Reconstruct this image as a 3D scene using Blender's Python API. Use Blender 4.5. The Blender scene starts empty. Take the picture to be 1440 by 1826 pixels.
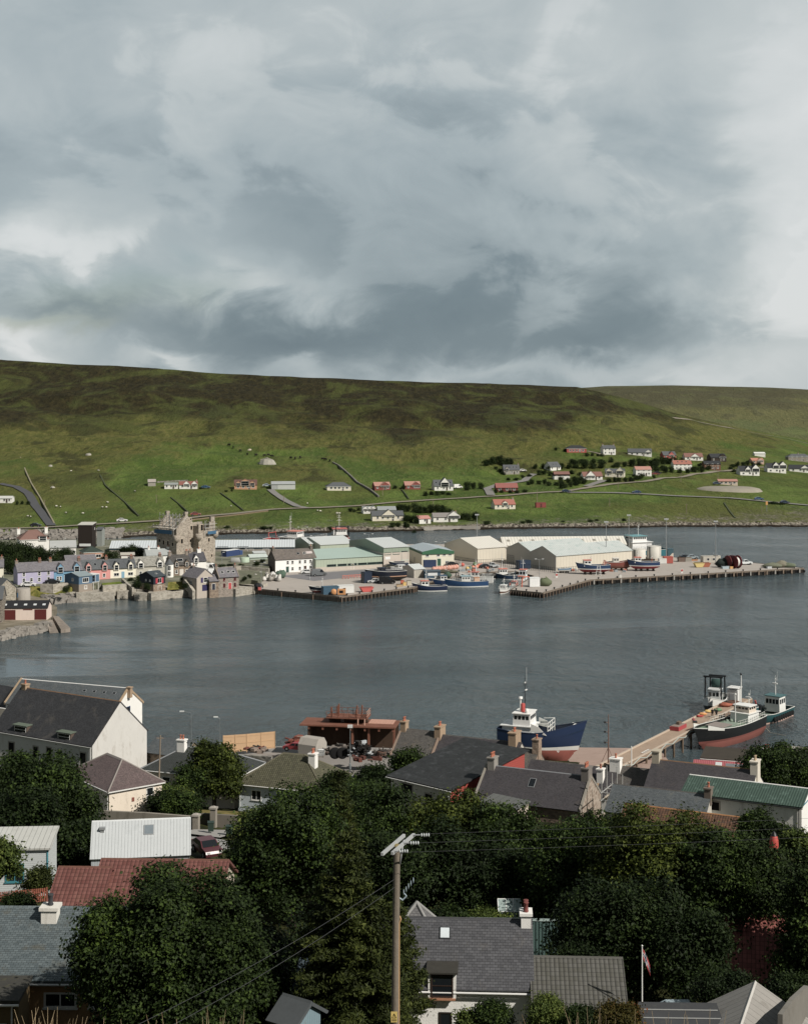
import bpy, math, random
import numpy as np
from mathutils import Vector, Matrix, noise as mnoise
R = math.radians
C = bpy.context.scene.collection
scn = bpy.context.scene
# ------------------------------------------------------------------ camera
F, H, YH = 2700.0, 67.0, 695.0        # focal length in photo pixels, eye height, horizon row
cd = bpy.data.cameras.new('camera'); cam = bpy.data.objects.new('camera', cd); C.objects.link(cam)
cam.location = (0, 0, H); cam.rotation_euler = (R(90), 0, 0)
cd.sensor_fit = 'VERTICAL'; cd.sensor_height = 24.0; cd.lens = 24.0 * F / 1826.0
cd.shift_y = -(913.0 - YH) / 1826.0
cd.clip_start = 0.5; cd.clip_end = 9000
scn.camera = cam
scn.view_settings.view_transform = 'Standard'; scn.view_settings.look = 'None'
scn.view_settings.exposure = 0.12; scn.view_settings.gamma = 1.0
# ------------------------------------------------------------------ sun and sky
SUN_AZ, SUN_EL = R(52), R(41)          # azimuth to the right of straight behind the camera
to_sun = Vector((math.sin(SUN_AZ) * math.cos(SUN_EL), -math.cos(SUN_AZ) * math.cos(SUN_EL), math.sin(SUN_EL)))
sd = bpy.data.lights.new('sun', 'SUN'); sd.energy = 4.5; sd.angle = R(0.6); sd.color = (1.0, 0.94, 0.85)
sun = bpy.data.objects.new('sun', sd); C.objects.link(sun)
sun.rotation_euler = (-to_sun).to_track_quat('-Z', 'Y').to_euler()

def lin(c): return c / 12.92 if c <= 0.04045 else ((c + 0.055) / 1.055) ** 2.4
def hx(s): return tuple(lin(int(s[i:i + 2], 16) / 255) for i in (0, 2, 4))

class NT:
    """small helper round a node tree"""
    def __init__(s, nt): s.nt = nt; s.nt.nodes.clear()
    def n(s, t, **k):
        nd = s.nt.nodes.new(t)
        for a, v in k.items(): setattr(nd, a, v)
        return nd
    def put(s, sock, v):
        if isinstance(v, bpy.types.NodeSocket): s.nt.links.new(v, sock)
        elif v is not None:
            try: sock.default_value = v
            except Exception: sock.default_value = tuple(v) + (1.0,)
    def m(s, op, a, b=None, c=None, clamp=False):
        nd = s.n('ShaderNodeMath', operation=op, use_clamp=clamp)
        for i, v in enumerate((a, b, c)):
            if v is not None: s.put(nd.inputs[i], v)
        return nd.outputs[0]
    def noise(s, vec, scale=1.0, detail=4, rough=.55, dist=0.0):
        nd = s.n('ShaderNodeTexNoise'); s.put(nd.inputs['Vector'], vec)
        nd.inputs['Scale'].default_value = scale; nd.inputs['Detail'].default_value = detail
        nd.inputs['Roughness'].default_value = rough; nd.inputs['Distortion'].default_value = dist
        return nd.outputs['Fac']
    def ramp(s, fac, stops, interp='LINEAR'):
        nd = s.n('ShaderNodeValToRGB'); nd.color_ramp.interpolation = interp; s.put(nd.inputs[0], fac)
        els = nd.color_ramp.elements
        while len(els) < len(stops): els.new(0.5)
        for e, (p, c) in zip(els, stops):
            e.position = p; e.color = tuple(c) + (1.0,) if not isinstance(c, (int, float)) else (c, c, c, 1)
        return nd.outputs[0]
    def mix(s, fac, a, b, mode='MIX'):
        nd = s.n('ShaderNodeMix', data_type='RGBA', blend_type=mode); s.put(nd.inputs['Factor'], fac)
        s.put(nd.inputs['A'], a if isinstance(a, bpy.types.NodeSocket) else tuple(a) + (1.0,))
        s.put(nd.inputs['B'], b if isinstance(b, bpy.types.NodeSocket) else tuple(b) + (1.0,))
        return nd.outputs['Result']
    def sstep(s, v, a, b):
        nd = s.n('ShaderNodeMapRange', interpolation_type='SMOOTHSTEP'); s.put(nd.inputs[0], v)
        nd.inputs[1].default_value = a; nd.inputs[2].default_value = b
        return nd.outputs[0]
    def vmap(s, vec, scale=(1, 1, 1), loc=(0, 0, 0), rot=(0, 0, 0)):
        nd = s.n('ShaderNodeMapping'); s.put(nd.inputs[0], vec)
        nd.inputs['Scale'].default_value = scale; nd.inputs['Location'].default_value = loc; nd.inputs['Rotation'].default_value = rot
        return nd.outputs[0]
    def pos(s): return s.n('ShaderNodeNewGeometry').outputs['Position']
    def uv(s): return s.n('ShaderNodeUVMap').outputs[0]

wd = bpy.data.worlds.new('World'); scn.world = wd; wd.use_nodes = True
w = NT(wd.node_tree)
sky = w.n('ShaderNodeTexSky', sky_type='NISHITA'); sky.sun_disc = False
sky.sun_elevation = SUN_EL; sky.sun_rotation = math.pi - SUN_AZ; sky.air_density = 1.0; sky.dust_density = 1.5
tc = w.n('ShaderNodeTexCoord').outputs['Generated']
sx = w.n('ShaderNodeSeparateXYZ'); w.put(sx.inputs[0], tc)
az = w.m('ARCTAN2', sx.outputs[0], sx.outputs[1]); el = w.m('ARCSINE', sx.outputs[2])
# cloud layer: noise on the direction projected on a flat layer overhead
den = w.m('ADD', w.m('MAXIMUM', sx.outputs[2], 0.0), 0.34)
cb = w.n('ShaderNodeCombineXYZ')
w.put(cb.inputs[0], w.m('MULTIPLY', az, 1.0)); w.put(cb.inputs[1], w.m('MULTIPLY', el, 1.55)); w.put(cb.inputs[2], w.m('MULTIPLY', den, .3))
n1 = w.noise(cb.outputs[0], 6.5, 10, .5, .5)
n2 = w.noise(w.vmap(cb.outputs[0], (1, 1, 1), (4.3, 7.7, 1)), 5.0, 6, .55)
n3 = w.noise(w.vmap(cb.outputs[0], (1, 1, 1), (14.3, 2.7, 3)), 17.0, 9, .56, .6)
azw = w.m('ADD', az, w.m('MULTIPLY', w.m('SUBTRACT', n1, .5), .16))
elw = w.m('ADD', el, w.m('MULTIPLY', w.m('SUBTRACT', n2, .5), .09))
elw = w.m('ADD', elw, w.m('MULTIPLY', w.m('SUBTRACT', n3, .5), .05))
def blob(px, py, sxp, syp):
    a = w.m('DIVIDE', w.m('SUBTRACT', azw, math.atan((px - 720) / F)), sxp / F)
    e = w.m('DIVIDE', w.m('SUBTRACT', elw, math.atan((YH - py) / F)), syp / F)
    return w.m('EXPONENT', w.m('MULTIPLY', w.m('ADD', w.m('MULTIPLY', a, a), w.m('MULTIPLY', e, e)), -.5))
val = w.m('ADD', .575, w.m('MULTIPLY', w.m('SUBTRACT', n1, .5), .50))
val = w.m('ADD', val, w.m('MULTIPLY', w.m('SUBTRACT', n3, .5), .24))
for px, py, a, b, k in ((840, 430, 260, 140, -.22), (820, 560, 420, 80, -.18), (90, 540, 130, 30, -.26), (300, 335, 190, 45, -.10),
                        (1150, 615, 300, 30, -.10), (450, 610, 170, 30, -.20), (600, 250, 220, 90, -.08),
                        (1400, 300, 150, 260, .36), (1260, 500, 170, 50, .20), (650, 30, 420, 90, .13), (1040, 120, 130, 70, .13),
                        (30, 600, 55, 26, .42), (240, 640, 70, 18, .34), (370, 515, 130, 34, .24), (560, 530, 70, 26, .20), (90, 425, 150, 26, .20),
                        (150, 200, 260, 40, .07), (1000, 672, 260, 16, .20), (535, 645, 24, 18, .22)):
    val = w.m('ADD', val, w.m('MULTIPLY', blob(px, py, a, b), k))
hard = w.m('ADD', blob(1440, 300, 170, 270), w.m('MULTIPLY', w.m('SUBTRACT', n3, .5), .9))      # crisper cloud edges, upper right and low left
val = w.m('ADD', val, w.m('MULTIPLY', w.sstep(hard, .46, .70), .09))
puff = w.m('ADD', w.m('MAXIMUM', w.m('MAXIMUM', blob(25, 590, 75, 30), blob(270, 645, 70, 16)), w.m('MAXIMUM', blob(370, 520, 130, 30), blob(90, 430, 150, 24))), w.m('MULTIPLY', w.m('SUBTRACT', n3, .5), 1.9))
val = w.m('ADD', val, w.m('MULTIPLY', w.sstep(puff, .50, .95), .13))
edge = w.sstep(w.m('ADD', n1, w.m('MULTIPLY', w.m('SUBTRACT', n3, .5), .35)), .50, .58)
val = w.m('ADD', val, w.m('MULTIPLY', w.m('SUBTRACT', edge, .5), .09))
ccol = w.ramp(val, [(0.0, hx('5b6b75')), (.25, hx('78868d')), (.5, hx('a0abaf')), (.72, hx('bac1c2')), (1.0, hx('d4d7d7'))])
bg1 = w.n('ShaderNodeBackground'); w.put(bg1.inputs[0], sky.outputs[0]); bg1.inputs[1].default_value = .08
bg2 = w.n('ShaderNodeBackground'); w.put(bg2.inputs[0], ccol); w.put(bg2.inputs[1], w.m('MULTIPLY', w.m('SUBTRACT', 1.0, w.m('MULTIPLY', w.sstep(el, .27, .62), .66)), w.m('SUBTRACT', 1.0, w.m('MULTIPLY', w.sstep(sx.outputs[1], .25, -.35), .35))))   # unseen sky dimmed overhead and behind the camera to cut ambient light
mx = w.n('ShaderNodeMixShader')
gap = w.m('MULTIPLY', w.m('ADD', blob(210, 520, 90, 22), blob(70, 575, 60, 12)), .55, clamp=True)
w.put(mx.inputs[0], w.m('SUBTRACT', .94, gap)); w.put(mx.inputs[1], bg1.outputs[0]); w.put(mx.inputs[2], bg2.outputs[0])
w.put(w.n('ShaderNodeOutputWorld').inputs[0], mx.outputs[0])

# ------------------------------------------------------------------ helpers
def X(px, D): return (px - 720.0) / F * D
def at(px, py, D): return Vector((X(px, D), D, H - (py - YH) / F * D))
def onz(px, py, z):
    D = (H - z) * F / (py - YH); return Vector((X(px, D), D, z))

def tag(o, label=None, cat=None, group=None, kind=None):
    if label: o['label'] = label
    if cat: o['category'] = cat
    if group: o['group'] = group
    if kind: o['kind'] = kind
    return o
def thing(name, label, cat, loc=(0, 0, 0), rot=0, group=None):
    o = bpy.data.objects.new(name, None); C.objects.link(o)
    o.location = loc; o.rotation_euler = (0, 0, rot); o.empty_display_size = .5
    return tag(o, label, cat, group)
def copy_tree(o, parent=None):
    c = o.copy(); C.objects.link(c)
    if parent is not None: c.parent = parent
    for ch in list(o.children): copy_tree(ch, c)
    return c

class MB:
    """collects shapes; build() links them as one mesh object"""
    def __init__(s): s.v = []; s.f = []; s.mi = []; s.mats = []; s.sm = []
    def slot(s, m):
        if m not in s.mats: s.mats.append(m)
        return s.mats.index(m)
    def add(s, vs, fs, m, smooth=False):
        b = len(s.v); k = s.slot(m); s.v += [tuple(p) for p in vs]
        for f in fs: s.f.append(tuple(b + i for i in f)); s.mi.append(k); s.sm.append(smooth)
        return s
    def box(s, c, d, m, rz=0.0, taper=1.0):
        x, y, z = d[0] / 2, d[1] / 2, d[2] / 2; cs, sn = math.cos(rz), math.sin(rz); vs = []
        for dz, t in ((-z, 1.0), (z, taper)):
            for dx, dy in ((-x, -y), (x, -y), (x, y), (-x, y)):
                dx *= t; dy *= t
                vs.append((c[0] + dx * cs - dy * sn, c[1] + dx * sn + dy * cs, c[2] + dz))
        return s.add(vs, [(3, 2, 1, 0), (4, 5, 6, 7), (0, 1, 5, 4), (1, 2, 6, 5), (2, 3, 7, 6), (3, 0, 4, 7)], m)
    def b2(s, lo, hi, m):
        return s.box([(a + b) / 2 for a, b in zip(lo, hi)], [abs(b - a) for a, b in zip(lo, hi)], m)
    def prism(s, poly, a, b, m, axis='x'):
        """poly of 2-D points extruded between a and b along axis (x: poly=(y,z); y: poly=(x,z); z: poly=(x,y))"""
        n = len(poly)
        def P(t, p): return (t, p[0], p[1]) if axis == 'x' else (p[0], t, p[1]) if axis == 'y' else (p[0], p[1], t)
        vs = [P(a, p) for p in poly] + [P(b, p) for p in poly]
        fs = [tuple(range(n))[::-1], tuple(range(n, 2 * n))] + [(i, (i + 1) % n, n + (i + 1) % n, n + i) for i in range(n)]
        return s.add(vs, fs, m)
    def slab(s, q, t, m):
        """quad (or polygon) of 3-D points thickened along its normal by t"""
        q = [Vector(p) for p in q]; nn = (q[1] - q[0]).cross(q[-1] - q[0]).normalized()
        n = len(q); vs = q + [p + nn * t for p in q]
        return s.add(vs, [tuple(range(n))[::-1], tuple(range(n, 2 * n))] + [(i, (i + 1) % n, n + (i + 1) % n, n + i) for i in range(n)], m)
    def tube(s, p, q, r, m, r2=None, n=6, smooth=True):
        p, q = Vector(p), Vector(q); d = (q - p)
        if d.length < 1e-6: return s
        d.normalize(); u = d.orthogonal().normalized(); v = d.cross(u); r2 = r if r2 is None else r2
        vs = []
        for c, rr in ((p, r), (q, r2)):
            for i in range(n):
                a = 2 * math.pi * i / n; vs.append(c + (u * math.cos(a) + v * math.sin(a)) * rr)
        s.add(vs, [(i, (i + 1) % n, n + (i + 1) % n, n + i) for i in range(n)], m, smooth)
        return s.add(vs, [tuple(range(n))[::-1], tuple(range(n, 2 * n))], m)
    def path(s, pts, r, m, n=5):
        for a, b in zip(pts[:-1], pts[1:]): s.tube(a, b, r, m, n=n)
        return s
    def lathe(s, c, prof, m, n=16, axis='z'):
        vs = []; k = len(prof)
        for r, h in prof:
            for i in range(n):
                a = 2 * math.pi * i / n; x, y = r * math.cos(a), r * math.sin(a)
                vs.append((c[0] + x, c[1] + y, c[2] + h) if axis == 'z' else (c[0] + x, c[1] + h, c[2] + y) if axis == 'y' else (c[0] + h, c[1] + x, c[2] + y))
        fs = [(j * n + i, j * n + (i + 1) % n, (j + 1) * n + (i + 1) % n, (j + 1) * n + i) for j in range(k - 1) for i in range(n)]
        s.add(vs, fs, m, True)
        return s.add(vs, [tuple(range(n))[::-1], tuple(range((k - 1) * n, k * n))], m)
    def ball(s, c, r, m, n=10, sq=(1, 1, 1)):
        vs = []; k = max(4, n // 2)
        for j in range(k + 1):
            th = math.pi * j / k
            for i in range(n):
                a = 2 * math.pi * i / n
                vs.append((c[0] + r * sq[0] * math.sin(th) * math.cos(a), c[1] + r * sq[1] * math.sin(th) * math.sin(a), c[2] - r * sq[2] * math.cos(th)))
        return s.add(vs, [(j * n + i, j * n + (i + 1) % n, (j + 1) * n + (i + 1) % n, (j + 1) * n + i) for j in range(k) for i in range(n)], m, True)
    def mesh(s, name):
        me = bpy.data.meshes.new(name); me.from_pydata(s.v, [], s.f)
        for m in s.mats: me.materials.append(m)
        me.polygons.foreach_set('material_index', s.mi); me.polygons.foreach_set('use_smooth', s.sm)
        uvl = me.uv_layers.new(name='UVMap'); co = [Vector(v) for v in s.v]; dat = np.zeros(len(me.loops) * 2)
        up = Vector((0, 0, 1))
        for p in me.polygons:
            nn = p.normal; u = up.cross(nn)
            if u.length < .05: u = Vector((1, 0, 0)); vv = Vector((0, 1, 0))
            else: u.normalize(); vv = nn.cross(u)
            for li in p.loop_indices:
                c = co[me.loops[li].vertex_index]; dat[2 * li] = c.dot(u); dat[2 * li + 1] = c.dot(vv)
        uvl.data.foreach_set('uv', dat)
        return me
    def build(s, name, parent=None, loc=None, rot=0):
        o = bpy.data.objects.new(name, s.mesh(name)); C.objects.link(o)
        if parent is not None: o.parent = parent
        if loc is not None: o.location = loc; o.rotation_euler = (0, 0, rot)
        return o

# ------------------------------------------------------------------ materials
_mc = {}
def muted(s, k=.28):
    c = hx(s); l = .3 * c[0] + .55 * c[1] + .15 * c[2]; return tuple(v * (1 - k) + l * k for v in c)
def mat(col, rough=.85, var=.18, vs=.6, bump=.0, bs=12.0, metal=0.0, tex=None, col2=None, dirt=0.0, dirtcol=None, a=.26, b=.165, spec=.3, key=None):
    """procedural surface: base colour with large and small noise; tex adds courses, tiles, corrugation, planks or stones"""
    k = (col, rough, var, vs, bump, bs, metal, tex, col2, dirt, dirtcol, a, b, spec)
    if k in _mc: return _mc[k]
    m = bpy.data.materials.new('mat_' + (tex or 'plain') + '_' + str(len(_mc))); m.use_nodes = True
    t = NT(m.node_tree); c = muted(col)
    pr = t.n('ShaderNodeBsdfPrincipled'); pr.inputs['Roughness'].default_value = rough; pr.inputs['Metallic'].default_value = metal
    pr.inputs['Specular IOR Level'].default_value = spec
    P = t.pos(); base = c; hgt = None
    UV = t.uv()
    if tex in ('slate', 'stone', 'block'):
        br = t.n('ShaderNodeTexBrick'); t.put(br.inputs['Vector'], UV if tex != 'stone' else t.vmap(UV, (1, 1, 1)))
        br.offset = .5; br.inputs['Scale'].default_value = 1.0
        br.inputs['Brick Width'].default_value = a; br.inputs['Row Height'].default_value = b
        br.inputs['Mortar Size'].default_value = .012 if tex == 'slate' else .02; br.inputs['Mortar Smooth'].default_value = .3; br.inputs['Bias'].default_value = -.1
        c2 = muted(col2) if col2 else tuple(x * .62 for x in c)
        br.inputs['Color1'].default_value = c + (1,); br.inputs['Color2'].default_value = c2 + (1,)
        br.inputs['Mortar'].default_value = tuple(x * .3 for x in c) + (1,) if tex == 'slate' else tuple(x * .7 for x in c2) + (1,)
        base = br.outputs[0]; hgt = t.m('SUBTRACT', 1.0, br.outputs[1])
        if tex == 'slate':   # each course tilts up to its lower edge
            sp = t.n('ShaderNodeSeparateXYZ'); t.put(sp.inputs[0], UV)
            fr = t.m('FRACT', t.m('DIVIDE', sp.outputs[1], b)); hgt = t.m('ADD', t.m('MULTIPLY', hgt, .6), t.m('SUBTRACT', 1.0, fr))
    elif tex == 'rubble':
        vo = t.n('ShaderNodeTexVoronoi'); t.put(vo.inputs['Vector'], t.vmap(P, (1 / a, 1 / a, 1 / b))); vo.inputs['Scale'].default_value = 1.0
        hs = t.n('ShaderNodeSeparateColor'); t.put(hs.inputs[0], vo.outputs['Color'])
        c2 = muted(col2) if col2 else tuple(x * .45 for x in c)
        base = t.mix(hs.outputs[0], c, c2); hgt = t.m('SUBTRACT', 1.0, vo.outputs['Distance'])
        ed = t.sstep(vo.outputs['Distance'], .45, .75); base = t.mix(t.m('MULTIPLY', ed, .35), base, tuple(min(1, x * 1.25) for x in c))
    elif tex == 'tile':      # pantiles: rolls across, courses down the slope
        sp = t.n('ShaderNodeSeparateXYZ'); t.put(sp.inputs[0], UV)
        fu = t.m('FRACT', t.m('DIVIDE', sp.outputs[0], a)); fv = t.m('FRACT', t.m('DIVIDE', sp.outputs[1], b))
        roll = t.m('SINE', t.m('MULTIPLY', fu, math.pi)); lip = t.sstep(fv, .0, .16)
        hgt = t.m('ADD', t.m('MULTIPLY', roll, 1.0), t.m('MULTIPLY', t.m('SUBTRACT', 1.0, fv), .8))
        g = t.m('MULTIPLY', t.sstep(roll, .0, .45), lip)
        br = t.n('ShaderNodeTexWhiteNoise'); br.noise_dimensions = '2D'
        fl = t.n('ShaderNodeVectorMath', operation='FLOOR'); t.put(fl.inputs[0], t.vmap(UV, (1 / a, 1 / b, 1))); t.put(br.inputs['Vector'], fl.outputs[0])
        one = t.mix(br.outputs[0], c, muted(col2) if col2 else tuple(x * .75 for x in c))
        base = t.mix(g, tuple(x * .35 for x in c), one)
    elif tex in ('corr', 'plank', 'vplank'):
        sp = t.n('ShaderNodeSeparateXYZ'); t.put(sp.inputs[0], UV)
        ax = sp.outputs[1] if tex == 'plank' else sp.outputs[0]
        fu = t.m('FRACT', t.m('DIVIDE', ax, a))
        if tex == 'corr': hgt = t.m('SINE', t.m('MULTIPLY', fu, 2 * math.pi)); g = t.m('MULTIPLY', t.m('ADD', hgt, 1), .5)
        else: hgt = t.m('MINIMUM', t.sstep(fu, 0, .12), 1.0); g = hgt
        base = t.mix(g, tuple(x * (.78 if tex == 'corr' else .5) for x in c), c)
    nz = t.noise(P, vs, 6, .65)
    nf = t.noise(P, vs * 9, 4, .6)
    v = t.m('ADD', t.m('MULTIPLY', t.m('SUBTRACT', nz, .5), 2 * var), t.m('MULTIPLY', t.m('SUBTRACT', nf, .5), 1.3 * var))
    v = t.m('ADD', 1.0, v)
    vm = t.n('ShaderNodeVectorMath', operation='SCALE')
    if isinstance(base, bpy.types.NodeSocket): t.put(vm.inputs[0], base)
    else: vm.inputs[0].default_value = base
    t.put(vm.inputs['Scale'], v); out = vm.outputs[0]
    if dirt > 0:
        dn = t.noise(t.vmap(P, (1, 1, .45)), vs * 1.7 + .15, 8, .7, .4)
        out = t.mix(t.m('MULTIPLY', t.sstep(dn, .52, .70), dirt), out, hx(dirtcol or '5b554a'))
    t.put(pr.inputs['Base Color'], out)
    if bump > 0 or hgt is not None:
        bp = t.n('ShaderNodeBump'); bp.inputs['Strength'].default_value = bump if bump > 0 else .5
        bp.inputs['Distance'].default_value = .04
        hh = hgt if hgt is not None else t.noise(P, bs, 4, .6)
        if hgt is not None: hh = t.m('ADD', hgt, t.m('MULTIPLY', t.noise(P, bs, 3, .6), .5))
        t.put(bp.inputs['Height'], hh); t.put(pr.inputs['Normal'], bp.outputs[0])
    t.put(t.n('ShaderNodeOutputMaterial').inputs[0], pr.outputs[0])
    _mc[k] = m; return m
def paint(col, rough=.45): return mat(col, rough, .10, .9, spec=.4)
def metal(col='8f9496', rough=.45): return mat(col, rough, .12, 1.2, metal=.4)
def harl(col, dirt=.25): return mat(col, .92, .07, .5, bump=.25, bs=14, dirt=dirt, dirtcol='6d675c', spec=.15)
SLATE = mat('4a4c50', .55, .22, .5, bump=.6, tex='slate', col2='35373b', dirt=.25, dirtcol='6b6a60')
SLATE2 = mat('565455', .6, .25, .4, bump=.6, tex='slate', col2='403e41', dirt=.35, dirtcol='72695c')
SLATEB = mat('3a3c40', .6, .3, .35, bump=.6, tex='slate', col2='2b2d30', dirt=.3, dirtcol='57574f')
SLATEF = mat('6a6a6e', .7, .2, .3, bump=.4, tex='slate', a=.6, b=.4, col2='55555a', dirt=.2)      # far town roofs
RED_ROOF = mat('7d4a41', .8, .16, .4, bump=.7, tex='tile', a=.30, b=.34, col2='6b3831', dirt=.25, dirtcol='4c3a2a')
FAR_RED = mat('84594e', .85, .12, .2)
FAR_GREY = mat('55595d', .8, .14, .2)
def make_glass():
    m = bpy.data.materials.new('window_glass'); m.use_nodes = True; t = NT(m.node_tree)
    pr = t.n('ShaderNodeBsdfPrincipled'); pr.inputs['Base Color'].default_value = (.012, .015, .018, 1); pr.inputs['Roughness'].default_value = .08
    pr.inputs['Specular IOR Level'].default_value = .5
    bp = t.n('ShaderNodeBump'); bp.inputs['Strength'].default_value = .05; t.put(bp.inputs['Height'], t.noise(t.pos(), 1.5, 2)); t.put(pr.inputs['Normal'], bp.outputs[0])
    t.put(t.n('ShaderNodeOutputMaterial').inputs[0], pr.outputs[0]); return m
GLASS = make_glass()
WHITE = paint('dcdcd8'); BLACKP = paint('17181a'); RUST = mat('8a4a2f', .9, .4, .6, bump=.3, bs=20, dirt=.6, dirtcol='40231a')
WOOD = mat('8a7a66', .85, .2, 1.0, tex='vplank', a=.16); STEEL = metal('9a9ea0'); DSTEEL = metal('3c4043'); CONC = mat('9a9389', .9, .14, .35, bump=.2, bs=18, dirt=.4, dirtcol='5f594f')
STONE = mat('8f8678', .95, .12, .5, bump=.7, tex='rubble', a=.55, b=.3, col2='5a5249')
DYKE = mat('8a867c', .95, .2, .5, bump=.8, tex='rubble', a=.5, b=.3, col2='4b4842')
# ------------------------------------------------------------------ terrain heights
def _h(ix, iy):
    n = (ix * 374761393 + iy * 668265263) & 0xFFFFFFFF
    n = ((n ^ (n >> 13)) * 1274126177) & 0xFFFFFFFF
    return ((n ^ (n >> 16)) & 0xFFFF) / 65535.0
def vnoise(x, y):
    x = np.asarray(x, float); y = np.asarray(y, float)
    ix = np.floor(x).astype(np.int64); iy = np.floor(y).astype(np.int64); fx = x - ix; fy = y - iy
    fx = fx * fx * (3 - 2 * fx); fy = fy * fy * (3 - 2 * fy)
    return (_h(ix, iy) * (1 - fx) + _h(ix + 1, iy) * fx) * (1 - fy) + (_h(ix, iy + 1) * (1 - fx) + _h(ix + 1, iy + 1) * fx) * fy
def fbm(x, y, o=4):
    s = 0; a = .5
    for i in range(o): s = s + a * vnoise(x * 2 ** i + 17 * i, y * 2 ** i - 9 * i); a *= .5
    return s
def ss(a, b, x):
    t = np.clip((x - a) / (b - a), 0, 1); return t * t * (3 - 2 * t)
SH_PX = [-1500, 0, 210, 300, 400, 560, 760, 900, 1200, 1440, 3000]
SH_D = [640, 677, 684, 696, 701, 709, 720, 729, 738, 741, 760]
RG_PX = [-1500, 0, 360, 720, 1030, 1120, 1200, 1320, 1440, 1700, 3000]
RG_Z = [112, 93.5, 83, 74, 68, 56, 42, 24, 9.5, 5, 4]
def hfar(x, D):
    x = np.asarray(x, float); D = np.asarray(D, float); px = 720 + F * x / D
    s = np.interp(px, SH_PX, SH_D) + 5 * (fbm(x / 14, D * 0 + 3, 3) - .45); zr = np.interp(px, RG_PX, RG_Z)
    t = (D - s) / 780.0; tt = np.clip(t, 0, 1.0)
    body = zr * (tt ** 1.95 * .93 + .07 * tt)
    over = np.clip(t - 1.0, 0, 9); body = body - zr * .45 * np.minimum(over, 1.2)
    n = (fbm(x / 90, D / 70, 4) - .47) * 19 * ss(.12, .6, t) + (fbm(x / 28, D / 22, 3) - .45) * 3.0 * ss(.1, .5, t) + (fbm(x / 40, D / 40, 2) - .4) * 1.6 * ss(.0, .1, t)
    n = n * np.clip(zr / 60, .12, 1) * (1 - .75 * ss(.85, 1.0, t))
    bank = 1.9 * ss(0, 8, D - s) - 2.5 * ss(0, 22, s - D)
    rock = (fbm(x / 2.2, D / 2.2, 2) - .4) * 2.0 * ss(-3, 0, D - s) * (1 - ss(5, 10, D - s))
    return bank + body + n + rock
def hback(x, D):
    x = np.asarray(x, float); D = np.asarray(D, float); px = 720 + F * x / D
    zt = np.interp(px, [-1500, 700, 900, 1030, 1080, 1200, 1320, 1400, 1440, 1800, 3000], [20, 20, 45, 69.5, 73, 74, 72, 70, 67, 62, 50])
    t = np.clip((D - 1700) / 900, 0, 1)
    return 2 + (zt - 2) * (t * t * (3 - 2 * t)) ** .9 + (fbm(x / 120, D / 110, 4) - .47) * 16 * ss(0, .4, t) * (1 - .75 * ss(.8, 1, t)) - 20 * ss(2600, 3400, D)
def grid(name, fx, Ds, pxs, material):
    D, PX = np.meshgrid(np.array(Ds, float), np.array(pxs, float), indexing='ij')
    x = (PX - 720) / F * D; z = fx(x, D); n, m = D.shape
    co = np.stack([x, D, z], -1).reshape(-1, 3)
    i = np.arange((n - 1) * (m - 1)); r = i // (m - 1); c = i % (m - 1); a = r * m + c
    f = np.stack([a, a + 1, a + m + 1, a + m], -1)
    return npmesh(name, co, f, material, True)
def npmesh(name, co, f, material, smooth=False, parent=None):
    me = bpy.data.meshes.new(name); k = f.shape[1]
    me.vertices.add(len(co)); me.vertices.foreach_set('co', np.ascontiguousarray(co, dtype=np.float32).ravel())
    me.loops.add(f.size); me.loops.foreach_set('vertex_index', f.astype(np.int32).ravel())
    me.polygons.add(len(f)); me.polygons.foreach_set('loop_start', np.arange(0, f.size, k, dtype=np.int32))
    me.polygons.foreach_set('use_smooth', np.full(len(f), smooth))
    me.materials.append(material); me.update(calc_edges=True); me.validate()
    o = bpy.data.objects.new(name, me); C.objects.link(o)
    if parent is not None: o.parent = parent
    return o
NB_D = [-30, 0, 18, 40, 57, 80, 95, 115, 125, 140, 165, 190, 215, 255, 283, 290, 300, 330]
NB_L = [70, 65.4, 58, 47.5, 41, 32.2, 29, 26.8, 25.2, 21.5, 17.6, 13.2, 8.3, 3.0, 1.6, .3, -2.5, -4]
NB_R = [70, 65.4, 57.5, 46.5, 39, 29.5, 25.8, 23.2, 22, 19.8, 16, 12.0, 7.6, 2.9, 1.6, .3, -2.5, -4]
def hnear(x, D):
    x = np.asarray(x, float); D = np.asarray(D, float); px = 720 + F * x / np.maximum(D, 8)
    sh = np.interp(px, [-500, 500, 800, 950, 1100, 2500], [279, 279, 279, 275, 264, 262])
    Ds = np.where(D > 190, 190 + (D - 190) * 97 / (sh - 190), D)
    k = ss(250, 520, px)
    z = np.interp(Ds, NB_D, NB_L) * (1 - k) + np.interp(Ds, NB_D, NB_R) * k
    return z + (fbm(x / 9, D / 9, 3) - .45) * .9 * (1 - ss(240, 270, Ds))
def hit(px, py, lo=700.0, hi=2900.0, fn=None):
    """where the view ray through a photo pixel meets the far hillside"""
    fn = fn or hfar; D = np.arange(lo, hi, .5); zr = H - (py - YH) / F * D; g = fn((px - 720) / F * D, D)
    i = np.argmax(g >= zr); d = D[i] if g[i] >= zr[i] else hi
    x = (px - 720) / F * d
    return Vector((x, d, float(fn(x, d))))
def near(px, D):
    return Vector((X(px, D), D, float(hnear(X(px, D), D))))

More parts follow.
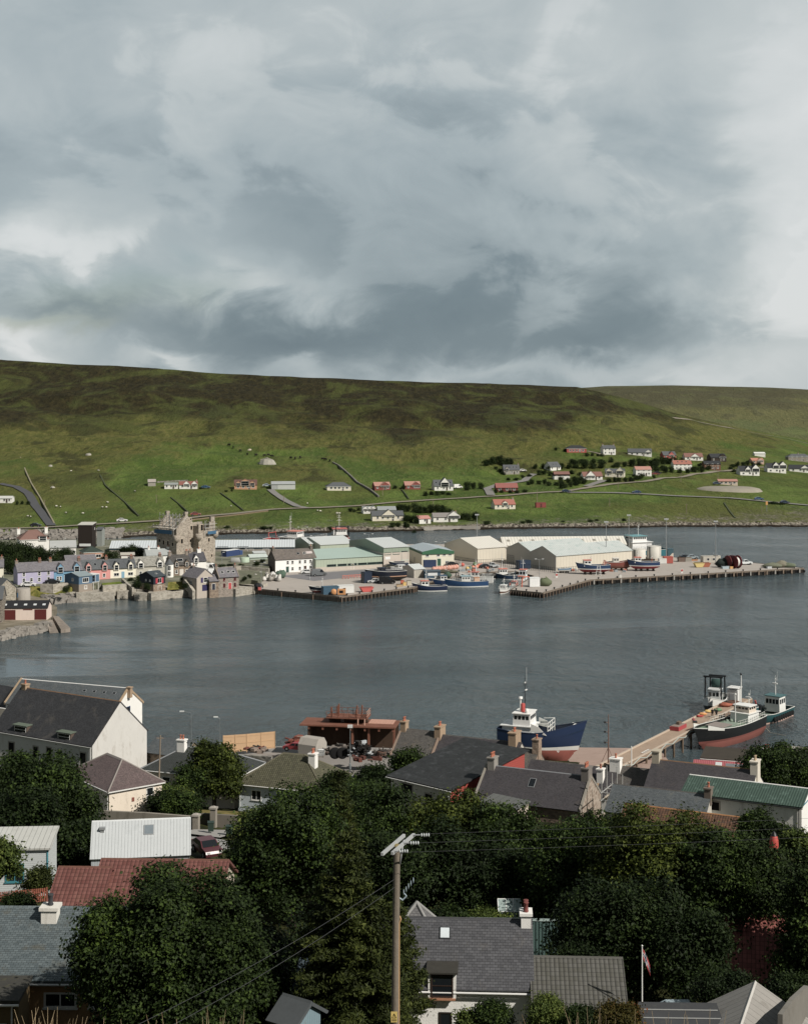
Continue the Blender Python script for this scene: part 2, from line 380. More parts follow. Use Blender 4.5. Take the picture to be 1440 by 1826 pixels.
# ------------------------------------------------------------------ ground materials
def hill_mat(name, dry=0.0):
    m = bpy.data.materials.new(name); m.use_nodes = True; t = NT(m.node_tree)
    pr = t.n('ShaderNodeBsdfPrincipled'); pr.inputs['Roughness'].default_value = .95; pr.inputs['Specular IOR Level'].default_value = .1
    P = t.pos(); sp = t.n('ShaderNodeSeparateXYZ'); t.put(sp.inputs[0], P)
    big = t.noise(t.vmap(P, (.008, .0042, .012)), 1, 7, .6, .5); mid = t.noise(t.vmap(P, (.03, .014, .03)), 1, 7, .65, .3)
    fine = t.noise(t.vmap(P, (.22, .09, .2)), 1, 6, .72); grain = t.noise(t.vmap(P, (.9, .35, .9)), 1, 3, .7)
    green = t.mix(t.sstep(mid, .40, .62), hx('48592b'), hx('5f7038')); green = t.mix(t.m('MULTIPLY', t.sstep(fine, .5, .75), .7), green, hx('74734a'))
    green = t.mix(t.m('MULTIPLY', t.sstep(big, .48, .6), .75), green, hx('5d5f34'))
    olive = t.mix(t.sstep(fine, .3, .72), hx('4a5029'), hx('6a673d')); olive = t.mix(t.m('MULTIPLY', t.sstep(mid, .53, .62), .8), olive, hx('3a3b24'))
    heath = t.mix(t.sstep(fine, .3, .75), hx('242319'), hx('3d3824')); heath = t.mix(t.m('MULTIPLY', t.sstep(mid, .52, .66), .7), heath, hx('454b2c'))
    hgt = t.m('ADD', sp.outputs[2], t.m('MULTIPLY', t.m('SUBTRACT', big, .5), 70.0)); hgt = t.m('ADD', hgt, t.m('MULTIPLY', t.m('SUBTRACT', mid, .5), 36.0))
    c = t.mix(t.sstep(hgt, 11 - 10 * dry, 22 - 10 * dry), green, olive); c = t.mix(t.sstep(hgt, 29, 46), c, heath)
    streak = t.noise(t.vmap(P, (.020, .012, .03), (0, 0, 0), (0, 0, .5)), 1, 8, .62, 1.0)      # green gullies through the heather
    c = t.mix(t.m('MULTIPLY', t.sstep(streak, .50, .66), .6), c, t.mix(fine, hx('454c28'), hx('5b6236')))
    c = t.mix(t.m('MULTIPLY', t.sstep(grain, .5, .8), .22), c, hx('3a3c22'))
    if dry: c = t.mix(.42, c, hx('6d6c55'))
    grey = t.sstep(t.noise(t.vmap(P, (.05, .05, .05), (3, 9, 2)), 1, 8, .75), .70, .76)
    c = t.mix(t.m('MULTIPLY', grey, t.sstep(sp.outputs[2], 12, 40)), c, hx('8d8979'))
    bank = t.sstep(t.m('ADD', sp.outputs[2], t.m('MULTIPLY', t.m('SUBTRACT', fine, .5), 2.2)), 2.3, 1.5)
    stone = t.mix(t.sstep(grain, .35, .65), hx('3a3530'), hx('9b9488')); c = t.mix(bank, c, stone)
    weed = t.sstep(sp.outputs[2], .9, .35); c = t.mix(weed, c, hx('2b241c'))
    t.put(pr.inputs['Base Color'], c)
    bp = t.n('ShaderNodeBump'); bp.inputs['Strength'].default_value = 1.0; bp.inputs['Distance'].default_value = 3.0
    t.put(bp.inputs['Height'], t.m('ADD', fine, t.m('MULTIPLY', mid, 2.0))); t.put(pr.inputs['Normal'], bp.outputs[0])
    t.put(t.n('ShaderNodeOutputMaterial').inputs[0], pr.outputs[0]); return m
def ground_mat(name, cols, sc=.25, bump=.4):
    m = bpy.data.materials.new(name); m.use_nodes = True; t = NT(m.node_tree)
    pr = t.n('ShaderNodeBsdfPrincipled'); pr.inputs['Roughness'].default_value = .95; pr.inputs['Specular IOR Level'].default_value = .1
    P = t.pos(); n1 = t.noise(P, sc, 7, .65, .4); n2 = t.noise(P, sc * 14, 4, .7)
    k = len(cols); c = t.ramp(n1, [(.36 + .3 * i / (k - 1), hx(q)) for i, q in enumerate(cols)])
    c = t.mix(t.m('MULTIPLY', t.sstep(n2, .45, .8), .45), c, tuple(v * .5 for v in hx(cols[0])))
    t.put(pr.inputs['Base Color'], c); bp = t.n('ShaderNodeBump'); bp.inputs['Strength'].default_value = bump; bp.inputs['Distance'].default_value = .08
    t.put(bp.inputs['Height'], n2); t.put(pr.inputs['Normal'], bp.outputs[0])
    t.put(t.n('ShaderNodeOutputMaterial').inputs[0], pr.outputs[0]); return m
def sea_mat():
    m = bpy.data.materials.new('sea_water'); m.use_nodes = True; t = NT(m.node_tree)
    pr = t.n('ShaderNodeBsdfPrincipled'); P = t.pos()
    pr.inputs['IOR'].default_value = 1.33; pr.inputs['Specular IOR Level'].default_value = .5
    sp = t.n('ShaderNodeSeparateXYZ'); t.put(sp.inputs[0], P)
    # wind: choppy towards the open water, slick in the lee of the near town and the houses
    calm = t.noise(t.vmap(P, (.012, .035, 1), (0, 0, 0), (0, 0, -.35)), 1, 5, .55, .8)
    lee = t.sstep(t.m('ADD', sp.outputs[0], t.m('MULTIPLY', sp.outputs[1], .10)), 30, -75)
    slick = t.m('MULTIPLY', t.sstep(calm, .46, .58), t.m('ADD', t.m('MULTIPLY', lee, 1.0), .10))
    r1 = t.noise(t.vmap(P, (.55, 1.1, 1), (0, 0, 0), (0, 0, .25)), 1, 5, .62, .4); r2 = t.noise(t.vmap(P, (.07, .055, 1), (5, 3, 0), (0, 0, .1)), 1, 4, .6, .3)
    gust = t.sstep(t.noise(t.vmap(P, (.010, .022, 1), (7, 1, 0), (0, 0, .2)), 1, 5, .6, .6), .38, .62)
    r3 = t.noise(t.vmap(P, (.42, .24, 1), (2, 8, 0), (0, 0, .3)), 1, 5, .62, .4)
    h = t.m('ADD', t.m('MULTIPLY', t.m('ADD', r1, t.m('MULTIPLY', r3, 2.3)), t.m('ADD', .5, t.m('MULTIPLY', gust, .8))), t.m('MULTIPLY', r2, 2.6))
    bp = t.n('ShaderNodeBump'); bp.inputs['Distance'].default_value = .55
    t.put(bp.inputs['Strength'], t.m('SUBTRACT', 1.0, t.m('MULTIPLY', slick, .9))); t.put(bp.inputs['Height'], h)
    t.put(pr.inputs['Normal'], bp.outputs[0])
    t.put(pr.inputs['Roughness'], t.m('SUBTRACT', .16, t.m('MULTIPLY', slick, .11)))
    deep = t.mix(t.sstep(t.noise(P, .012, 4, .55), .35, .65), hx('3b484d'), hx('485357'))
    shal = t.sstep(t.noise(t.vmap(P, (.02, .06, 1), (9, 4, 0)), 1, 5, .6, .6), .60, .70)
    deep = t.mix(t.m('MULTIPLY', shal, t.m('MULTIPLY', lee, .65)), deep, hx('5b5140'))
    t.put(pr.inputs['Base Color'], deep)
    t.put(t.n('ShaderNodeOutputMaterial').inputs[0], pr.outputs[0]); return m
HILL = hill_mat('hill_grass'); HILL2 = hill_mat('moor_grass', .6)
NEARG = ground_mat('near_ground', ['22251a', '33361f', '4a4a2e'])
TURF = ground_mat('turf', ['4d5a26', '62702f', '7d8440'], .4)
TARMAC = mat('5c5d60', .9, .12, .25, bump=.1, bs=30, dirt=.3, dirtcol='474849')
QUAYC = mat('a69d94', .92, .09, .06, bump=.1, bs=20, dirt=.55, dirtcol='8d867e')
ROADM = mat('7d7a76', .9, .1, .15); TRACK = mat('837a68', .95, .15, .2)

grid('hills', hfar, list(np.arange(655, 780, 1.6)) + list(np.arange(780, 1100, 3.2)) + list(np.arange(1100, 1700, 7)), np.arange(-1500, 3000, 7.0), HILL)['kind'] = 'structure'
grid('moor', hback, np.arange(1690, 3500, 12), np.arange(-300, 3000, 8.0), HILL2)['kind'] = 'structure'
near_D = list(np.arange(-20, 330, 2.2)); 
def near_ground():
    xs = np.arange(-260, 260, 2.2); D, xx = np.meshgrid(np.array(near_D), xs, indexing='ij'); z = hnear(xx, D); n, m = D.shape
    co = np.stack([xx, D, z], -1).reshape(-1, 3); i = np.arange((n - 1) * (m - 1)); a = (i // (m - 1)) * m + i % (m - 1)
    npmesh('ground', co, np.stack([a, a + 1, a + m + 1, a + m], -1), NEARG, True)['kind'] = 'structure'
near_ground()
b = MB(); b.add([(-3000, 150, 0), (3000, 150, 0), (3000, 5200, 0), (-3000, 5200, 0)], [(0, 1, 2, 3)], sea_mat()); b.build('sea')['kind'] = 'structure'

def strip(name, pts, wdt, m, fn, lift=.3, step=4.0, kind='structure', surf=True):
    """a ribbon laid over the terrain along world points"""
    P = [Vector((p[0], p[1])) for p in pts]; q = []
    for a, c in zip(P[:-1], P[1:]):
        k = max(1, int((c - a).length / step)); q += [a.lerp(c, i / k) for i in range(k)]
    q.append(P[-1]); vs = []
    for i, p in enumerate(q):
        d = (q[min(i + 1, len(q) - 1)] - q[max(i - 1, 0)]).normalized(); n = Vector((-d.y, d.x))
        for s in (-1, 1):
            e = p + n * s * wdt / 2; vs.append((e.x, e.y, float(fn(e.x, e.y)) + lift))
    # smooth heights so that the ribbon does not follow every bump
    b = MB(); b.add(vs, [(2 * i, 2 * i + 2, 2 * i + 3, 2 * i + 1) for i in range(len(q) - 1)], m)
    o = b.build(name); o['kind'] = kind; return o
def hits(pp): return [hit(a, c) for a, c in pp]
strip('road', hits([(0, 863), (30, 869), (50, 880), (62, 900), (78, 920), (92, 938)]), 4.6, mat('4d4e52', .9, .1, .2), hfar, .4)
strip('road', hits([(-60, 946), (60, 943), (160, 937), (300, 929), (420, 917), (480, 910), (545, 907), (600, 905), (640, 903), (700, 897), (760, 893), (830, 889), (880, 886), (940, 881), (1010, 877), (1040, 872), (1100, 863), (1170, 856), (1230, 848), (1290, 841), (1320, 838)]), 4.2, TRACK, hfar, .5)
strip('road', hits([(482, 874), (500, 888), (530, 904), (548, 907)]), 4.2, ROADM, hfar, .5)
strip('road', hits([(875, 884), (868, 872), (886, 866), (935, 858), (952, 846)]), 5, ROADM, hfar, .5)
strip('road', hits([(1010, 879), (1100, 880), (1180, 884), (1300, 889), (1440, 902), (1500, 905)]), 5, ROADM, hfar, .5)
strip('path', hits([(1045, 868), (1070, 860), (1076, 857)]), 5, ROADM, hfar, .5)
strip('path', hits([(1046, 805), (1062, 808), (1078, 813)]), 4, TRACK, hfar, .4)
strip('path', hits([(1320, 836), (1350, 834), (1385, 832)]), 4, TRACK, hfar, .4)
strip('path', hits([(1200, 746), (1290, 762), (1400, 782), (1440, 792)]), 4, TRACK, hfar, .5)
# ------------------------------------------------------------------ builders
FRAME = paint('d8d8d4')
def opening(root, face, kind, u, v, w, h, dims, col=None, detail=1, extra=None):
    """window or door lying on one wall of a house; face f/b/l/r; u along the wall, v above the ground"""
    L, W = dims; m = paint(col) if isinstance(col, str) else (col or FRAME)
    def P(a, d, z):   # a along wall, d outwards
        return {'f': (a, -d, z), 'b': (-a, W + d, z), 'r': (L / 2 + d, W / 2 + a, z), 'l': (-L / 2 - d, W / 2 - a, z)}[face]
    def blk(b, a0, a1, z0, z1, d0, d1, mm):
        b.b2(P(a0, d0, z0), P(a1, d1, z1), mm)
    t = .09 if detail else .11; a0, a1, z0, z1 = u - w / 2, u + w / 2, v, v + h
    if kind in ('w', 'v', 's'):
        b = MB()
        blk(b, a0 - t * .3, a0 + t, z0, z1, 0, .05, m); blk(b, a1 - t, a1 + t * .3, z0, z1, 0, .05, m)
        blk(b, a0 + t, a1 - t, z0, z0 + t, 0, .05, m); blk(b, a0 + t, a1 - t, z1 - t, z1, 0, .05, m)
        n = 1 if kind == 'w' else 0
        if kind == 'v':
            for i in range(1, max(2, round(w / .9))): c = a0 + w * i / max(2, round(w / .9)); blk(b, c - .035, c + .035, z0 + t, z1 - t, 0, .045, m)
        if n: zc = (z0 + z1) / 2; blk(b, a0 + t, a1 - t, zc - .035, zc + .035, 0, .048, m)
        blk(b, a0 - .08, a1 + .08, z0 - .09, z0 - .005, 0, .11, m)
        if detail:
            o = b.build('window', root); g = MB(); blk(g, a0 + t * .9, a1 - t * .9, z0 + t * .9, z1 - t * .9, 0, .02, GLASS); g.build('pane', o)
        else:
            blk(b, a0 + t * .9, a1 - t * .9, z0 + t * .9, z1 - t * .9, 0, .02, GLASS); o = b.build('window', root)
        return o
    if kind in ('d', 'g'):
        b = MB(); f = FRAME if kind == 'd' else m
        blk(b, a0 - .1, a0, z0, z1, 0, .05, f); blk(b, a1, a1 + .1, z0, z1, 0, .05, f); blk(b, a0 - .1, a1 + .1, z1, z1 + .1, 0, .05, f)
        blk(b, a0, a1, z0, z1, 0, .03, m)
        if kind == 'g':
            for i in range(1, 4): zc = z0 + h * i / 4; blk(b, a0, a1, zc - .02, zc + .02, .03, .045, m)
        return b.build('door' if kind == 'd' else 'large_door', root)
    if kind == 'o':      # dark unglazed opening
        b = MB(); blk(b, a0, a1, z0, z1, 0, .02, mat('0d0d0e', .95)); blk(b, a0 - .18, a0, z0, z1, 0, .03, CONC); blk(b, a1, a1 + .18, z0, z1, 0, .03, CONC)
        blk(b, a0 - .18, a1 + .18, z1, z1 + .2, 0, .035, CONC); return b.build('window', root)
    if kind == 'p':      # board or shutter
        b = MB(); blk(b, a0, a1, z0, z1, 0, .06, m); return b.build(extra or 'shutter', root)
def row(face, kind, n, v, w, h, span, col=None, off=0.0):
    return [(face, kind, off + (0 if n == 1 else -span / 2 + span * i / (n - 1)), v, w, h, col) for i in range(n)]

def chimney_part(root, x, y, z0, z1, w, d, m, pots=2, potc='b4613f', flare=False, cap=None):
    b = MB(); b.b2((x - w / 2, y - d / 2, z0), (x + w / 2, y + d / 2, z1 - .18), m)
    b.b2((x - w / 2 - .1, y - d / 2 - .1, z1 - .18), (x + w / 2 + .1, y + d / 2 + .1, z1), cap or m)
    o = b.build('chimney', root)
    for i in range(pots):
        k = -((pots - 1) / 2) + i; px, py = (x, y + k * .42) if d > w else (x + k * .42, y)
        p = MB(); p.lathe((px, py, z1), [(.15, 0), (.17, .08), (.13, .15), (.13, .5), (.17, .55), (.17, .62), (.12, .62)], mat(potc, .85, .2, 2), 8); p.build('chimney_pot', o)
    return o

def house(label, loc, L, W, h, r, rot=0, wall=None, roof=None, op=(), ch=(), dorm=(), sky=(), hip='', cat='house', group=None, name='house', oh=.3, og=.2,
          base=3.0, detail=1, ridge=None, mono=False, fascia=None, skew=None, gutter=None, plinth=None, endm=None, parts=None):
    """ridge along local x, front wall on local y=0 facing -y, back wall on y=W"""
    root = thing(name, label, cat, loc, R(rot), group); wall = wall or harl('d9d7d2'); roof = roof or SLATEF; dims = (L, W)
    hw = W / 2; l2 = L / 2; bm = MB(); rb = MB(); t = .16
    if mono:
        bm.prism([(0, -base), (W, -base), (W, h + r), (0, h)], -l2, l2, wall)
        s = r / W
        rb.slab([(-l2 - og, -oh, h - oh * s + .02), (l2 + og, -oh, h - oh * s + .02), (l2 + og, W + oh, h + r + oh * s + .02), (-l2 - og, W + oh, h + r + oh * s + .02)], t, roof)
    elif hip:
        bm.b2((-l2, 0, -base), (l2, W, h), wall); e = oh
        xl = -l2 + (hw if 'l' in hip else -og); xr = l2 - (hw if 'r' in hip else -og); y0, y1 = -e, W + e; xa, xb = -l2 - e, l2 + e
        zr = h + r; vs = [(xa, y0, h), (xb, y0, h), (xb, y1, h), (xa, y1, h), (xl, hw, zr), (xr, hw, zr)]
        rb.add(vs, [(0, 1, 5, 4), (2, 3, 4, 5)], roof); rb.add(vs, [(1, 2, 5)], roof if 'r' in hip else wall); rb.add(vs, [(3, 0, 4)], roof if 'l' in hip else wall)
        k = fascia or FRAME; rb.add([(xa, y0, h), (xb, y0, h), (xb, y1, h), (xa, y1, h), (xa, y0, h - t), (xb, y0, h - t), (xb, y1, h - t), (xa, y1, h - t)], [(4, 5, 1, 0), (5, 6, 2, 1), (6, 7, 3, 2), (7, 4, 0, 3), (7, 6, 5, 4)], k)
    else:
        bm.prism([(0, -base), (W, -base), (W, h), (hw, h + r), (0, h)], -l2, l2, wall)
        s = r / hw; ze = h - oh * s + .02; zt = h + r + .02
        rb.slab([(-l2 - og, -oh, ze), (l2 + og, -oh, ze), (l2 + og, hw, zt), (-l2 - og, hw, zt)], t, roof)
        rb.slab([(l2 + og, W + oh, ze), (-l2 - og, W + oh, ze), (-l2 - og, hw, zt), (l2 + og, hw, zt)], t, roof)
        if skew is not None:
            q = math.hypot(1, s); dz = .30
            for x0 in (-l2 - og - .04, l2 + og - .24):
                rb.prism([(-oh - .05, ze - .05), (-oh - .05, ze + dz * q), (hw, zt + dz * q), (W + oh + .05, ze + dz * q), (W + oh + .05, ze - .05), (hw, zt - .05)], x0, x0 + .28, skew)
    if endm:   # gable ends in another material, 3 cm proud
        ep = [(0.02, -base), (W - .02, -base), (W - .02, h + r - .03), (0.02, h)] if mono else [(0.02, -base), (W - .02, -base), (W - .02, h), (hw, h + r - .03), (0.02, h)]
        for sx in (-1, 1): bm.prism(ep, sx * l2, sx * (l2 + .03), endm)
    if plinth: bm.b2((-l2 - .04, -.04, -base), (l2 + .04, W + .04, plinth[1]), plinth[0])
    bm.build('wall', root); ro = rb.build('roof', root)
    if not mono:
        g = MB(); zt = h + r + .02 + .16
        xa, xb = (-l2 - og, l2 + og) if not hip else (-l2 + (hw if 'l' in hip else -og), l2 - (hw if 'r' in hip else -og))
        k = ridge or roof; hip_up = 0 if hip else .0
        zt = zt - (.16 if hip else .02)
        g.prism([(hw - .2, zt - .12), (hw + .2, zt - .12), (hw, zt + .09)], xa + .02, xb - .02, k)
        if hip:
            for q, x1, sx in (('l', -l2 - oh, xa), ('r', l2 + oh, xb)):
                if q in hip:
                    for y1 in (-oh, W + oh): g.tube((x1, y1, h), (sx, hw, h + r), .12, k, n=5)
        g.build('ridge_tile', ro)
    if gutter:
        g = MB(); zg = h - oh * (r / (W if mono else hw) if not hip else 0) - .04
        g.tube((-l2 - og, -oh - .06, zg), (l2 + og, -oh - .06, zg), .07, gutter, n=6); 
        for x in (-l2 + .3, l2 - .3): g.tube((x, -.09, -.3), (x, -.09, zg - .1), .05, gutter, n=6); g.tube((x, -.09, zg - .1), (x, -oh - .06, zg), .045, gutter, n=5)
        g.build('gutter', root)
    for q in op: opening(root, *q[:6], dims, q[6] if len(q) > 6 else None, detail, q[7] if len(q) > 7 else None)
    for c in ch:    # (x, height above ridge, w, d, material, pots[, y, potcol])
        x, up, cw, cdp, cm = c[:5]; y = c[6] if len(c) > 6 and c[6] is not None else hw
        chimney_part(root, x, y, h + (r * .25 if c[4] and len(c) > 6 and c[6] is not None else r * .55), h + r + up, cw, cdp, cm, c[5] if len(c) > 5 else 2, c[7] if len(c) > 7 else 'b4613f')
    for q in dorm:   # (x, width, wall height above eave, roof rise, material, inset[, kind])
        x, dw, dh, dr, dm = q[:5]; ins = q[5] if len(q) > 5 else -.02; ins = -oh - .08 if ins <= 0 else ins; kind = q[6] if len(q) > 6 else 'g'; s = r / hw
        z0 = h + max(ins, 0) * s - (.6 if ins <= 0 else .35); z1 = h + max(ins, 0) * s + dh; yb = min(hw * 1.0, (z1 - h) / s + .05); b = MB()
        b.b2((x - dw / 2, ins, z0), (x + dw / 2, yb, z1), dm)
        if kind == 'g': b.prism([(x - dw / 2, z1), (x + dw / 2, z1), (x, z1 + dr)], ins, ins + .14, dm, 'y')
        do = b.build('dormer', root); b = MB(); yr = min(hw * 1.05, (z1 + dr - h) / s)
        drm = q[7] if len(q) > 7 else roof
        if kind == 'g':
            e = .12; k = dr / (dw / 2)
            b.slab([(x - dw / 2 - e, ins - .12, z1 - e * k + .03), (x, ins - .12, z1 + dr + .03), (x, yr, z1 + dr + .03), (x - dw / 2 - e, yb, z1 - e * k + .03)][::-1], .07, drm)
            b.slab([(x + dw / 2 + e, ins - .12, z1 - e * k + .03), (x, ins - .12, z1 + dr + .03), (x, yr, z1 + dr + .03), (x + dw / 2 + e, yb, z1 - e * k + .03)], .07, drm)
        else:
            b.slab([(x - dw / 2 - .12, ins - .25, z1 + .02), (x + dw / 2 + .12, ins - .25, z1 + .02), (x + dw / 2 + .12, yb + .1, z1 + .08), (x - dw / 2 - .12, yb + .1, z1 + .08)], .1, drm)
        b.build('dormer_roof', do); wz = z0 + .06 if ins <= 0 else z0 + .35
        b = MB(); a0, a1, y = x - dw / 2 + .17, x + dw / 2 - .17, ins; zz1 = z1 - .05; fm = q[8] if len(q) > 8 else FRAME
        b.b2((a0, y - .05, wz), (a0 + .09, y, zz1), fm); b.b2((a1 - .09, y - .05, wz), (a1, y, zz1), fm); b.b2((a0 + .09, y - .05, wz), (a1 - .09, y, wz + .09), fm)
        b.b2((a0 + .09, y - .05, zz1 - .09), (a1 - .09, y, zz1), fm); b.b2((a0 + .09, y - .045, (wz + zz1) / 2 - .03), (a1 - .09, y, (wz + zz1) / 2 + .03), fm)
        b.b2((a0 + .08, y - .02, wz + .08), (a1 - .08, y, zz1 - .08), GLASS); b.build('window', do)
    for q in sky:    # (x, t up the slope, w, h)
        x, tt, sw, sh = q[:4]; s = math.atan2(r, W if mono else hw); cs, sn = math.cos(s), math.sin(s); ln = math.hypot(W if mono else hw, r); d = tt * ln
        def S(a, bb, up): return (x + a, (d + bb) * cs - up * sn, h + (d + bb) * sn + up * cs)
        b = MB(); off = .16 + .02
        def sb(a0, a1, b0, b1, u0, u1, mm): 
            vs = [S(a, bb, uu) for uu in (u0, u1) for a, bb in ((a0, b0), (a1, b0), (a1, b1), (a0, b1))]
            b.add(vs, [(3, 2, 1, 0), (4, 5, 6, 7), (0, 1, 5, 4), (1, 2, 6, 5), (2, 3, 7, 6), (3, 0, 4, 7)], mm)
        fm = q[4] if len(q) > 4 else STEEL
        sb(-sw / 2 - .07, sw / 2 + .07, -sh / 2 - .07, sh / 2 + .07, off - .04, off + .05, fm)
        b.build('skylight', ro); o2 = MB(); b = o2; sb(-sw / 2, sw / 2, -sh / 2, sh / 2, off + .051, off + .056, q[5] if len(q) > 5 else GLASS); o2.build('pane', ro)
    if parts: parts(root)
    return root

# --- walls and fences along ground points
def wall_run(label, pts, h, t, m, name='stone_wall', cat='wall', cap=None, group=None, down=1.5):
    b = MB()
    for i, (a, c) in enumerate(zip(pts[:-1], pts[1:])):
        a, c = Vector(a), Vector(c); d = Vector((c.x - a.x, c.y - a.y)).normalized(); n = Vector((-d.y, d.x)) * t / 2
        e = d * (t * .28 if i else 0); a2 = Vector((a.x - e.x, a.y - e.y, a.z)); q = []
        for p in (a2, c):
            q += [(p.x - n.x, p.y - n.y, p.z - down), (p.x + n.x, p.y + n.y, p.z - down), (p.x + n.x, p.y + n.y, p.z + h), (p.x - n.x, p.y - n.y, p.z + h)]
        b.add(q, [(0, 1, 2, 3)[::-1], (4, 5, 6, 7), (0, 4, 7, 3), (1, 2, 6, 5), (3, 7, 6, 2), (0, 1, 5, 4)], m)
    o = b.build(name); return tag(o, label, cat, group)
def fence(label, pts, h, m, gap=.13, bw=.1, group=None, rails=2, post=2.0, close=True):
    root = thing('wooden_fence', label, 'fence', pts[0], 0, group); o0 = Vector(pts[0]); bd = MB(); rl = MB(); ps = []
    for a, c in zip(pts[:-1], pts[1:]):
        a, c = Vector(a) - o0, Vector(c) - o0; ln = (c - a).length; ang = math.atan2(c.y - a.y, c.x - a.x)
        for i in range(int(ln / gap)):
            p = a.lerp(c, (i + .5) * gap / ln); bd.box((p.x, p.y, p.z + h / 2), (bw, .025, h), m, ang)
        k = Vector((-math.sin(ang), math.cos(ang), 0)) * .045
        for z in ([.35, h - .3] if rails == 2 else [.3, h / 2, h - .3]):
            rl.tube(a + k + Vector((0, 0, z)), c + k + Vector((0, 0, z)), .045, m, n=4, smooth=False)
        n = max(1, round(ln / post)); ps += [a.lerp(c, i / n) + k for i in range(n + 1)]
    bd.build('fence_board', root); rl.build('rail', root)
    pm = MB().box((0, 0, h / 2 - .1), (.11, .11, h + .25), m).mesh('post')
    for p in ps:
        o = bpy.data.objects.new('post', pm); C.objects.link(o); o.parent = root; o.location = p
    return root

# --- lamps and masts
def lamp_post(label, loc, h, r=.07, arm=0.0, ang=0.0, heads=1, group=None, m=None, name='street_lamp'):
    root = thing(name, label, 'street lamp', loc, R(ang), group); m = m or STEEL
    b = MB(); b.tube((0, 0, -.3), (0, 0, h), r, m, r * .6, 7); b.lathe((0, 0, 0), [(r * 2.2, 0), (r * 2.0, .8), (r, 1.0)], m, 7); b.build('pole', root)
    hm = mat('c9cccb', .4, .05, 1)
    for i in range(heads):
        s = 1 if i % 2 == 0 else -1; a = MB()
        if arm > 0: a.tube((0, 0, h - .05), (s * arm, 0, h + .25), r * .5, m, n=5); a.build('arm', root)
        a = MB(); x = s * (arm + .2) if arm > 0 else (s * .45 if heads > 1 else 0); a.box((x, 0, h + .25), (.75 if arm > 0 else .8, .35, .16 if arm > 0 else .45), hm); a.build('lamp_head', root)
    return root
def flood_mast(label, loc, h, group):
    root = thing('floodlight_mast', label, 'light mast', loc, 0, group)
    b = MB(); b.tube((0, 0, -.2), (0, 0, h), .17, STEEL, .09, 8); b.lathe((0, 0, 0), [(.5, 0), (.5, .4), (.2, .5)], CONC, 8); b.build('mast', root)
    b = MB(); b.tube((-.7, 0, h), (.7, 0, h), .06, STEEL); b.build('crossbar', root)
    for x in (-.55, 0, .55): MB().box((x, -.15, h + .3), (.42, .3, .5), mat('b9bdbe', .4)).build('floodlight', root)
    return root

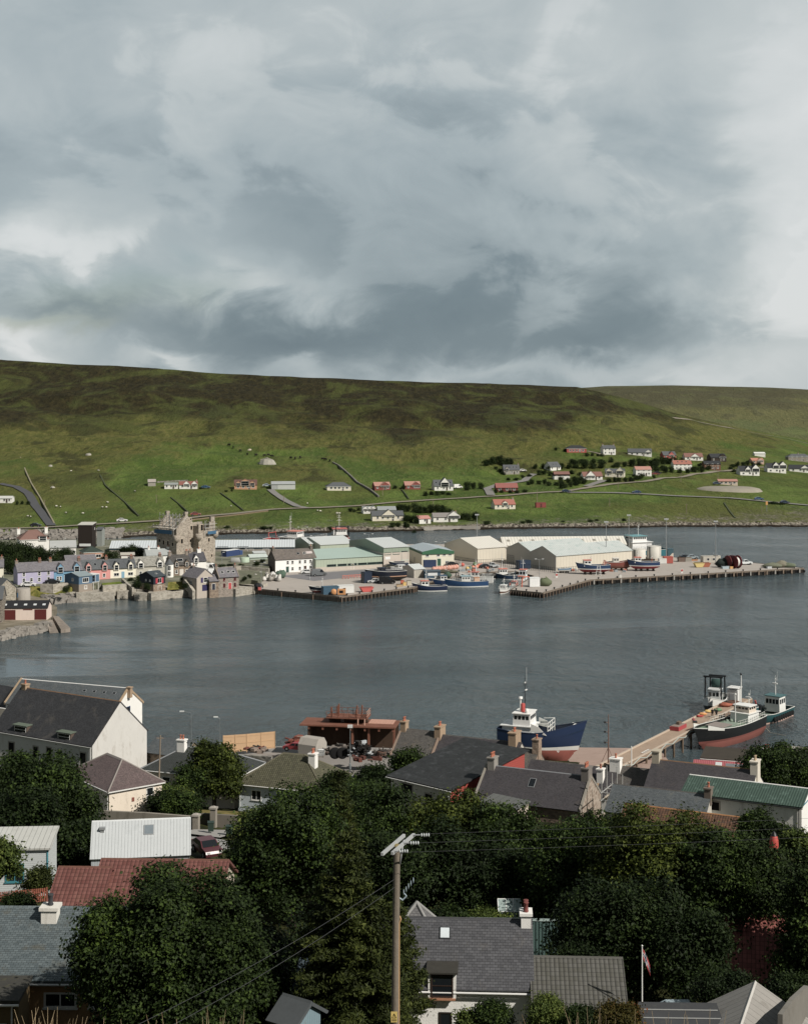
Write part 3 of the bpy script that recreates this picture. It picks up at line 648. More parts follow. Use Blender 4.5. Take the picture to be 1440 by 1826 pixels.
# --- vehicles: side profile lofted across the width
TYRE = mat('151516', .9); HUBM = metal('8c8f90')
_vm = {}
def vehicle(label, loc, rot, col, kind='car', group=None, sc=1.0):
    root = thing({'van': 'parked_van', 'pickup': 'pickup_truck'}.get(kind, 'parked_car'), label, {'van': 'van', 'pickup': 'pickup'}.get(kind, 'car'), loc, R(rot), group); root.scale = (sc,) * 3
    pm = paint(col, .3)
    if kind == 'van':
        L, Wd, prof, cab = 5.0, 1.95, [(-2.5, .35), (2.45, .35), (2.5, .8), (2.35, 1.1), (1.6, 1.25), (.95, 2.15), (.6, 2.3), (-2.4, 2.3), (-2.5, 2.1)], None
        glass = [[(1.5, 1.32), (.98, 2.02), (.3, 2.02), (.3, 1.32)]]; ws = ((1.62, 1.33), (1.0, 2.1)); wheels = (1.6, -1.5)
    elif kind == 'pickup':
        L, Wd, prof = 5.0, 1.85, [(-2.5, .45), (2.4, .45), (2.5, .75), (2.4, 1.0), (1.2, 1.1), (.6, 1.75), (-.4, 1.8), (-.6, 1.15), (-2.5, 1.15)]
        glass = [[(1.05, 1.15), (.55, 1.68), (-.35, 1.7), (-.45, 1.15)]]; ws = ((1.2, 1.12), (.62, 1.72)); wheels = (1.6, -1.5)
    else:
        L, Wd, prof = 4.2, 1.75, [(-2.05, .32), (2.05, .32), (2.12, .6), (2.0, .82), (1.05, .95), (.35, 1.42), (-.9, 1.47), (-1.75, 1.05), (-2.1, .92)]
        glass = [[(.85, .98), (.3, 1.36), (-.25, 1.4), (-.25, .98)], [(-.33, .98), (-.33, 1.4), (-.85, 1.4), (-1.5, 1.02)]]; ws = ((1.03, .97), (.38, 1.41)); wheels = (1.3, -1.25)
    key = (kind, col)
    if key not in _vm:
        def wd(z): return Wd / 2 * (1.0 if z < .95 else 1 - .16 * (z - .95) / .6) - (.05 if z < .4 else 0)
        b = MB(); n = len(prof); vs = [(x, -wd(z), z) for x, z in prof] + [(x, wd(z), z) for x, z in prof]
        b.add(vs, [tuple(range(n)), tuple(range(n, 2 * n))[::-1]] + [((i + 1) % n, i, n + i, n + (i + 1) % n) for i in range(n)], pm)
        for x in wheels:
            for s in (-1, 1): b.lathe((x, s * (Wd / 2 - .1) - .0, .33), [(.41, -.112), (.41, .112)], mat('0e0e0f', .95), 12, 'y')
        body = b.mesh('body'); g = MB()
        for q in glass:
            for s in (-1, 1):
                w4 = [(x, s * (wd(z) + .012), z) for x, z in q]; g.add(w4, [tuple(range(len(q)))[::s]], GLASS)
        (x0, z0), (x1, z1) = ws; e = .015
        g.add([(x0 + e, -wd(z0) + .1, z0 + e), (x0 + e, wd(z0) - .1, z0 + e), (x1 + e, wd(z1) - .1, z1 + e), (x1 + e, -wd(z1) + .1, z1 + e)], [(0, 1, 2, 3)], GLASS)
        if kind == 'car': g.add([(-1.72, -.7, 1.07), (-1.72, .7, 1.07), (-.97, .62, 1.455), (-.97, -.62, 1.455)], [(3, 2, 1, 0)], GLASS)
        lt = MB()
        for s in (-1, 1):
            xx = prof[2][0] - .03; lt.box((xx, s * (Wd / 2 - .3), prof[2][1] + .1), (.1, .26, .13), mat('b9bcb8', .2)); lt.box((-L / 2 - .0, s * (Wd / 2 - .2), prof[-1][1] - .05), (.08, .2, .22), mat('7a1512', .3))
        wh = MB(); wh.lathe((0, 0, 0), [(.33, -.1), (.33, .1)], TYRE, 14, 'y'); wh.lathe((0, 0, 0), [(.2, -.115), (.2, .115)], HUBM, 10, 'y')
        _vm[key] = (body, g.mesh('window'), lt.mesh('headlight'), wh.mesh('wheel'))
    def put(nm, me, p=(0, 0, 0)):
        o = bpy.data.objects.new(nm, me); C.objects.link(o); o.parent = root; o.location = p
    bo, gl, li, wh = _vm[key]; put('body', bo); put('window', gl); put('headlight', li)
    for x in wheels:
        for s in (-1, 1): put('wheel', wh, (x, s * (Wd / 2 - .09), .33))
    return root

# --- boats: hull lofted from stations, bow towards +x, waterline at z=0
def boat(label, loc, rot, L, B, fb, dr, top, bot, sheer=.35, bul=.7, deckc='5f6b66', band=None, stern=.8, rake=.12, wh=(), mast=(), gantry=(), rails=(), group=None,
         name='fishing_boat', cat='boat', stripe=None, extra=None, transom=.0, tilt=0, full=2.4, topband=None):
    root = thing(name, label, cat, loc, R(rot), group); root.rotation_euler.y = R(tilt)
    tm, bmt = paint(top, .4), paint(bot, .6); n = 22
    def hb(s):
        k = 1.0 if s < .5 else max(0.0, 1 - ((s - .5) / .5) ** full); return B / 2 * (stern + (1 - stern) * min(1, s / .35)) * k + .02
    def zs(s): return fb * (1 + sheer * max(0, (s - .45) / .55) ** 2 * 1.4 + sheer * .18 * max(0, (.3 - s) / .3) ** 2)
    lev = [(-1.0, .1), (-.75, .72), (0, .92), (.15, .93), (.5, .97), (.84, 1.0), (1.0, 1.01)]; rows = []
    for i in range(n + 1):
        s = i / n; zt = zs(s); r = []
        for q, bb in lev:
            z = q * dr if q < 0 else q * zt
            if q < 0: z *= (1 - .75 * max(0, (s - .82) / .18) ** 1.5) * (1 - .55 * max(0, (.18 - s) / .18))
            flare = 1.0 if q >= .5 else 1 - .35 * max(0, (s - .5) / .5) * (1 - max(q, 0))
            x = s * L - L / 2 + rake * L * (max(q, -.5) * .75 + .25) * max(0, (s - .55) / .45) ** 2 - transom * (1 - max(q, 0)) * -1 * max(0, (.15 - s) / .15)
            r.append((x, hb(s) * bb * flare, z))
        rows.append(r)
    m = len(lev)
    def hull(name, a, c, mm, parent):
        b = MB()
        for sg in (1, -1):
            vs = [(p[0], sg * p[1], p[2]) for r in rows for p in r[a:c + 1]]; k = c - a + 1
            fs = []
            for i in range(n):
                for j in range(k - 1):
                    f = (i * k + j, (i + 1) * k + j, (i + 1) * k + j + 1, i * k + j + 1); fs.append(f if sg < 0 else f[::-1])
            b.add(vs, fs, mm, True)
        r0 = rows[0]; q = [(p[0], p[1], p[2]) for p in r0[a:c + 1]] + [(p[0], -p[1], p[2]) for p in r0[a:c + 1]][::-1]; b.add(q, [tuple(range(len(q)))], mm)
        if a == 0:
            vs = [(r[0][0], sg * r[0][1], r[0][2]) for r in rows for sg in (1, -1)]; b.add(vs, [(2 * i, 2 * i + 1, 2 * i + 3, 2 * i + 2) for i in range(n)], mm)
        return b.build(name, parent)
    h1 = hull('bottom', 0, 2, bmt, root); h2 = hull('hull', 3, m - 1 if not topband else 4, tm, root)
    if topband: hull('bulwark', 4, m - 1, paint(topband, .4), root)
    hull('waterline_stripe', 2, 3, paint(stripe or 'd5d5d0', .5), root)
    b = MB(); vs = []
    for i in range(n + 1):
        s = i / n; z = zs(s) - bul; x = rows[i][5][0]; y = hb(s) * .97; vs += [(x, y, z), (x, -y, z)]
    b.add(vs, [(2 * i, 2 * i + 1, 2 * i + 3, 2 * i + 2) for i in range(n)], mat(deckc, .85, .25, .8, dirt=.4)); b.build('deck', root)
    b = MB(); cap = paint(band or 'cfcfca', .5)
    for sg in (1, -1): b.path([(r[-1][0], sg * r[-1][1], r[-1][2]) for r in rows], .07, cap)
    b.tube((rows[0][-1][0], rows[0][-1][1], rows[0][-1][2]), (rows[0][-1][0], -rows[0][-1][1], rows[0][-1][2]), .07, cap); b.build('gunwale', root)
    for q in wh:     # (x, length, width, z0, height, colour, roof colour, windows)
        x, wl, ww, z0, hh, wc, rc = q[:7]; win = q[7] if len(q) > 7 else 1
        o = MB().box((x, 0, z0 + hh / 2), (wl, ww, hh), paint(wc), 0, .94).build('wheelhouse', root)
        MB().box((x, 0, z0 + hh + .06), (wl * 1.06, ww * 1.08, .14), paint(rc)).build('wheelhouse_roof', o)
        if win:
            g = MB(); zz = z0 + hh * .68; gh = hh * .3; k = .965
            nw = max(2, int(ww / .8))
            for sg in (1, -1):
                for i in range(nw): yy = (-.5 + (i + .5) / nw) * ww * .86; g.box((x + sg * wl / 2 * k, yy, zz), (.05, ww * .86 / nw * .74, gh), GLASS)
                nl = max(2, int(wl / .9))
                for i in range(nl): xx = x + (-.5 + (i + .5) / nl) * wl * .88; g.box((xx, sg * ww / 2 * k, zz), (wl * .88 / nl * .7, .05, gh), GLASS)
            g.build('window', o)
    for q in mast:   # (x, z0, height, colour, spread)
        x, z0, hh, mc = q[:4]; sp = q[4] if len(q) > 4 else .8; b = MB(); mm = paint(mc); b.tube((x, 0, z0), (x, 0, z0 + hh), .11, mm, .05)
        for k, wd_ in ((.55, 1.0), (.75, .7), (.9, .45)): b.tube((x, -sp * wd_, z0 + hh * k), (x, sp * wd_, z0 + hh * k), .045, mm)
        b.box((x + .25, 0, z0 + hh * .6), (.3, 1.1, .12), WHITE); b.ball((x, 0, z0 + hh * .8), .18, WHITE, 8); b.tube((x, sp * .7, z0 + hh * .75), (x, sp * .7, z0 + hh * 1.2), .025, WHITE); b.build('mast', root)
    for q in gantry:  # (x, z0, height, width, colour)
        x, z0, hh, ww, gc = q; b = MB(); mm = paint(gc)
        for sg in (1, -1): b.tube((x, sg * ww / 2, z0), (x, sg * ww / 2 * .9, z0 + hh), .12, mm); b.tube((x + hh * .4, sg * ww / 2, z0), (x, sg * ww / 2 * .9, z0 + hh * .85), .07, mm)
        b.tube((x, -ww / 2, z0 + hh), (x, ww / 2, z0 + hh), .13, mm); b.build('gantry', root)
    for q in rails:   # (s0, s1, colour) pipe rail on the bulwark
        s0, s1, rc = q; b = MB(); mm = paint(rc); i0, i1 = int(s0 * n), int(s1 * n)
        for sg in (1, -1):
            for dz in (.5, .95): b.path([(rows[i][-1][0], sg * rows[i][-1][1] * .97, rows[i][-1][2] + dz) for i in range(i0, i1 + 1)], .035, mm, 4)
            for i in range(i0, i1 + 1): p = rows[i][-1]; b.tube((p[0], sg * p[1] * .97, p[2] - .05), (p[0], sg * p[1] * .97, p[2] + .95), .035, mm, n=4)
        b.build('railing', root)
    root['L'] = L
    if extra: extra(root, zs)
    return root

# --- vegetation
def leaf_mat(name, c0, c1, c2):
    m = bpy.data.materials.new(name); m.use_nodes = True; t = NT(m.node_tree)
    ri = t.n('ShaderNodeNewGeometry').outputs['Random Per Island']
    big = t.noise(t.pos(), .35, 3, .6)
    f = t.m('ADD', t.m('ADD', .1, t.m('MULTIPLY', ri, .45)), t.m('MULTIPLY', t.m('SUBTRACT', big, .35), 1.2))
    c = t.ramp(f, [(.1, hx(c0)), (.55, hx(c1)), (1.0, hx(c2))])
    pr = t.n('ShaderNodeBsdfPrincipled'); t.put(pr.inputs['Base Color'], c); pr.inputs['Roughness'].default_value = .6; pr.inputs['Specular IOR Level'].default_value = .14
    tr = t.n('ShaderNodeBsdfTranslucent'); t.put(tr.inputs[0], c); mx_ = t.n('ShaderNodeMixShader'); mx_.inputs[0].default_value = .14
    t.put(mx_.inputs[1], pr.outputs[0]); t.put(mx_.inputs[2], tr.outputs[0]); t.put(t.n('ShaderNodeOutputMaterial').inputs[0], mx_.outputs[0]); return m
LEAF = leaf_mat('sycamore_leaf', '131b0c', '29371a', '576a2e')
LEAF2 = leaf_mat('ash_leaf', '121a0c', '263318', '4e612b')
LEAF3 = leaf_mat('maple_leaf', '171d0c', '353f1a', '66702f')
LEAFL = leaf_mat('light_leaf', '222c11', '48562a', '7d8644')
LEAFD = leaf_mat('dark_leaf', '10180c', '1f2b15', '394823')
NEEDLE = leaf_mat('spruce_needle', '1a2010', '333b1c', '5b622f')
LEAFFAR = leaf_mat('far_leaf', '182110', '28341a', '3e4b26')
BARK = mat('4a4238', .95, .25, 2.0, bump=.5, bs=30)
def leaves(name, lobes, n, size, m, seed, parent, flat=.25, elong=1.4):
    """leaf blades spread through a union of ellipsoid lobes [(x,y,z,rx,ry,rz)]; most sit near the outside"""
    rg = np.random.default_rng(seed); lo = np.array(lobes, float); vol = (lo[:, 3] * lo[:, 4] + lo[:, 4] * lo[:, 5] + lo[:, 3] * lo[:, 5]); pk = rg.choice(len(lo), n, p=vol / vol.sum())
    d = rg.normal(size=(n, 3)); d /= np.linalg.norm(d, axis=1)[:, None]
    rad = 1 - np.abs(rg.normal(0, .15, n)); sel = rg.random(n) < .12; rad[sel] = rg.random(sel.sum()) ** .5
    # clumps: pull blades towards twig ends
    k = max(12, n // 55); tw = rg.integers(0, n, k); a = rg.integers(0, k, n)
    c = lo[pk, :3] + d * lo[pk, 3:] * rad[:, None]
    same = rg.random(n) < .86
    cc = c[tw[a]] + rg.normal(0, 1, (n, 3)) * size * np.array([2.9, 2.9, 1.25]) ; c = np.where(same[:, None], cc, c); dn = np.where(same[:, None], d[tw[a]], d)
    nn = dn * .9 + rg.normal(0, .55, (n, 3)) + np.array([0, 0, .45]); nn /= np.linalg.norm(nn, axis=1)[:, None]
    u = np.cross(nn, rg.normal(size=(n, 3))); u /= np.linalg.norm(u, axis=1)[:, None]; v = np.cross(nn, u)
    s = size * rg.uniform(.6, 1.35, n)[:, None]; e = elong
    p0 = c - u * s * e * .5; p2 = c + u * s * e * .5; dr = nn * s * flat
    p1 = c + v * s * .5 - dr * 0 + nn * 0; p3 = c - v * s * .5
    co = np.stack([p0, p1 + dr * .3, p2 - dr * .6, p3 + dr * .3], 1).reshape(-1, 3); f = np.arange(4 * n).reshape(n, 4)
    return npmesh(name, co, f, m, False, parent)
def lobes_for(rx, ry, h, z0, k, seed, irregular=.35):
    """uneven crown: a core and k bulges over its surface"""
    rg = random.Random(seed); zc = z0 + h / 2; L = [(0, 0, zc, rx * .62, ry * .62, h * .36)]; k = int(k * 1.7)
    for i in range(k):
        a = 2.399 * i + rg.uniform(-.4, .4); t = (i + .5) / k; zz = z0 + h * (.16 + .74 * t); f = math.sqrt(max(.05, 1 - ((zz - zc + h * .08) / (h * .56)) ** 2))
        q = rg.uniform(.15, .15 + irregular * .55)
        L.append((math.cos(a) * rx * f * rg.uniform(.6, .86), math.sin(a) * ry * f * rg.uniform(.6, .86), zz, rx * q, ry * q, h * q * .62))
    x0 = max(abs(q[0]) + q[3] for q in L); y0 = max(abs(q[1]) + q[4] for q in L); lo = min(q[2] - q[5] for q in L); hi = max(q[2] + q[5] for q in L)
    fx, fy, fz = rx / x0, ry / y0, h / (hi - lo)
    return [(q[0] * fx, q[1] * fy, z0 + (q[2] - lo) * fz, q[3] * fx, q[4] * fy, q[5] * fz) for q in L]
def tree(label, loc, rx, ry, h, z0, n, size, m=None, k=14, seed=1, group=None, name='broadleaf_tree', cat='tree', lobes=None, limbs=True, flat=.25):
    root = thing(name, label, cat, loc, 0, group); L = lobes or lobes_for(rx, ry, h - z0, z0, k, seed)
    leaves('crown', L, n, size, m or LEAF, seed, root, flat)
    b = MB(); rg = random.Random(seed + 5); r = max(.06, h * .03); zt = z0 + (h - z0) * .45
    b.tube((0, 0, -1.0), (rg.uniform(-.2, .2), 0, zt), r * 1.2, BARK, r * .7, 8)
    if limbs:
        for q in L[1:]:
            b.tube((0, 0, z0 * .7 + (zt - z0) * rg.uniform(.2, 1.0)), (q[0] * .9, q[1] * .9, q[2]), r * .45, BARK, r * .12, 5)
    b.build('trunk', root); return root
def conifer(label, loc, r, h, n, size, seed=1, z0=.6, group=None, m=None):
    root = thing('conifer_tree', label, 'tree', loc, 0, group); rg = random.Random(seed); L = []
    k = int(h * 7)
    b = MB(); b.tube((0, 0, -1), (0, 0, h * .97), h * .02, BARK, .03, 7); b.build('trunk', root); bb = MB()
    nw = int(h / .62); wl = [(j, q_) for j in range(nw) for q_ in range(9)]
    for j, q_ in wl:
        t = (j / nw) ** .92; z = z0 + (h - z0) * t + rg.uniform(-.08, .08); rr = r * (1 - t) ** .8 * rg.uniform(.6, 1.2) + .1; a = j * 1.1 + q_ * .698 + rg.uniform(-.2, .2)
        for s_ in (.3, .55, .8, 1.0):
            L.append((math.cos(a) * rr * s_, math.sin(a) * rr * s_, z - rr * .16 * s_ + .30 * s_ * s_, max(.08, rr * .17), max(.08, rr * .17), .07 + rr * .012))
        bb.tube((0, 0, z), (math.cos(a) * rr, math.sin(a) * rr, z - rr * .16 + .26), .04, BARK, .01, 4)
    bb.build('branch', root); leaves('crown', L, n, size, m or NEEDLE, seed, root, .1, 3.2); return root
_bush = {}
def far_bush(label, loc, sx, sy, sz, group, seed=0, m=None, name='hillside_tree', cat='tree', n=1400, size=.5):
    """small distant tree: crown and trunk, unit sized and scaled"""
    key = (seed % 5, (m or LEAFFAR).name, n, size)
    if key not in _bush:
        root = thing(name, label, cat, (0, 0, 0)); L = [(0, 0, .5, .36, .36, .36)]; rg = random.Random(seed * 7 + 3)
        for i in range(9):
            a = i * 2.4; q = rg.uniform(.16, .27); L.append((math.cos(a) * .33, math.sin(a) * .33, rg.uniform(.16, .78), q, q, q * .8))
        leaves('crown', L, n, size * .17, m or LEAFFAR, seed + 11, root); MB().tube((0, 0, -.3), (0, 0, .5), .035, BARK, .02, 5).build('trunk', root); _bush[key] = root; o = root
    else: o = copy_tree(_bush[key])
    o.name = name; o['label'] = label; o['category'] = cat; o['group'] = group; o.location = loc; o.scale = (sx, sy, sz); o.rotation_euler = (0, 0, seed * 1.3)
    return o
# ------------------------------------------------------------------ the far shore: houses on the hillside
W1, W2, W3 = harl('dcdad4', .15), harl('d8cfba', .15), harl('9c968b', .2)
TIMR, TIMD, TIMO = mat('8c3f36', .8, .12, .8, tex='plank', a=.25), mat('3a302a', .8, .15, .8, tex='plank', a=.25), harl('c08a62', .15)
G1 = 'houses on the hillside across the water'
SL, RD, PK = FAR_GREY, FAR_RED, mat('b07a6a', .85, .1, .3)
DK = mat('33363a', .8, .12, .2)
def fh(label, x0, x1, by, wp, rp, wall, roof, rot=8, nw=3, Wd=7.5, ch=0, hip='', dorm=(), vw='w', op=(), two=False, name='house', cat='house', sky=(), **k):
    p = hit((x0 + x1) / 2, by); s = p.y / F; L = (x1 - x0) * s * .95; h = max(2.3, wp * s); r = max(.9, rp * s)
    o = row('f', vw, nw, .9, 1.5 if vw == 'v' else 1.1, 1.3, L * .66) if nw else []
    if two: o += row('f', 'w', nw, 3.3, 1.1, 1.2, L * .66)
    if nw: o.append(('f', 'd', L * .16, .0, .95, 2.0, '4a3b33'))
    cc = [(x * (L / 2 - .5), .9, .7, 1.0, CONC, 2) for x in {0: (), 1: (1,), 2: (-1, 1), 3: (0,)}[ch]]
    dd = [(q[0] * L, q[1], q[2], q[3], q[4] if len(q) > 4 else wall) for q in dorm]
    return house(label, p + Vector((0, 0, .1)), L, Wd, h, r, rot, wall, roof, tuple(o) + tuple(op), cc, dd, sky, hip, cat, G1, name, detail=0, base=5, **k)
fh('red bungalow with white windows and dark hipped roof, highest of the scattered houses', 1009, 1046, 807, 7, 5, mat('b0463f', .85, .1, .5), DK, 4, 5, hip='lr', vw='v')
fh('tall white two-storey house with grey roof and chimney at each gable, uphill', 1074, 1098, 811, 11, 5, W1, SL, 10, 3, ch=2, two=True)
fh('long white bungalow with low grey roof beside the tall two-storey one', 1118, 1162, 813, 6, 6, W1, SL, -6, 4, dorm=((.36, 4.5, .4, 1.8),), vw='v')
fh('small red house behind dark trees with its gable showing', 1181, 1206, 818, 6, 6, mat('b5514a', .85, .1, .5), FAR_GREY, 12, 2, dorm=((.12, 5, .3, 2.4),))
fh('white bungalow with brown red roof and wide white gable among trees', 1219, 1254, 821, 6, 6, W1, RD, 6, 3, dorm=((.05, 6.5, .3, 2.2),), vw='v')
fh('black timber house with dark roof between red-roofed neighbours', 1265, 1296, 823, 7, 6, TIMD, DK, 14, 2, dorm=((.25, 6, .6, 2.2),))
fh('low white twin shed high on the slope near the hill road', 1344, 1364, 814, 4, 2, W1, mat('d8d8d4', .6), 0, 0, name='shed', cat='shed')
fh('small pink house with orange gabled roof above the new estate', 1339, 1362, 827, 4, 4, harl('c7a08c'), mat('b7765c', .85), 8, 2, dorm=((.2, 5, .3, 1.8),))
fh('large grey two-storey house at the frame edge, upper row', 1403, 1446, 823, 8, 5, harl('8b8276'), SL, 6, 4, two=True, ch=3, hip='lr')
fh('steep slate-roofed white cottage with gable end above the shore bends', 978, 1002, 839, 6, 8, W1, SL, 32, 2, sky=((-1, .5, .8, 1), (1.5, .5, .8, 1)))
fh('black-boarded house with red roof on a white basement', 987, 1016, 855, 9, 4, TIMD, RD, 4, 3, plinth=(W1, 2.0), vw='v')
fh('white house with red roof and central gable by the fork of the shore road', 1038, 1075, 856, 6, 7, W1, RD, 8, 3, dorm=((-.12, 6, .5, 3),), vw='v')
fh('cream cottage with grey gables below the thick belt of trees', 1077, 1113, 851, 8, 6, W2, SL, -12, 2, dorm=((.28, 5, 1.2, 2.4), (-.28, 4, 1.0, 2.0)))
fh('white two-storey house with plain pale pink roof', 1132, 1162, 849, 11, 5, W1, PK, 6, 3, two=True)
fh('big white two-storey house with rust red roof and roof lights', 1199, 1234, 839, 11, 6, W1, mat('a2604e', .85), 6, 4, two=True, ch=2, sky=((-3, .6, .8, .9), (0, .6, .8, .9), (3, .6, .8, .9)))
fh('brown timber house with dark roof and front balcony', 1254, 1285, 838, 10, 5, mat('7a4f3c', .85, .1, .6, tex='plank', a=.25), DK, 4, 3, two=True, op=(('f', 'p', 0, 2.5, 11, .9, '8a6a52', 'balcony'),))
fh('white villa with two dark slate gables, first of the new estate', 1317, 1355, 848, 8, 8, W1, DK, 10, 3, dorm=((.30, 5.5, 1.8, 2.8), (-.1, 4, 1.2, 2.2)), vw='v')
fh('white villa with dark gables, middle one of the new estate', 1366, 1402, 843, 9, 7, W1, DK, 6, 3, dorm=((-.05, 4.5, 1.6, 2.4), (.33, 5.5, 1.8, 2.6)), vw='v')
fh('low white villa with dark roof at the end of the new estate', 1406, 1446, 842, 6, 6, W1, DK, -4, 3, dorm=((.2, 6, .5, 2.2),), vw='v')
fh('cream bungalow standing alone on a round gravel mound', 1279, 1315, 865, 6, 3, harl('cdb9a6'), PK, -4, 4, vw='v')
fh('cream bungalow with dark slate hips behind a green fence', 582, 627, 875, 7, 7, W2, SL, 10, 5, hip='lr', vw='v')
fh('dark red timber bungalow with pink roof beside the bright green paddock', 667, 697, 874, 7, 6, TIMR, PK, 14, 2, dorm=((.15, 6, .4, 2),), hip='')
fh('red timber bungalow with large white front windows', 721, 750, 873, 7, 6, TIMR, PK, 8, 0, op=(('f', 'v', 2.5, .9, 3.6, 1.5), ('f', 'w', -2.6, .9, 1.2, 1.4)), dorm=((.22, 5.5, .3, 1.9),))
fh('white house with steep dark roof, big central gable and three upper windows', 773, 809, 875, 8, 10, W1, SL, 12, 3, dorm=((.05, 5, 2.2, 2.8),), sky=((-4.3, .55, .9, 1.1), (4.4, .55, .9, 1.1)))
fh('grey stone cottage with four roof lights below a dark copse', 897, 927, 846, 8, 8, W3, SL, 6, 3, ch=1, sky=((-3.5, .5, .8, 1), (-1.2, .5, .8, 1), (1.2, .5, .8, 1), (3.5, .5, .8, 1)), dorm=((-.3, 2.4, .9, 1.2),))
fh('long dark red timber house with red roof and white picket fence', 883, 924, 877, 7, 7, mat('6b2f2a', .8, .12, .8, tex='plank', a=.25), mat('96544c', .85), 5, 3, vw='v')
fh('cream house with red roof and dormer, lone above the shore', 880, 920, 908, 8, 8, W2, mat('a5604f', .85), 12, 4, dorm=((.0, 3, .9, 1.1),), ch=1)
fh('cream double cottage with grey roof and wide front gable near the shore', 662, 721, 929, 9, 7, W2, SL, 8, 5, dorm=((.02, 6.5, .4, 2.6),), ch=0)
fh('long grey-roofed barn behind the cream double cottage', 673, 707, 918, 4, 5, harl('a8a49c'), mat('8f9698', .6, .1, .3), 8, 0, name='barn', cat='barn')
fh('white byre with a bumpy row of small roofs', 647, 670, 916, 4, 3, W1, mat('a9adac', .6), 10, 3, dorm=((-.33, 3, .3, 1.2), (.0, 3, .3, 1.2), (.33, 3, .3, 1.2)), name='byre', cat='barn')
fh('white cottage with grey roof, white gable wing and sea wall garden', 771, 817, 931, 8, 6, W1, mat('85807c', .8), 7, 3, dorm=((.34, 6, .8, 2.2),), ch=1)
fh('low pink-roofed outhouse beside the white sea wall cottage', 746, 769, 934, 5, 4, W1, mat('bf7f72', .85), 20, 1, name='outhouse', cat='shed')
fh('white farmhouse with red roof and two small gables in the open fields', 319, 353, 872, 6, 5, W1, mat('8d5347', .85), 8, 3, dorm=((-.1, 3.6, .6, 1.8), (.33, 3.6, .6, 1.8)), ch=1)
fh('flat white farm steading joined to the red-roofed farmhouse', 293, 318, 872, 6, 2, W1, mat('8e9492', .6), 8, 3, name='steading', cat='barn')
fh('small stone byre by the farm dyke', 264, 278, 867, 4, 4, W3, mat('a49a92', .8), 10, 0, name='byre', cat='barn')
fh('orange house with brown roof and two upper balconies', 417, 459, 873, 8, 8, TIMO, mat('6a4a40', .85), 6, 4, dorm=((-.02, 5, 2.3, 1.2), (-.32, 3, 1.2, 1.2), (.3, 3, 1.2, 1.2)), vw='v')
fh('big grey metal barn with pale doors beside the farm track', 483, 527, 873, 9, 4, mat('a7abac', .6, .08, .4, tex='corr', a=.9), mat('9ba1a3', .5), 6, 0, name='barn', cat='barn', op=(('f', 'g', 2, .0, 10, 3.2, 'b9bcba'),))
fh('white holiday chalet at the frame edge below the curving road', -6, 22, 897, 6, 3, W1, mat('bfc0bc', .6), 4, 3, name='chalet', cat='chalet')
def heap(label, px, py, dx, h):
    p = hit(px, py); b = MB(); b.lathe((0, 0, -1.5), [(dx, 0), (dx * .9, h * .6 + 1.2), (dx * .72, h + 1.5), (.5, h + 1.55)], mat('8f8878', .95, .25, .3, bump=.4, bs=4), 26); o = b.build('gravel_mound', None, p); o.scale = (1, .8, 1); tag(o, label, 'mound')
heap('round grey gravel mound carrying the lone cream bungalow', 1297, 873, 22, 1.5)
p = hit(963, 905); tag(MB().box((0, 0, 1.3), (5.5, 2.4, 2.6), mat('8f3a34', .7, .15, .5, tex='vplank', a=.3)).box((0, 0, 2.66), (5.6, 2.5, .12), mat('7b3430', .7)).box((0, -1.22, 1.2), (.9, .06, 2.0), mat('5c2925', .7)).build('shipping_container', None, p, .2), 'red container on the gravel pad by the shore field', 'container')
# --- trees of the hillside, clump by clump
def clump(label, group, lst, seed):
    for i, (px, py, wpx, hpx) in enumerate(lst):
        p = hit(px, py); s = p.y / F; far_bush(label, p - Vector((0, 0, .3)), wpx * s * .62, wpx * s * .55, hpx * s * 1.05, group, seed + i, LEAFFAR if (i + seed) % 3 else LEAFD)
def line(x0, y0, x1, y1, n, wpx, hpx, sd):
    rg = random.Random(sd); return [(x0 + (x1 - x0) * i / max(1, n - 1) + rg.uniform(-2, 2), y0 + (y1 - y0) * i / max(1, n - 1) + rg.uniform(-1.5, 1.5), wpx * rg.uniform(.75, 1.25), hpx * rg.uniform(.75, 1.2)) for i in range(n)]
clump('dark wind-clipped tree in the copse above the grey stone cottage', 'copse above the stone cottage', line(868, 829, 912, 828, 7, 15, 14, 1) + line(882, 836, 896, 846, 3, 10, 8, 2), 0)
clump('bushy tree in the belt between the upper white houses', 'tree belt between the white houses', line(1128, 832, 1200, 828, 8, 17, 14, 3) + line(1135, 842, 1180, 838, 5, 15, 13, 4) + line(1212, 826, 1262, 834, 4, 11, 8, 5), 3)
clump('low tree in the hedge behind the cream gabled cottage', 'trees by the cream gabled cottage', line(1092, 833, 1124, 832, 4, 12, 9, 6) + line(1086, 861, 1142, 856, 7, 13, 11, 7), 1)
clump('shrubby tree beside the black-boarded house', 'trees round the black-boarded house', line(962, 846, 988, 850, 4, 12, 10, 8) + line(1000, 872, 1040, 862, 6, 12, 11, 9) + line(1018, 846, 1032, 848, 2, 11, 10, 10), 2)
clump('low dark tree in the hedge along the upper track', 'hedge along the upper track', line(1046, 813, 1074, 813, 4, 9, 7, 11) + line(990, 804, 1008, 806, 2, 9, 6, 30), 4)
clump('dark shrub in the shelter belt below the pink house', 'shelter belt below the pink house', line(1306, 833, 1352, 830, 6, 11, 9, 12), 0)
clump('dark tree beside the white house with the steep roof', 'trees beside the steep white house', line(834, 874, 856, 873, 3, 13, 15, 13) + line(760, 884, 800, 882, 5, 11, 8, 14) + line(702, 873, 716, 874, 2, 9, 9, 15), 2)
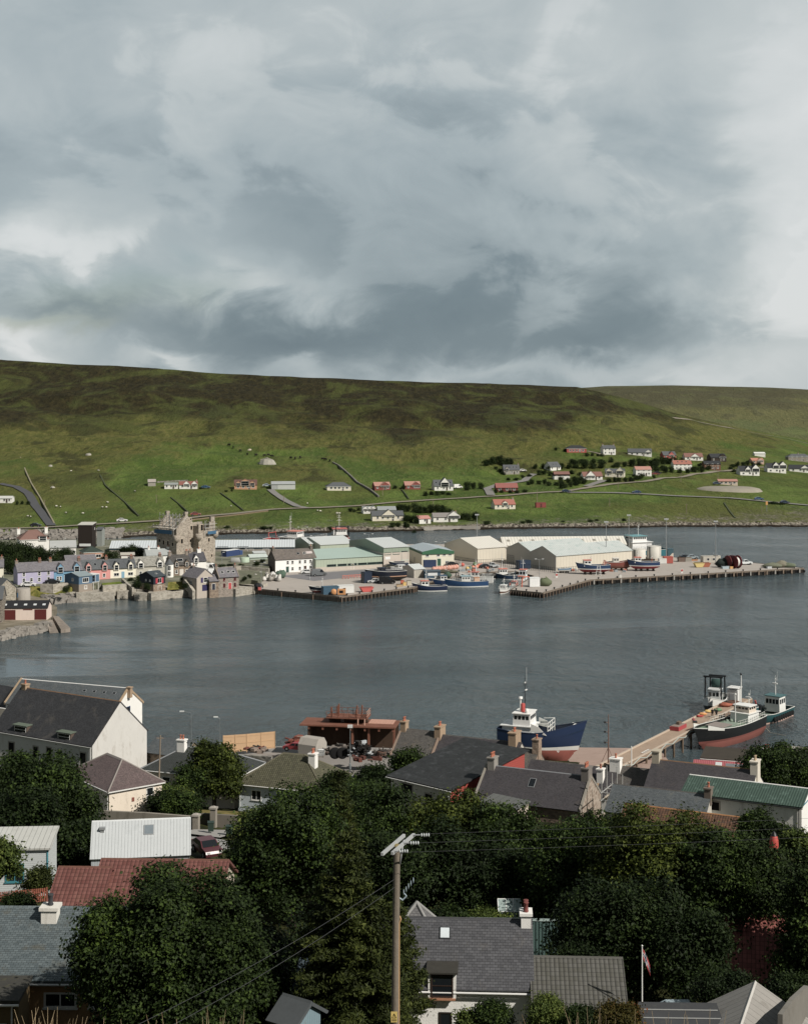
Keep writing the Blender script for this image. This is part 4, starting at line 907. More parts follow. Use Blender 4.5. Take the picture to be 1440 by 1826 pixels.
clump('tree in the long dark belt behind the shore cottages', 'tree belt behind the shore cottages', line(708, 912, 800, 917, 10, 16, 15, 16) + line(714, 926, 742, 934, 4, 16, 15, 17) + line(812, 926, 846, 928, 4, 16, 14, 18), 1)
clump('low hedge tree at the corner of the shore meadow', 'hedge of the shore meadow', line(624, 912, 648, 911, 4, 10, 8, 19) + line(698, 939, 722, 939, 3, 10, 8, 20) + line(728, 940, 738, 952, 2, 9, 9, 21), 3)
clump('rounded shrub in the garden of the long red timber house', 'garden shrubs of the red timber house', line(882, 880, 934, 880, 5, 10, 7, 22) + line(943, 866, 948, 862, 2, 9, 7, 31), 4)
clump('small dark bush by the farm walls', 'bushes round the farms', line(356, 871, 362, 871, 2, 6, 6, 23) + line(30, 899, 52, 899, 3, 9, 7, 24) + line(404, 876, 412, 876, 2, 6, 5, 25), 2)
clump('scrubby bush on the bank above the fork in the shore road', 'scrub on the bank by the fork', line(948, 862, 1000, 868, 6, 12, 9, 40) + line(1000, 862, 1046, 856, 5, 13, 11, 41) + line(905, 858, 945, 852, 4, 10, 7, 42), 1)
clump('leafy shrub in the gardens under the big white two-storey house', 'garden shrubs of the upper street', line(1172, 843, 1250, 842, 7, 13, 11, 43) + line(1240, 838, 1262, 838, 3, 12, 9, 44) + line(1130, 850, 1166, 852, 3, 9, 6, 45) + line(1300, 838, 1316, 846, 3, 9, 6, 46), 2)
clump('dark tree on the slope behind the slate-roofed cottage', 'trees behind the slate-roofed cottage', line(1000, 836, 1070, 836, 6, 16, 13, 47) + line(1020, 828, 1090, 826, 5, 15, 11, 48) + line(955, 836, 980, 838, 3, 12, 9, 49), 0)
clump('ragged bush along the lower shore bank', 'bushes of the lower shore bank', [(1052, 931, 14, 6), (1063, 929, 10, 5), (1112, 929, 12, 6), (868, 935, 15, 7), (931, 933, 12, 5), (942, 932, 16, 7), (1003, 931, 9, 4), (404, 942, 14, 6), (470, 943, 18, 6), (482, 943, 10, 5), (590, 944, 15, 6), (1378, 899, 22, 6), (1392, 900, 14, 5)], 4)
# --- dykes, poles, sheep, cattle and cars on the hillside
def dyke(label, pp, h=1.5, t=1.0, m=None, name='stone_dyke', cat='field wall'): return wall_run(label, [hit(a, c) for a, c in pp], h * .6, t * .6, m or DYKE, name, cat)
dyke('thick stone dyke climbing the slope beside the red bungalows', [(593, 826), (604, 832), (615, 841), (626, 851), (637, 862), (648, 868), (660, 875), (675, 887)], 1.8, 1.4)
GRD = mat('424b28', .95, .25, .6); LT = mat('8a8264', .95, .2, .5)
dyke('dark grassy field dyke running down the middle meadow', [(179, 848), (188, 866), (204, 880), (224, 897), (248, 921)], .9, 1.4, GRD)
dyke('dark grassy dyke ending behind the castle', [(305, 888), (320, 900), (338, 916)], .9, 1.2, GRD)
dyke('dark grassy dyke below the orange house', [(393, 880), (412, 893), (434, 911)], .9, 1.2, GRD)
dyke('pale grassy dyke beside the curving tarmac road', [(37, 816), (46, 840), (56, 862), (72, 888), (97, 934)], .8, 1.2, LT)
dyke('stone garden wall around the farmhouse yard', [(280, 861), (334, 858), (336, 863)], 1.4, .8)
dyke('dark hedge bank beside the bright paddock', [(716, 874), (724, 884), (728, 890)], 1.2, 1.2, GRD)
dyke('faint old dyke crossing the open field by the shore pasture', [(1290, 897), (1300, 912), (1310, 924)], .6, 1.4, GRD)
dyke('low stone wall along the bank of the shore road', [(300, 932), (360, 926), (420, 919), (478, 912)], .9, .8, mat('7d6a50', .95, .2, .5))
dyke('concrete sea wall with piers in front of the shore cottages', [(755, 945), (790, 944), (820, 943), (856, 943)], 2.2, 1.0, CONC, 'sea_wall', 'wall')
def pole(px, py, hpx, label):
    p = hit(px, py); h = hpx * p.y / F; b = MB(); b.tube((0, 0, -.5), (0, 0, h), .16, WOOD, .11); b.tube((-.8, 0, h - .5), (.8, 0, h - .5), .07, WOOD, n=4); tag(b.build('telegraph_pole', None, p), label, 'telegraph pole', 'telegraph poles on the hillside')
for a in ((80, 906, 15, 'telegraph pole beside the curving tarmac road'), (279, 897, 15, 'telegraph pole in the meadow behind the castle'), (682, 884, 17, 'telegraph pole by the bright green paddock'), (772, 905, 13, 'telegraph pole above the long tree belt'),
          (957, 897, 24, 'tall telegraph pole by the red container'), (1101, 871, 12, 'telegraph pole beside the shore road below the cream cottage'), (1213, 860, 16, 'telegraph pole on the road below the big white house'), (1223, 917, 19, 'telegraph pole alone in the shore pasture'),
          (1086, 903, 15, 'telegraph pole in the rough field above the inner basin'), (1279, 853, 13, 'telegraph pole at the road bend near the gravel mound'), (1357, 914, 12, 'short pole next to the orange beacon'), (506, 897, 14, 'telegraph pole beside the farm track')): pole(*a)
p = hit(1366, 912); b = MB(); b.tube((0, 0, 0), (0, 0, 4), .15, STEEL); o = b.build('marker_beacon', None, p); tag(o, 'orange diamond leading mark on a post in the shore field', 'beacon'); MB().box((0, 0, 4.4), (1.1, .25, 1.9), mat('d9962f', .6)).build('topmark', o)
def animal(name, wool, leg, sc, head):
    b = MB(); b.ball((0, 0, .75), .5, wool, 8, (1.15, .6, .62)); b.ball((.72, 0, .95 if head else .6), .2, leg, 6, (1.2, .8, 1)); b.tube((.4, 0, .85), (.7, 0, .93), .16, wool, .12, 6)
    for x in (-.38, .38):
        for y in (-.18, .18): b.tube((x, y, .5), (x * 1.02, y, 0), .075, leg, .05, 5)
    b.tube((-.55, 0, .9), (-.66, 0, .5), .05, wool, .03, 4); me = b.mesh(name); return me
SHEEP = animal('sheep', mat('c9c4b4', .95), mat('3b362f', .9), 1, True); COW = animal('cow', mat('241f1d', .9), mat('1c1918', .9), 1, False)
rg = random.Random(5)
def put(me, name, lst, label, cat, group, sc):
    for px, py in lst:
        o = bpy.data.objects.new(name, me); C.objects.link(o); o.location = hit(px, py); o.rotation_euler = (0, 0, rg.uniform(0, 6.3)); o.scale = (sc,) * 3; tag(o, label, cat, group)
put(SHEEP, 'sheep', [(101, 905), (108, 906), (93, 872), (50, 923), (55, 924), (118, 917), (148, 918), (192, 898), (183, 907), (190, 907), (241, 878), (127, 842), (176, 841)], 'white sheep grazing the meadow beside the curving road', 'sheep', 'sheep in the meadow', 1.15)
put(SHEEP, 'sheep', [(566, 913), (571, 914), (601, 918), (605, 918), (548, 900), (412, 905)], 'white sheep grazing the pasture above the rocky shore', 'sheep', 'sheep above the shore', 1.15)
put(COW, 'cow', [(408, 796), (416, 800), (428, 806), (441, 812), (456, 814), (472, 815), (478, 814), (484, 816), (518, 819), (526, 820), (535, 818), (575, 821), (580, 822), (588, 824)], 'dark cow in the herd spread along the foot of the heather', 'cow', 'cattle herd', 1.9)
def rock(label, px, py, r, seed, c='9a9689'):
    b = MB(); b.ball((0, 0, 0), 1, mat(c, .95, .3, .8, bump=.6, bs=3), 9); rq = random.Random(seed); b.v = [tuple(q * (1 + rq.uniform(-.22, .22)) for q in v) for v in b.v]; b.sm = [False] * len(b.sm)
    o = b.build('boulder', None, hit(px, py)); o.scale = (r, r * .8, r * .7); tag(o, label, 'rock')
rock('large pale boulder outcrop below the cattle', 477, 828, 6, 1); rock('pale boulder beside the big outcrop', 466, 827, 2.6, 2); rock('lone white boulder high in the left field', 158, 812, 2.0, 3); rock('white stone in the middle meadow', 94, 870, 1.4, 4); rock('white rock on the heather slope near the herd', 445, 803, 1.6, 5, 'b0a48c'); rock('small pale rock in the upper fields', 90, 832, 1.6, 6)
for a in ((218, 932, 'd6d6d3', 'car', 10, 'white car on the shore road beyond the dark tower'), (349, 921, '9b4a44', 'car', 8, 'red car on the shore road above the castle'), (367, 872, '2e5f86', 'car', 0, 'blue car parked by the farmhouse'),
          (1009, 879, '30435c', 'car', 5, 'dark blue car at the fork in the shore road'), (1134, 881, '3c5578', 'car', 180, 'blue car on the lower road'), (1352, 893, '3d5f86', 'car', 4, 'blue car on the low road by the dark scrub'), (1398, 899, '33465e', 'car', 4, 'dark car furthest along the low road'),
          (816, 872, 'd5d5d2', 'van', 20, 'white van beside the steep white house'), (476, 869, '9fb0bd', 'car', 0, 'pale car between the orange house and the metal barn'), (931, 842, 'cfcfca', 'car', 20, 'white car beside the grey stone cottage'), (1168, 848, '8e3b36', 'car', 0, 'red car beside the pale pink roof'),
          (1277, 865, '41546b', 'car', 0, 'blue car parked at the bungalow on the mound'), (64, 941, '2a2b2d', 'car', 0, 'black car at the foot of the curving road'), (1172, 846, '2c2d30', 'car', 0, 'black car in the drive below the tree belt')): vehicle(a[5], hit(a[0], a[1]) + Vector((0, 0, .4)), a[4], a[2], a[3], 'vehicles along the far shore', 1.25 if a[3] == 'car' else 1.1)
# rock armour on the causeway shore
def rock_pile(name, pts, n, r0, r1, seed, label, zf, spread):
    rg = np.random.default_rng(seed); base = np.array([(1, 1, 1), (1, -1, -1), (-1, 1, -1), (-1, -1, 1), (1, 1, -1), (-1, 1, 1), (1, -1, 1), (-1, -1, -1)], float)
    f0 = np.array([(4, 0, 5, 2), (1, 7, 3, 6), (4, 1, 6, 0), (5, 3, 7, 2), (0, 6, 3, 5), (2, 7, 1, 4)]); cs = []; fs = []
    P = np.array([tuple(p) for p in pts])
    for i in range(n):
        t = rg.uniform(0, len(P) - 1.001); k = int(t); p = P[k] + (P[k + 1] - P[k]) * (t - k); q = rg.random(); r = rg.uniform(r0, r1)
        c = np.array([p[0] + rg.normal(0, .5), p[1] + q * spread, zf(q)]); v = base * r * rg.uniform(.55, 1.1, (8, 3)) * np.array([1, .8, .6]); a = rg.uniform(0, 6.28); ro = np.array([[math.cos(a), -math.sin(a), 0], [math.sin(a), math.cos(a), .3], [0, 0, 1]])
        cs.append(v @ ro.T + c); fs.append(f0 + 8 * i)
    o = npmesh(name, np.concatenate(cs), np.concatenate(fs), mat('857f77', .95, .35, .4, bump=.4, bs=6, dirt=.5, dirtcol='3a352f')); return tag(o, label, 'rocks', None, 'stuff')
rock_pile('rock_armour', [onz(-150, 963, 0), onz(0, 962, 0), onz(100, 962, 0), onz(180, 960, 0), onz(212, 959, 0)], 620, .7, 1.5, 3, 'grey rock armour heaped along the causeway shore', lambda q: q * 3.0, 13)
# ------------------------------------------------------------------ the old town round the castle
def hs(label, pxL, yL, pxR, z, rot, W, h, r, wall, roof, op=(), opx=(), u=(), **k):
    """house whose front wall runs from the photo column pxL (base at row yL) to pxR, turned by rot degrees"""
    c = onz(pxL, yL, z); cs, sn = math.cos(R(rot)), math.sin(R(rot))
    def s_at(px): t = (px - 720) / F; return (t * c.y - c.x) / (cs - t * sn)
    L = s_at(pxR); o = list(op)
    for q in opx: o.append(('f', q[0], s_at(q[1]) - L / 2) + tuple(q[2:]))
    for nm in ('ch', 'dorm', 'sky'):
        if nm in k: k[nm] = [((s_at(q[0][0]) - L / 2) if isinstance(q[0], tuple) else q[0] * L,) + tuple(q[1:]) for q in k[nm]]
    k.setdefault('detail', 0)
    return house(label, c + Vector((cs, sn, 0)) * L / 2, L, W, h, r, rot, wall, roof, o, **k)
def sheet(name, pts, m, down=0.0, kind='structure'):
    b = MB(); n = len(pts); b.add(pts, [tuple(range(n))], m)
    if down:
        lo = [(p[0], p[1], p[2] - down) for p in pts]; b.add(list(pts) + lo, [(i, n + i, n + (i + 1) % n, (i + 1) % n) for i in range(n)], m)
    me = b.mesh(name)
    if me.polygons[0].normal.z < 0: me.flip_normals()
    o = bpy.data.objects.new(name, me); C.objects.link(o); o['kind'] = kind; return o
TOWNG = ground_mat('town_ground', ['5b5c52', '6f7160', '85837a'], .12)
Z = 3.9
pl = [(-400, 1047), (50, 1046), (115, 1045), (150, 1045), (200, 1041), (250, 1041), (300, 1037), (350, 1034), (385, 1034), (430, 1034), (449, 1034)]
sheet('town_ground', [tuple(onz(a, c, Z)) for a, c in pl] + [(-48.2, 500, Z), (-48, 560, Z), (-70, 640, Z), (-420, 625, Z)], TOWNG, 6)
CHS = mat('8a7d70', .95, .2, 1); CHB = mat('7c6455', .95, .2, 1)
WT = harl('e4e2dc', .12)
PUR, BLU, PNK, CRM, BEI = harl('aaa5c6', .1), harl('5f96b8', .1), harl('d98a84', .1), harl('e2dcc6', .1), harl('b1ada0', .15)
P0 = (32, 1043); t26 = 26.0
def terr(label, a, c, yL, wall, roof, h, r, **k): return hs(label, a, yL, c, Z, t26, 6.6, h, r, wall, roof, group='terraced houses of the old waterfront street', base=2, **k)
SLT = mat('77747a', .85, .2, .4, bump=.3, tex='slate', a=.6, b=.35, col2='66636a', dirt=.3, dirtcol='8c867a')
wn = lambda px, v, w=.95, h=1.25: ('w', px, v, w, h)
terr('long lilac two-storey house starting the coloured terrace', 32, 96.3, 1043, PUR, SLT, 4.2, 2.4, opx=[wn(43, 2.7), wn(70.5, 2.7), wn(87, 2.7), wn(43, .8), wn(56.5, .8), wn(70.5, .8), wn(87, .8)], ch=[((33.5,), .9, .9, .9, CHS, 1), ((75,), .9, .9, .9, CHB, 2), ((94,), .9, .9, .9, CHS, 2)])
terr('sky blue terraced house with two tall blue dormer bays', 96.6, 146.8, 1038.6, BLU, SLT, 3.7, 2.6, opx=[wn(104, .6), wn(108, .6), wn(137, .6), ('d', 118, 0, 1, 2, '35607c')], dorm=[((108,), 2.0, 1.3, 1.2, BLU), ((137,), 2.0, 1.3, 1.2, BLU)], ch=[((145,), 1.0, .9, .9, CHB, 2)])
terr('coral pink terraced house with two gabled dormers', 147.1, 196.8, 1035, PNK, mat('5f6468', .8, .15, .4, tex='slate', a=.6, b=.35, col2='53585c'), 3.5, 2.6, opx=[wn(158, .7), wn(172, .2, .9, 1.9), wn(186, .7)], dorm=[((158,), 1.7, 1.3, 1.1, PNK), ((187,), 1.7, 1.3, 1.1, PNK)], ch=[((194,), 1.0, .9, .9, CHB, 2)], sky=[((172,), .5, .7, .9)])
terr('cream terraced cottage with pale blue door and two dormers', 197.1, 242.8, 1031.6, CRM, mat('565b60', .8, .15, .4, tex='slate', a=.6, b=.35, col2='4b5054'), 3.3, 2.6, opx=[('v', 208, .7, 1.8, 1.1), ('v', 233, .7, 1.8, 1.1), ('d', 219.5, 0, 1, 2.1, '6fa3bd')], dorm=[((207.5,), 1.7, 1.2, 1.1, CRM), ((233,), 1.7, 1.2, 1.1, CRM)], ch=[((239,), 1.0, .9, .9, CHB, 2)], sky=[((214,), .5, .7, .9)])
terr('grey beige terraced house with two white dormers and pale roof', 243.1, 293.8, 1028.8, BEI, mat('98968c', .9, .15, .4, tex='slate', a=.6, b=.35), 3.5, 2.7, opx=[wn(251, .6), wn(285, .7), ('d', 268, 0, 1, 2.1, 'd2d2cd')], dorm=[((251,), 1.9, 1.2, 1.1, WT), ((285,), 1.9, 1.2, 1.1, WT)], ch=[((290,), .8, .9, .9, CHB, 2)])
STN = mat('94806b', .95, .15, .6, bump=.5, tex='rubble', a=.5, b=.35, col2='6b5c4e')
terr('brown stone terraced house with big roof light', 306, 340, 1027, STN, mat('55524f', .85, .2, .4, tex='slate', a=.6, b=.35, col2='454341'), 3.6, 3.0, opx=[wn(315, .7), ('d', 324, 0, 1.1, 2, 'cfc8bd'), wn(333, .7)], dorm=[((315,), 1.3, .9, .8, STN), ((333,), 1.3, .9, .8, STN)], ch=[((307.5,), 1.2, .9, .9, CHS, 1), ((338,), 1.3, .9, .9, CHS, 2)], sky=[((323,), .45, 2.0, 1.1, WHITE)])
terr('white gabled house ending the coloured terrace under the castle', 341, 367.5, 1023.5, WT, mat('55555c', .85, .2, .4, tex='slate', a=.6, b=.35), 4.3, 2.6, opx=[wn(350, .7), wn(350, 2.6, .7, 1)], dorm=[((349.5,), 1.6, 1.2, 1.1, WT)], ch=[((344,), .8, .9, .9, CHS, 1), ((360,), 1.2, 1.3, .9, WT, 1)])
c = onz(302, 1029, Z); root = thing('turret_house', 'narrow white tower house with pointed slate roof squeezed into the terrace', 'house', c)
b = MB(); b.lathe((0, 0, -2), [(1.45, 0), (1.45, 6.3)], WT, 8); b.build('wall', root); b = MB(); b.lathe((0, 0, 4.3), [(1.6, 0), (.05, 1.9)], FAR_GREY, 8); b.build('roof', root)
for v in (.7, 2.6): b = MB(); b.b2((-.1, -1.5, v), (.7, -1.3, v + 1.3), GLASS); b.b2((.26, -1.53, v), (.34, -1.3, v + 1.3), WHITE); b.b2((-.1, -1.53, v + .6), (.7, -1.3, v + .68), WHITE); b.build('window', root)
# waterfront
BLW = mat('4d6f8c', .8, .1, .6, tex='vplank', a=.3); c = onz(141, 1061, 2.6)
def ext(root):
    b = MB(); b.b2((3.0, 1.0, 2.6), (6.0, 5.0, 5.0), BLW); b.b2((2.9, .9, 5.0), (6.2, 5.1, 5.15), WHITE); b.b2((3.05, .96, 2.5), (6.1, 5.05, 2.62), WHITE)
    for x in (3.05, 4.4, 5.95): b.b2((x, .93, 2.6), (x + .12, .999, 5.0), WHITE)
    for x in (4.0, 5.9): b.tube((x, 1.3, -1), (x, 1.3, 2.6), .1, WHITE)
    b.build('extension', root); g = MB(); g.b2((3.2, .95, 2.9), (4.3, .998, 3.6), GLASS); g.b2((3.2, .95, 3.75), (4.3, .998, 4.7), GLASS); g.build('window', root)
hs('blue boarded boat house on a tan base with white-framed windows', 141, 1056.5, 165, 2.5, 48, 7.6, 5.0, .9, BLW, mat('7e8f95', .6, .1, .4), opx=[('v', 153, 3.0, 2.3, 1.5), ('w', 153, .9, 1.1, 1.1)], op=[('l', 'w', .5, 3.4, .9, .9)], plinth=(harl('8f8376', .2), 2.5), parts=ext, oh=.25, mono=False, base=4, fascia=WHITE)
hs('small navy boat shed with red shutters on a stone base', 274, 1055, 295, 2.4, 48, 7.2, 4.6, 1.4, mat('222a36', .8, .1, .5), mat('3c464d', .7, .1, .4), opx=[('v', 284.5, 2.5, 1.7, 1.7), ('p', 279.5, 2.5, .8, 1.7, 'b8283a'), ('p', 289.8, 2.5, .8, 1.7, 'b8283a'), ('d', 285, .3, 1.3, 1.3, '1f3a4c')], op=[('l', 'w', 1.8, 3.1, .6, .6), ('l', 'w', -.2, 3.1, .6, .6), ('l', 'o', -1.5, .2, 1.8, 1.8), ('l', 'p', .8, .2, .7, 1.8, '7a2f33')], plinth=(STN, 2.2), base=4, sky=[(.0, .5, .5, .6, WHITE)], name='boat_shed', cat='shed')
def gable_house(label, px, y, z, rot, L, W, h, r, wall, roof, op, **k):
    """gable end towards the viewer: its centre base at the given pixel"""
    c = onz(px, y, z); a = R(rot); d = Vector((math.cos(a), math.sin(a), 0)); n = Vector((-math.sin(a), math.cos(a), 0))
    return house(label, c - d * L / 2 - n * W / 2, L, W, h, r, rot, wall, roof, op, detail=0, **k)
gable_house('rough cast house with purple shutters on its seaward gable', 366.5, 1055, 2.0, -50, 8.5, 6.6, 4.6, 2.6, harl('b3a799', .25), SLT, [('r', 'w', 0, 3.0, 1.5, 1.6), ('r', 'p', -1.35, 3.0, .8, 1.6, '3a2f66'), ('r', 'p', 1.35, 3.0, .8, 1.6, '3a2f66'), ('r', 'g', 0, .3, 2.3, 1.9, '33305e'), ('f', 'w', 1, 2.6, 1, 1)], ch=[(-3, .6, .8, .9, CHS, 1)], base=4)
hs('grey stone cottage with red door and crow-step chimneys at the quay corner', 390, 1051.5, 426, 2.5, 27, 6.2, 4.0, 2.5, mat('9a8d80', .95, .12, .5, bump=.5, tex='rubble', a=.5, b=.35, col2='7d7266'), SLT, opx=[('d', 410, .0, 1.0, 2.0, 'c43434'), ('w', 400, .7, .7, 1.2, '7d2a2a'), ('w', 419, .7, .7, 1.2, '7d2a2a'), ('w', 400, 2.7, .7, .9, '7d2a2a'), ('w', 419, 2.7, .7, .9, '7d2a2a')], ch=[(-.47, .9, .8, 1.0, CHS, 1), (.47, .9, .8, 1.0, CHS, 1)], sky=[(-.25, .5, .9, .8, WHITE), (.05, .5, .9, .8, WHITE), (.3, .5, .9, .8, WHITE)], skew=CHS, og=.05)
hs('low stone link building with slate roof between shuttered house and red-door cottage', 374, 1052, 390, 2.6, 27, 5, 2.8, 1.6, STN, SLT, opx=[('d', 381, 0, 1, 1.9, '262a3c')], base=4)
SEAW = mat('aaa395', .95, .15, .4, bump=.7, tex='rubble', a=.8, b=.45, col2='878072', dirt=.35, dirtcol='554c40')
def seawall(label, pts, top, t):
    t = t + 8; return wall_run(label, [onz(a, c, 0) + Vector((0, t / 2, 0)) for a, c in pts], top, t, SEAW, 'sea_wall', 'wall')
seawall('stone sea wall carrying the blue boarded boat house', [(136, 1071), (150, 1073), (194, 1071.5)], 2.6, 7)
seawall('low stone sea wall below the terrace lawns', [(194, 1069), (241, 1066.5)], 2.6, 6)
seawall('curved stone sea wall under the navy boat shed', [(240, 1071), (262, 1071), (300, 1067), (347, 1062)], 2.4, 5)
seawall('rounded stone sea wall in front of the red-door cottage', [(374, 1061), (386, 1063), (405, 1064), (430, 1060), (446, 1056)], 2.5, 4)
BANK = ground_mat('bank_turf', ['4a4e28', '6c6a38', '8a7f52'], .5)
def bank(name, q, m=BANK): return sheet(name, q, m)
bank('grass_bank', [tuple(onz(55, 1071, .4)), tuple(onz(90, 1073, .3)), tuple(onz(128, 1068, .6)), tuple(onz(130, 1045, 4.2)), tuple(onz(90, 1045, 4.3)), tuple(onz(53, 1046, 4.2))])
bank('grass_bank', [tuple(onz(298, 1052, 2.45)), tuple(onz(337, 1050, 2.45)), tuple(onz(337, 1036, 4.5)), tuple(onz(300, 1038, 4.4))])
bank('lawn', [tuple(onz(184, 1046, 4.05)), tuple(onz(222, 1043, 4.05)), tuple(onz(214, 1037, 4.15)), tuple(onz(182, 1040, 4.15))], TURF)
wall_run('stone terrace wall in front of the pink house lawn', [onz(183, 1055, 2.6), onz(225, 1052, 2.6)], 2.0, 1.0, SEAW)
wall_run('stone garden wall running down beside the cream cottage steps', [onz(219, 1038, 3.9), onz(226, 1045, 3.2), onz(238, 1055, 2.4)], 1.2, .8, SEAW)
wall_run('old stone wall above the rocky bank by the white parked car', [onz(73, 1049, 3.9), onz(95, 1049.5, 3.9), onz(121, 1047, 3.9)], 1.4, .8, SEAW)
wall_run('stone steps wall beside the shuttered house', [onz(331, 1040, 4.5), onz(340, 1050, 3), onz(346, 1060, 1.5)], 1.2, 1.0, SEAW)
wall_run('grey stone yard wall under the castle tower', [onz(380, 1021, 3.9), onz(400, 1018, 3.9), onz(430, 1016, 3.9), onz(480, 1021, 3.4)], 1.4, .7, SEAW)
rock_pile('shore_rocks', [onz(70, 1075, 0), onz(95, 1078, 0), onz(130, 1074, 0), onz(138, 1072, 0)], 90, .6, 1.8, 4, 'grey shore rocks below the grass bank beside the blue boat house', lambda q: q * 1.7, 5)
rock_pile('beach_rocks', [onz(-60, 1149, 0), onz(0, 1143, 0), onz(24, 1136, 0), onz(60, 1131, 0), onz(82, 1125, 0)], 330, .35, 1.0, 6, 'dark beach stones along the shore below the red-door boathouse', lambda q: .1 + q * 1.9, 4)
# castle
ca = -38.0; cdv = Vector((math.cos(R(ca)), math.sin(R(ca)), 0)); corner = onz(315, 1007, 4.3)
cas = thing('castle', 'roofless stone tower house castle with tall gables and scaffolding', 'castle', corner - cdv * 5.2, R(ca)); CST = mat('a99d8c', .95, .14, .3, bump=.4, tex='rubble', a=.6, b=.4, col2='82776a', dirt=.35, dirtcol='564b40')
l2, Wc, hc, rc_ = 5.2, 9.8, 12.2, 4.4
b = MB()
for x0, x1 in ((-l2, -l2 + .9), (l2 - .9, l2)):
    st = [(0, -3), (Wc, -3), (Wc, hc)]; n = 9
    for i in range(n): y = Wc - i * (Wc / 2 - .6) / n; st += [(y, hc + rc_ * i / n + .6), (y - (Wc / 2 - .6) / n, hc + rc_ * i / n + .9)]
    st += [(Wc / 2 + .6, hc + rc_ + 1.2), (Wc / 2 - .6, hc + rc_ + 1.2)]
    for i in range(n, 0, -1): y = (i) * (Wc / 2 - .6) / n; st += [(y, hc + rc_ * (i - 1) / n + .9), (y - (Wc / 2 - .6) / n, hc + rc_ * (i - 1) / n + .6)]
    st.append((0, hc)); b.prism(st, x0, x1, CST)
b.b2((-l2 + .9, 0, -3), (l2 - .9, .9, hc), CST); b.b2((-l2 + .9, Wc - .9, -3), (l2 - .9, Wc, hc), CST); b.b2((-l2 + .8, .8, hc - 1), (l2 - .8, Wc - .8, hc - .4), mat('4a433b', .95))
b.build('main_block', cas)
x1, y0, y1 = l2 + 2.9, 8.1, 16.5; b = MB(); hb_ = 14.0
b.b2((l2 - 4, y0, -3), (x1, y1, 11.6), CST)
for lo, hi in (((x1 - .9, y0, 11.6), (x1, y0 + 2.2, hb_)), ((x1 - .9, y0 + 3.4, 11.6), (x1, y0 + 5.4, 12.4)), ((x1 - .9, y1 - 3.0, 11.6), (x1, y1, 14.6)), ((x1 - .8, y1 - 2.2, 14.6), (x1, y1 - .3, 16.4)), ((l2 - 4, y0, 11.6), (x1 - .9, y0 + .8, 13.4)), ((l2 - 4, y1 - .8, 11.6), (x1 - .9, y1, 13.0)), ((l2 - 4, y0 + .8, 11.6), (l2 - 3.1, y1 - .8, 14.2))): b.b2(lo, hi, CST)
b.build('stair_wing', cas)
for x, y, zt in ((l2, 0, 9.4), (x1, y0, 9.6), (x1, y1, 10.0)):
    b = MB(); b.lathe((x, y, zt - 1.6), [(.35, 0), (.7, .35), (1.05, .75), (1.2, 1.2), (1.2, 2.6), (.95, 2.65)], CST, 12); b.build('turret', cas)
b = MB(); b.b2((l2 - .9, Wc / 2 - .8, hc + rc_ + 1.2), (l2, Wc / 2 + .8, hc + rc_ + 2.0), CST); b.b2((-l2, Wc / 2 - .8, hc + rc_ + 1.2), (-l2 + .9, Wc / 2 + .8, hc + rc_ + 1.9), CST); b.build('chimney', cas)
dkm = mat('100f0e', .95)
def slit(face, a, z, w_, h_):
    b = MB(); fr = mat('b3a28c', .95, .1, .5)
    if face == 'r': b.b2((l2, a - w_ / 2 - .2, z - .2), (l2 + .04, a + w_ / 2 + .2, z + h_ + .25), fr); b.b2((l2, a - w_ / 2, z), (l2 + .06, a + w_ / 2, z + h_), dkm)
    elif face == 'f': b.b2((a - w_ / 2 - .2, -.04, z - .2), (a + w_ / 2 + .2, 0, z + h_ + .25), fr); b.b2((a - w_ / 2, -.06, z), (a + w_ / 2, 0, z + h_), dkm)
    else: b.b2((x1, a - w_ / 2 - .2, z - .2), (x1 + .04, a + w_ / 2 + .2, z + h_ + .25), fr); b.b2((x1, a - w_ / 2, z), (x1 + .06, a + w_ / 2, z + h_), dkm)
    b.build('window', cas)
for a, z, w_, h_ in ((2.6, 7.4, 1.0, 1.6), (6.8, 7.6, .7, 1.0), (7.3, 12.0, .9, 1.4), (2.2, 2.2, 1, 1.3), (7.2, 2.6, .6, 1), (6.9, 15.6, .6, .6)): slit('r', a, z, w_, h_)
for a, z, w_, h_ in ((-3.6, 7.6, .8, 1.0), (-1.5, 6.8, .7, 1.5), (.8, 6.8, .7, 1.4), (3.2, 6.6, .7, 1.2), (-2.4, 2.6, .7, 1.4), (1.6, 2.4, .7, 1.2), (3.6, 2.4, .6, 1)): slit('f', a, z, w_, h_)
for a, z, w_, h_ in ((y0 + 1.6, 11.7, 1.1, 2.1), (y0 + 5.2, 7.4, .8, 1.3), (y0 + 3, 4.2, .5, .6), (y0 + 6.6, 1.8, .6, .9)): slit('w', a, z, w_, h_)
scf = thing('scaffold', 'scaffolding with pale decks and blue sheeting round the castle wallhead', 'scaffold', cas.location, R(ca)); b = MB(); rg = random.Random(2)
TUBE = metal('b9b8b4')
for x in np.linspace(-l2 - .6, l2 - .6, 7):
    for y in (-1.0, 2.2, 5.2, 8.2): top = hc + 1.4 + (4.0 if 2 < y < 6 else 2.0 if y > 0 else 0) + rg.uniform(-.3, .6); b.tube((x, y, hc - 1.8), (x, y, top), .09, TUBE, n=4)
for z_ in (hc + .9, hc + 2.3, hc + 3.7, hc + 5.0):
    for y in (2.2, 5.2): b.tube((-l2 - .6, y, z_), (l2 - .6, y, z_), .09, TUBE, n=4)
for x in np.linspace(-l2, l2 - .9, 5): b.tube((x, -.8, hc), (x + 1.5, 5, hc + 4.8), .08, TUBE, n=4); b.tube((x, 5, hc), (x, 1, hc + 4), .08, TUBE, n=4)
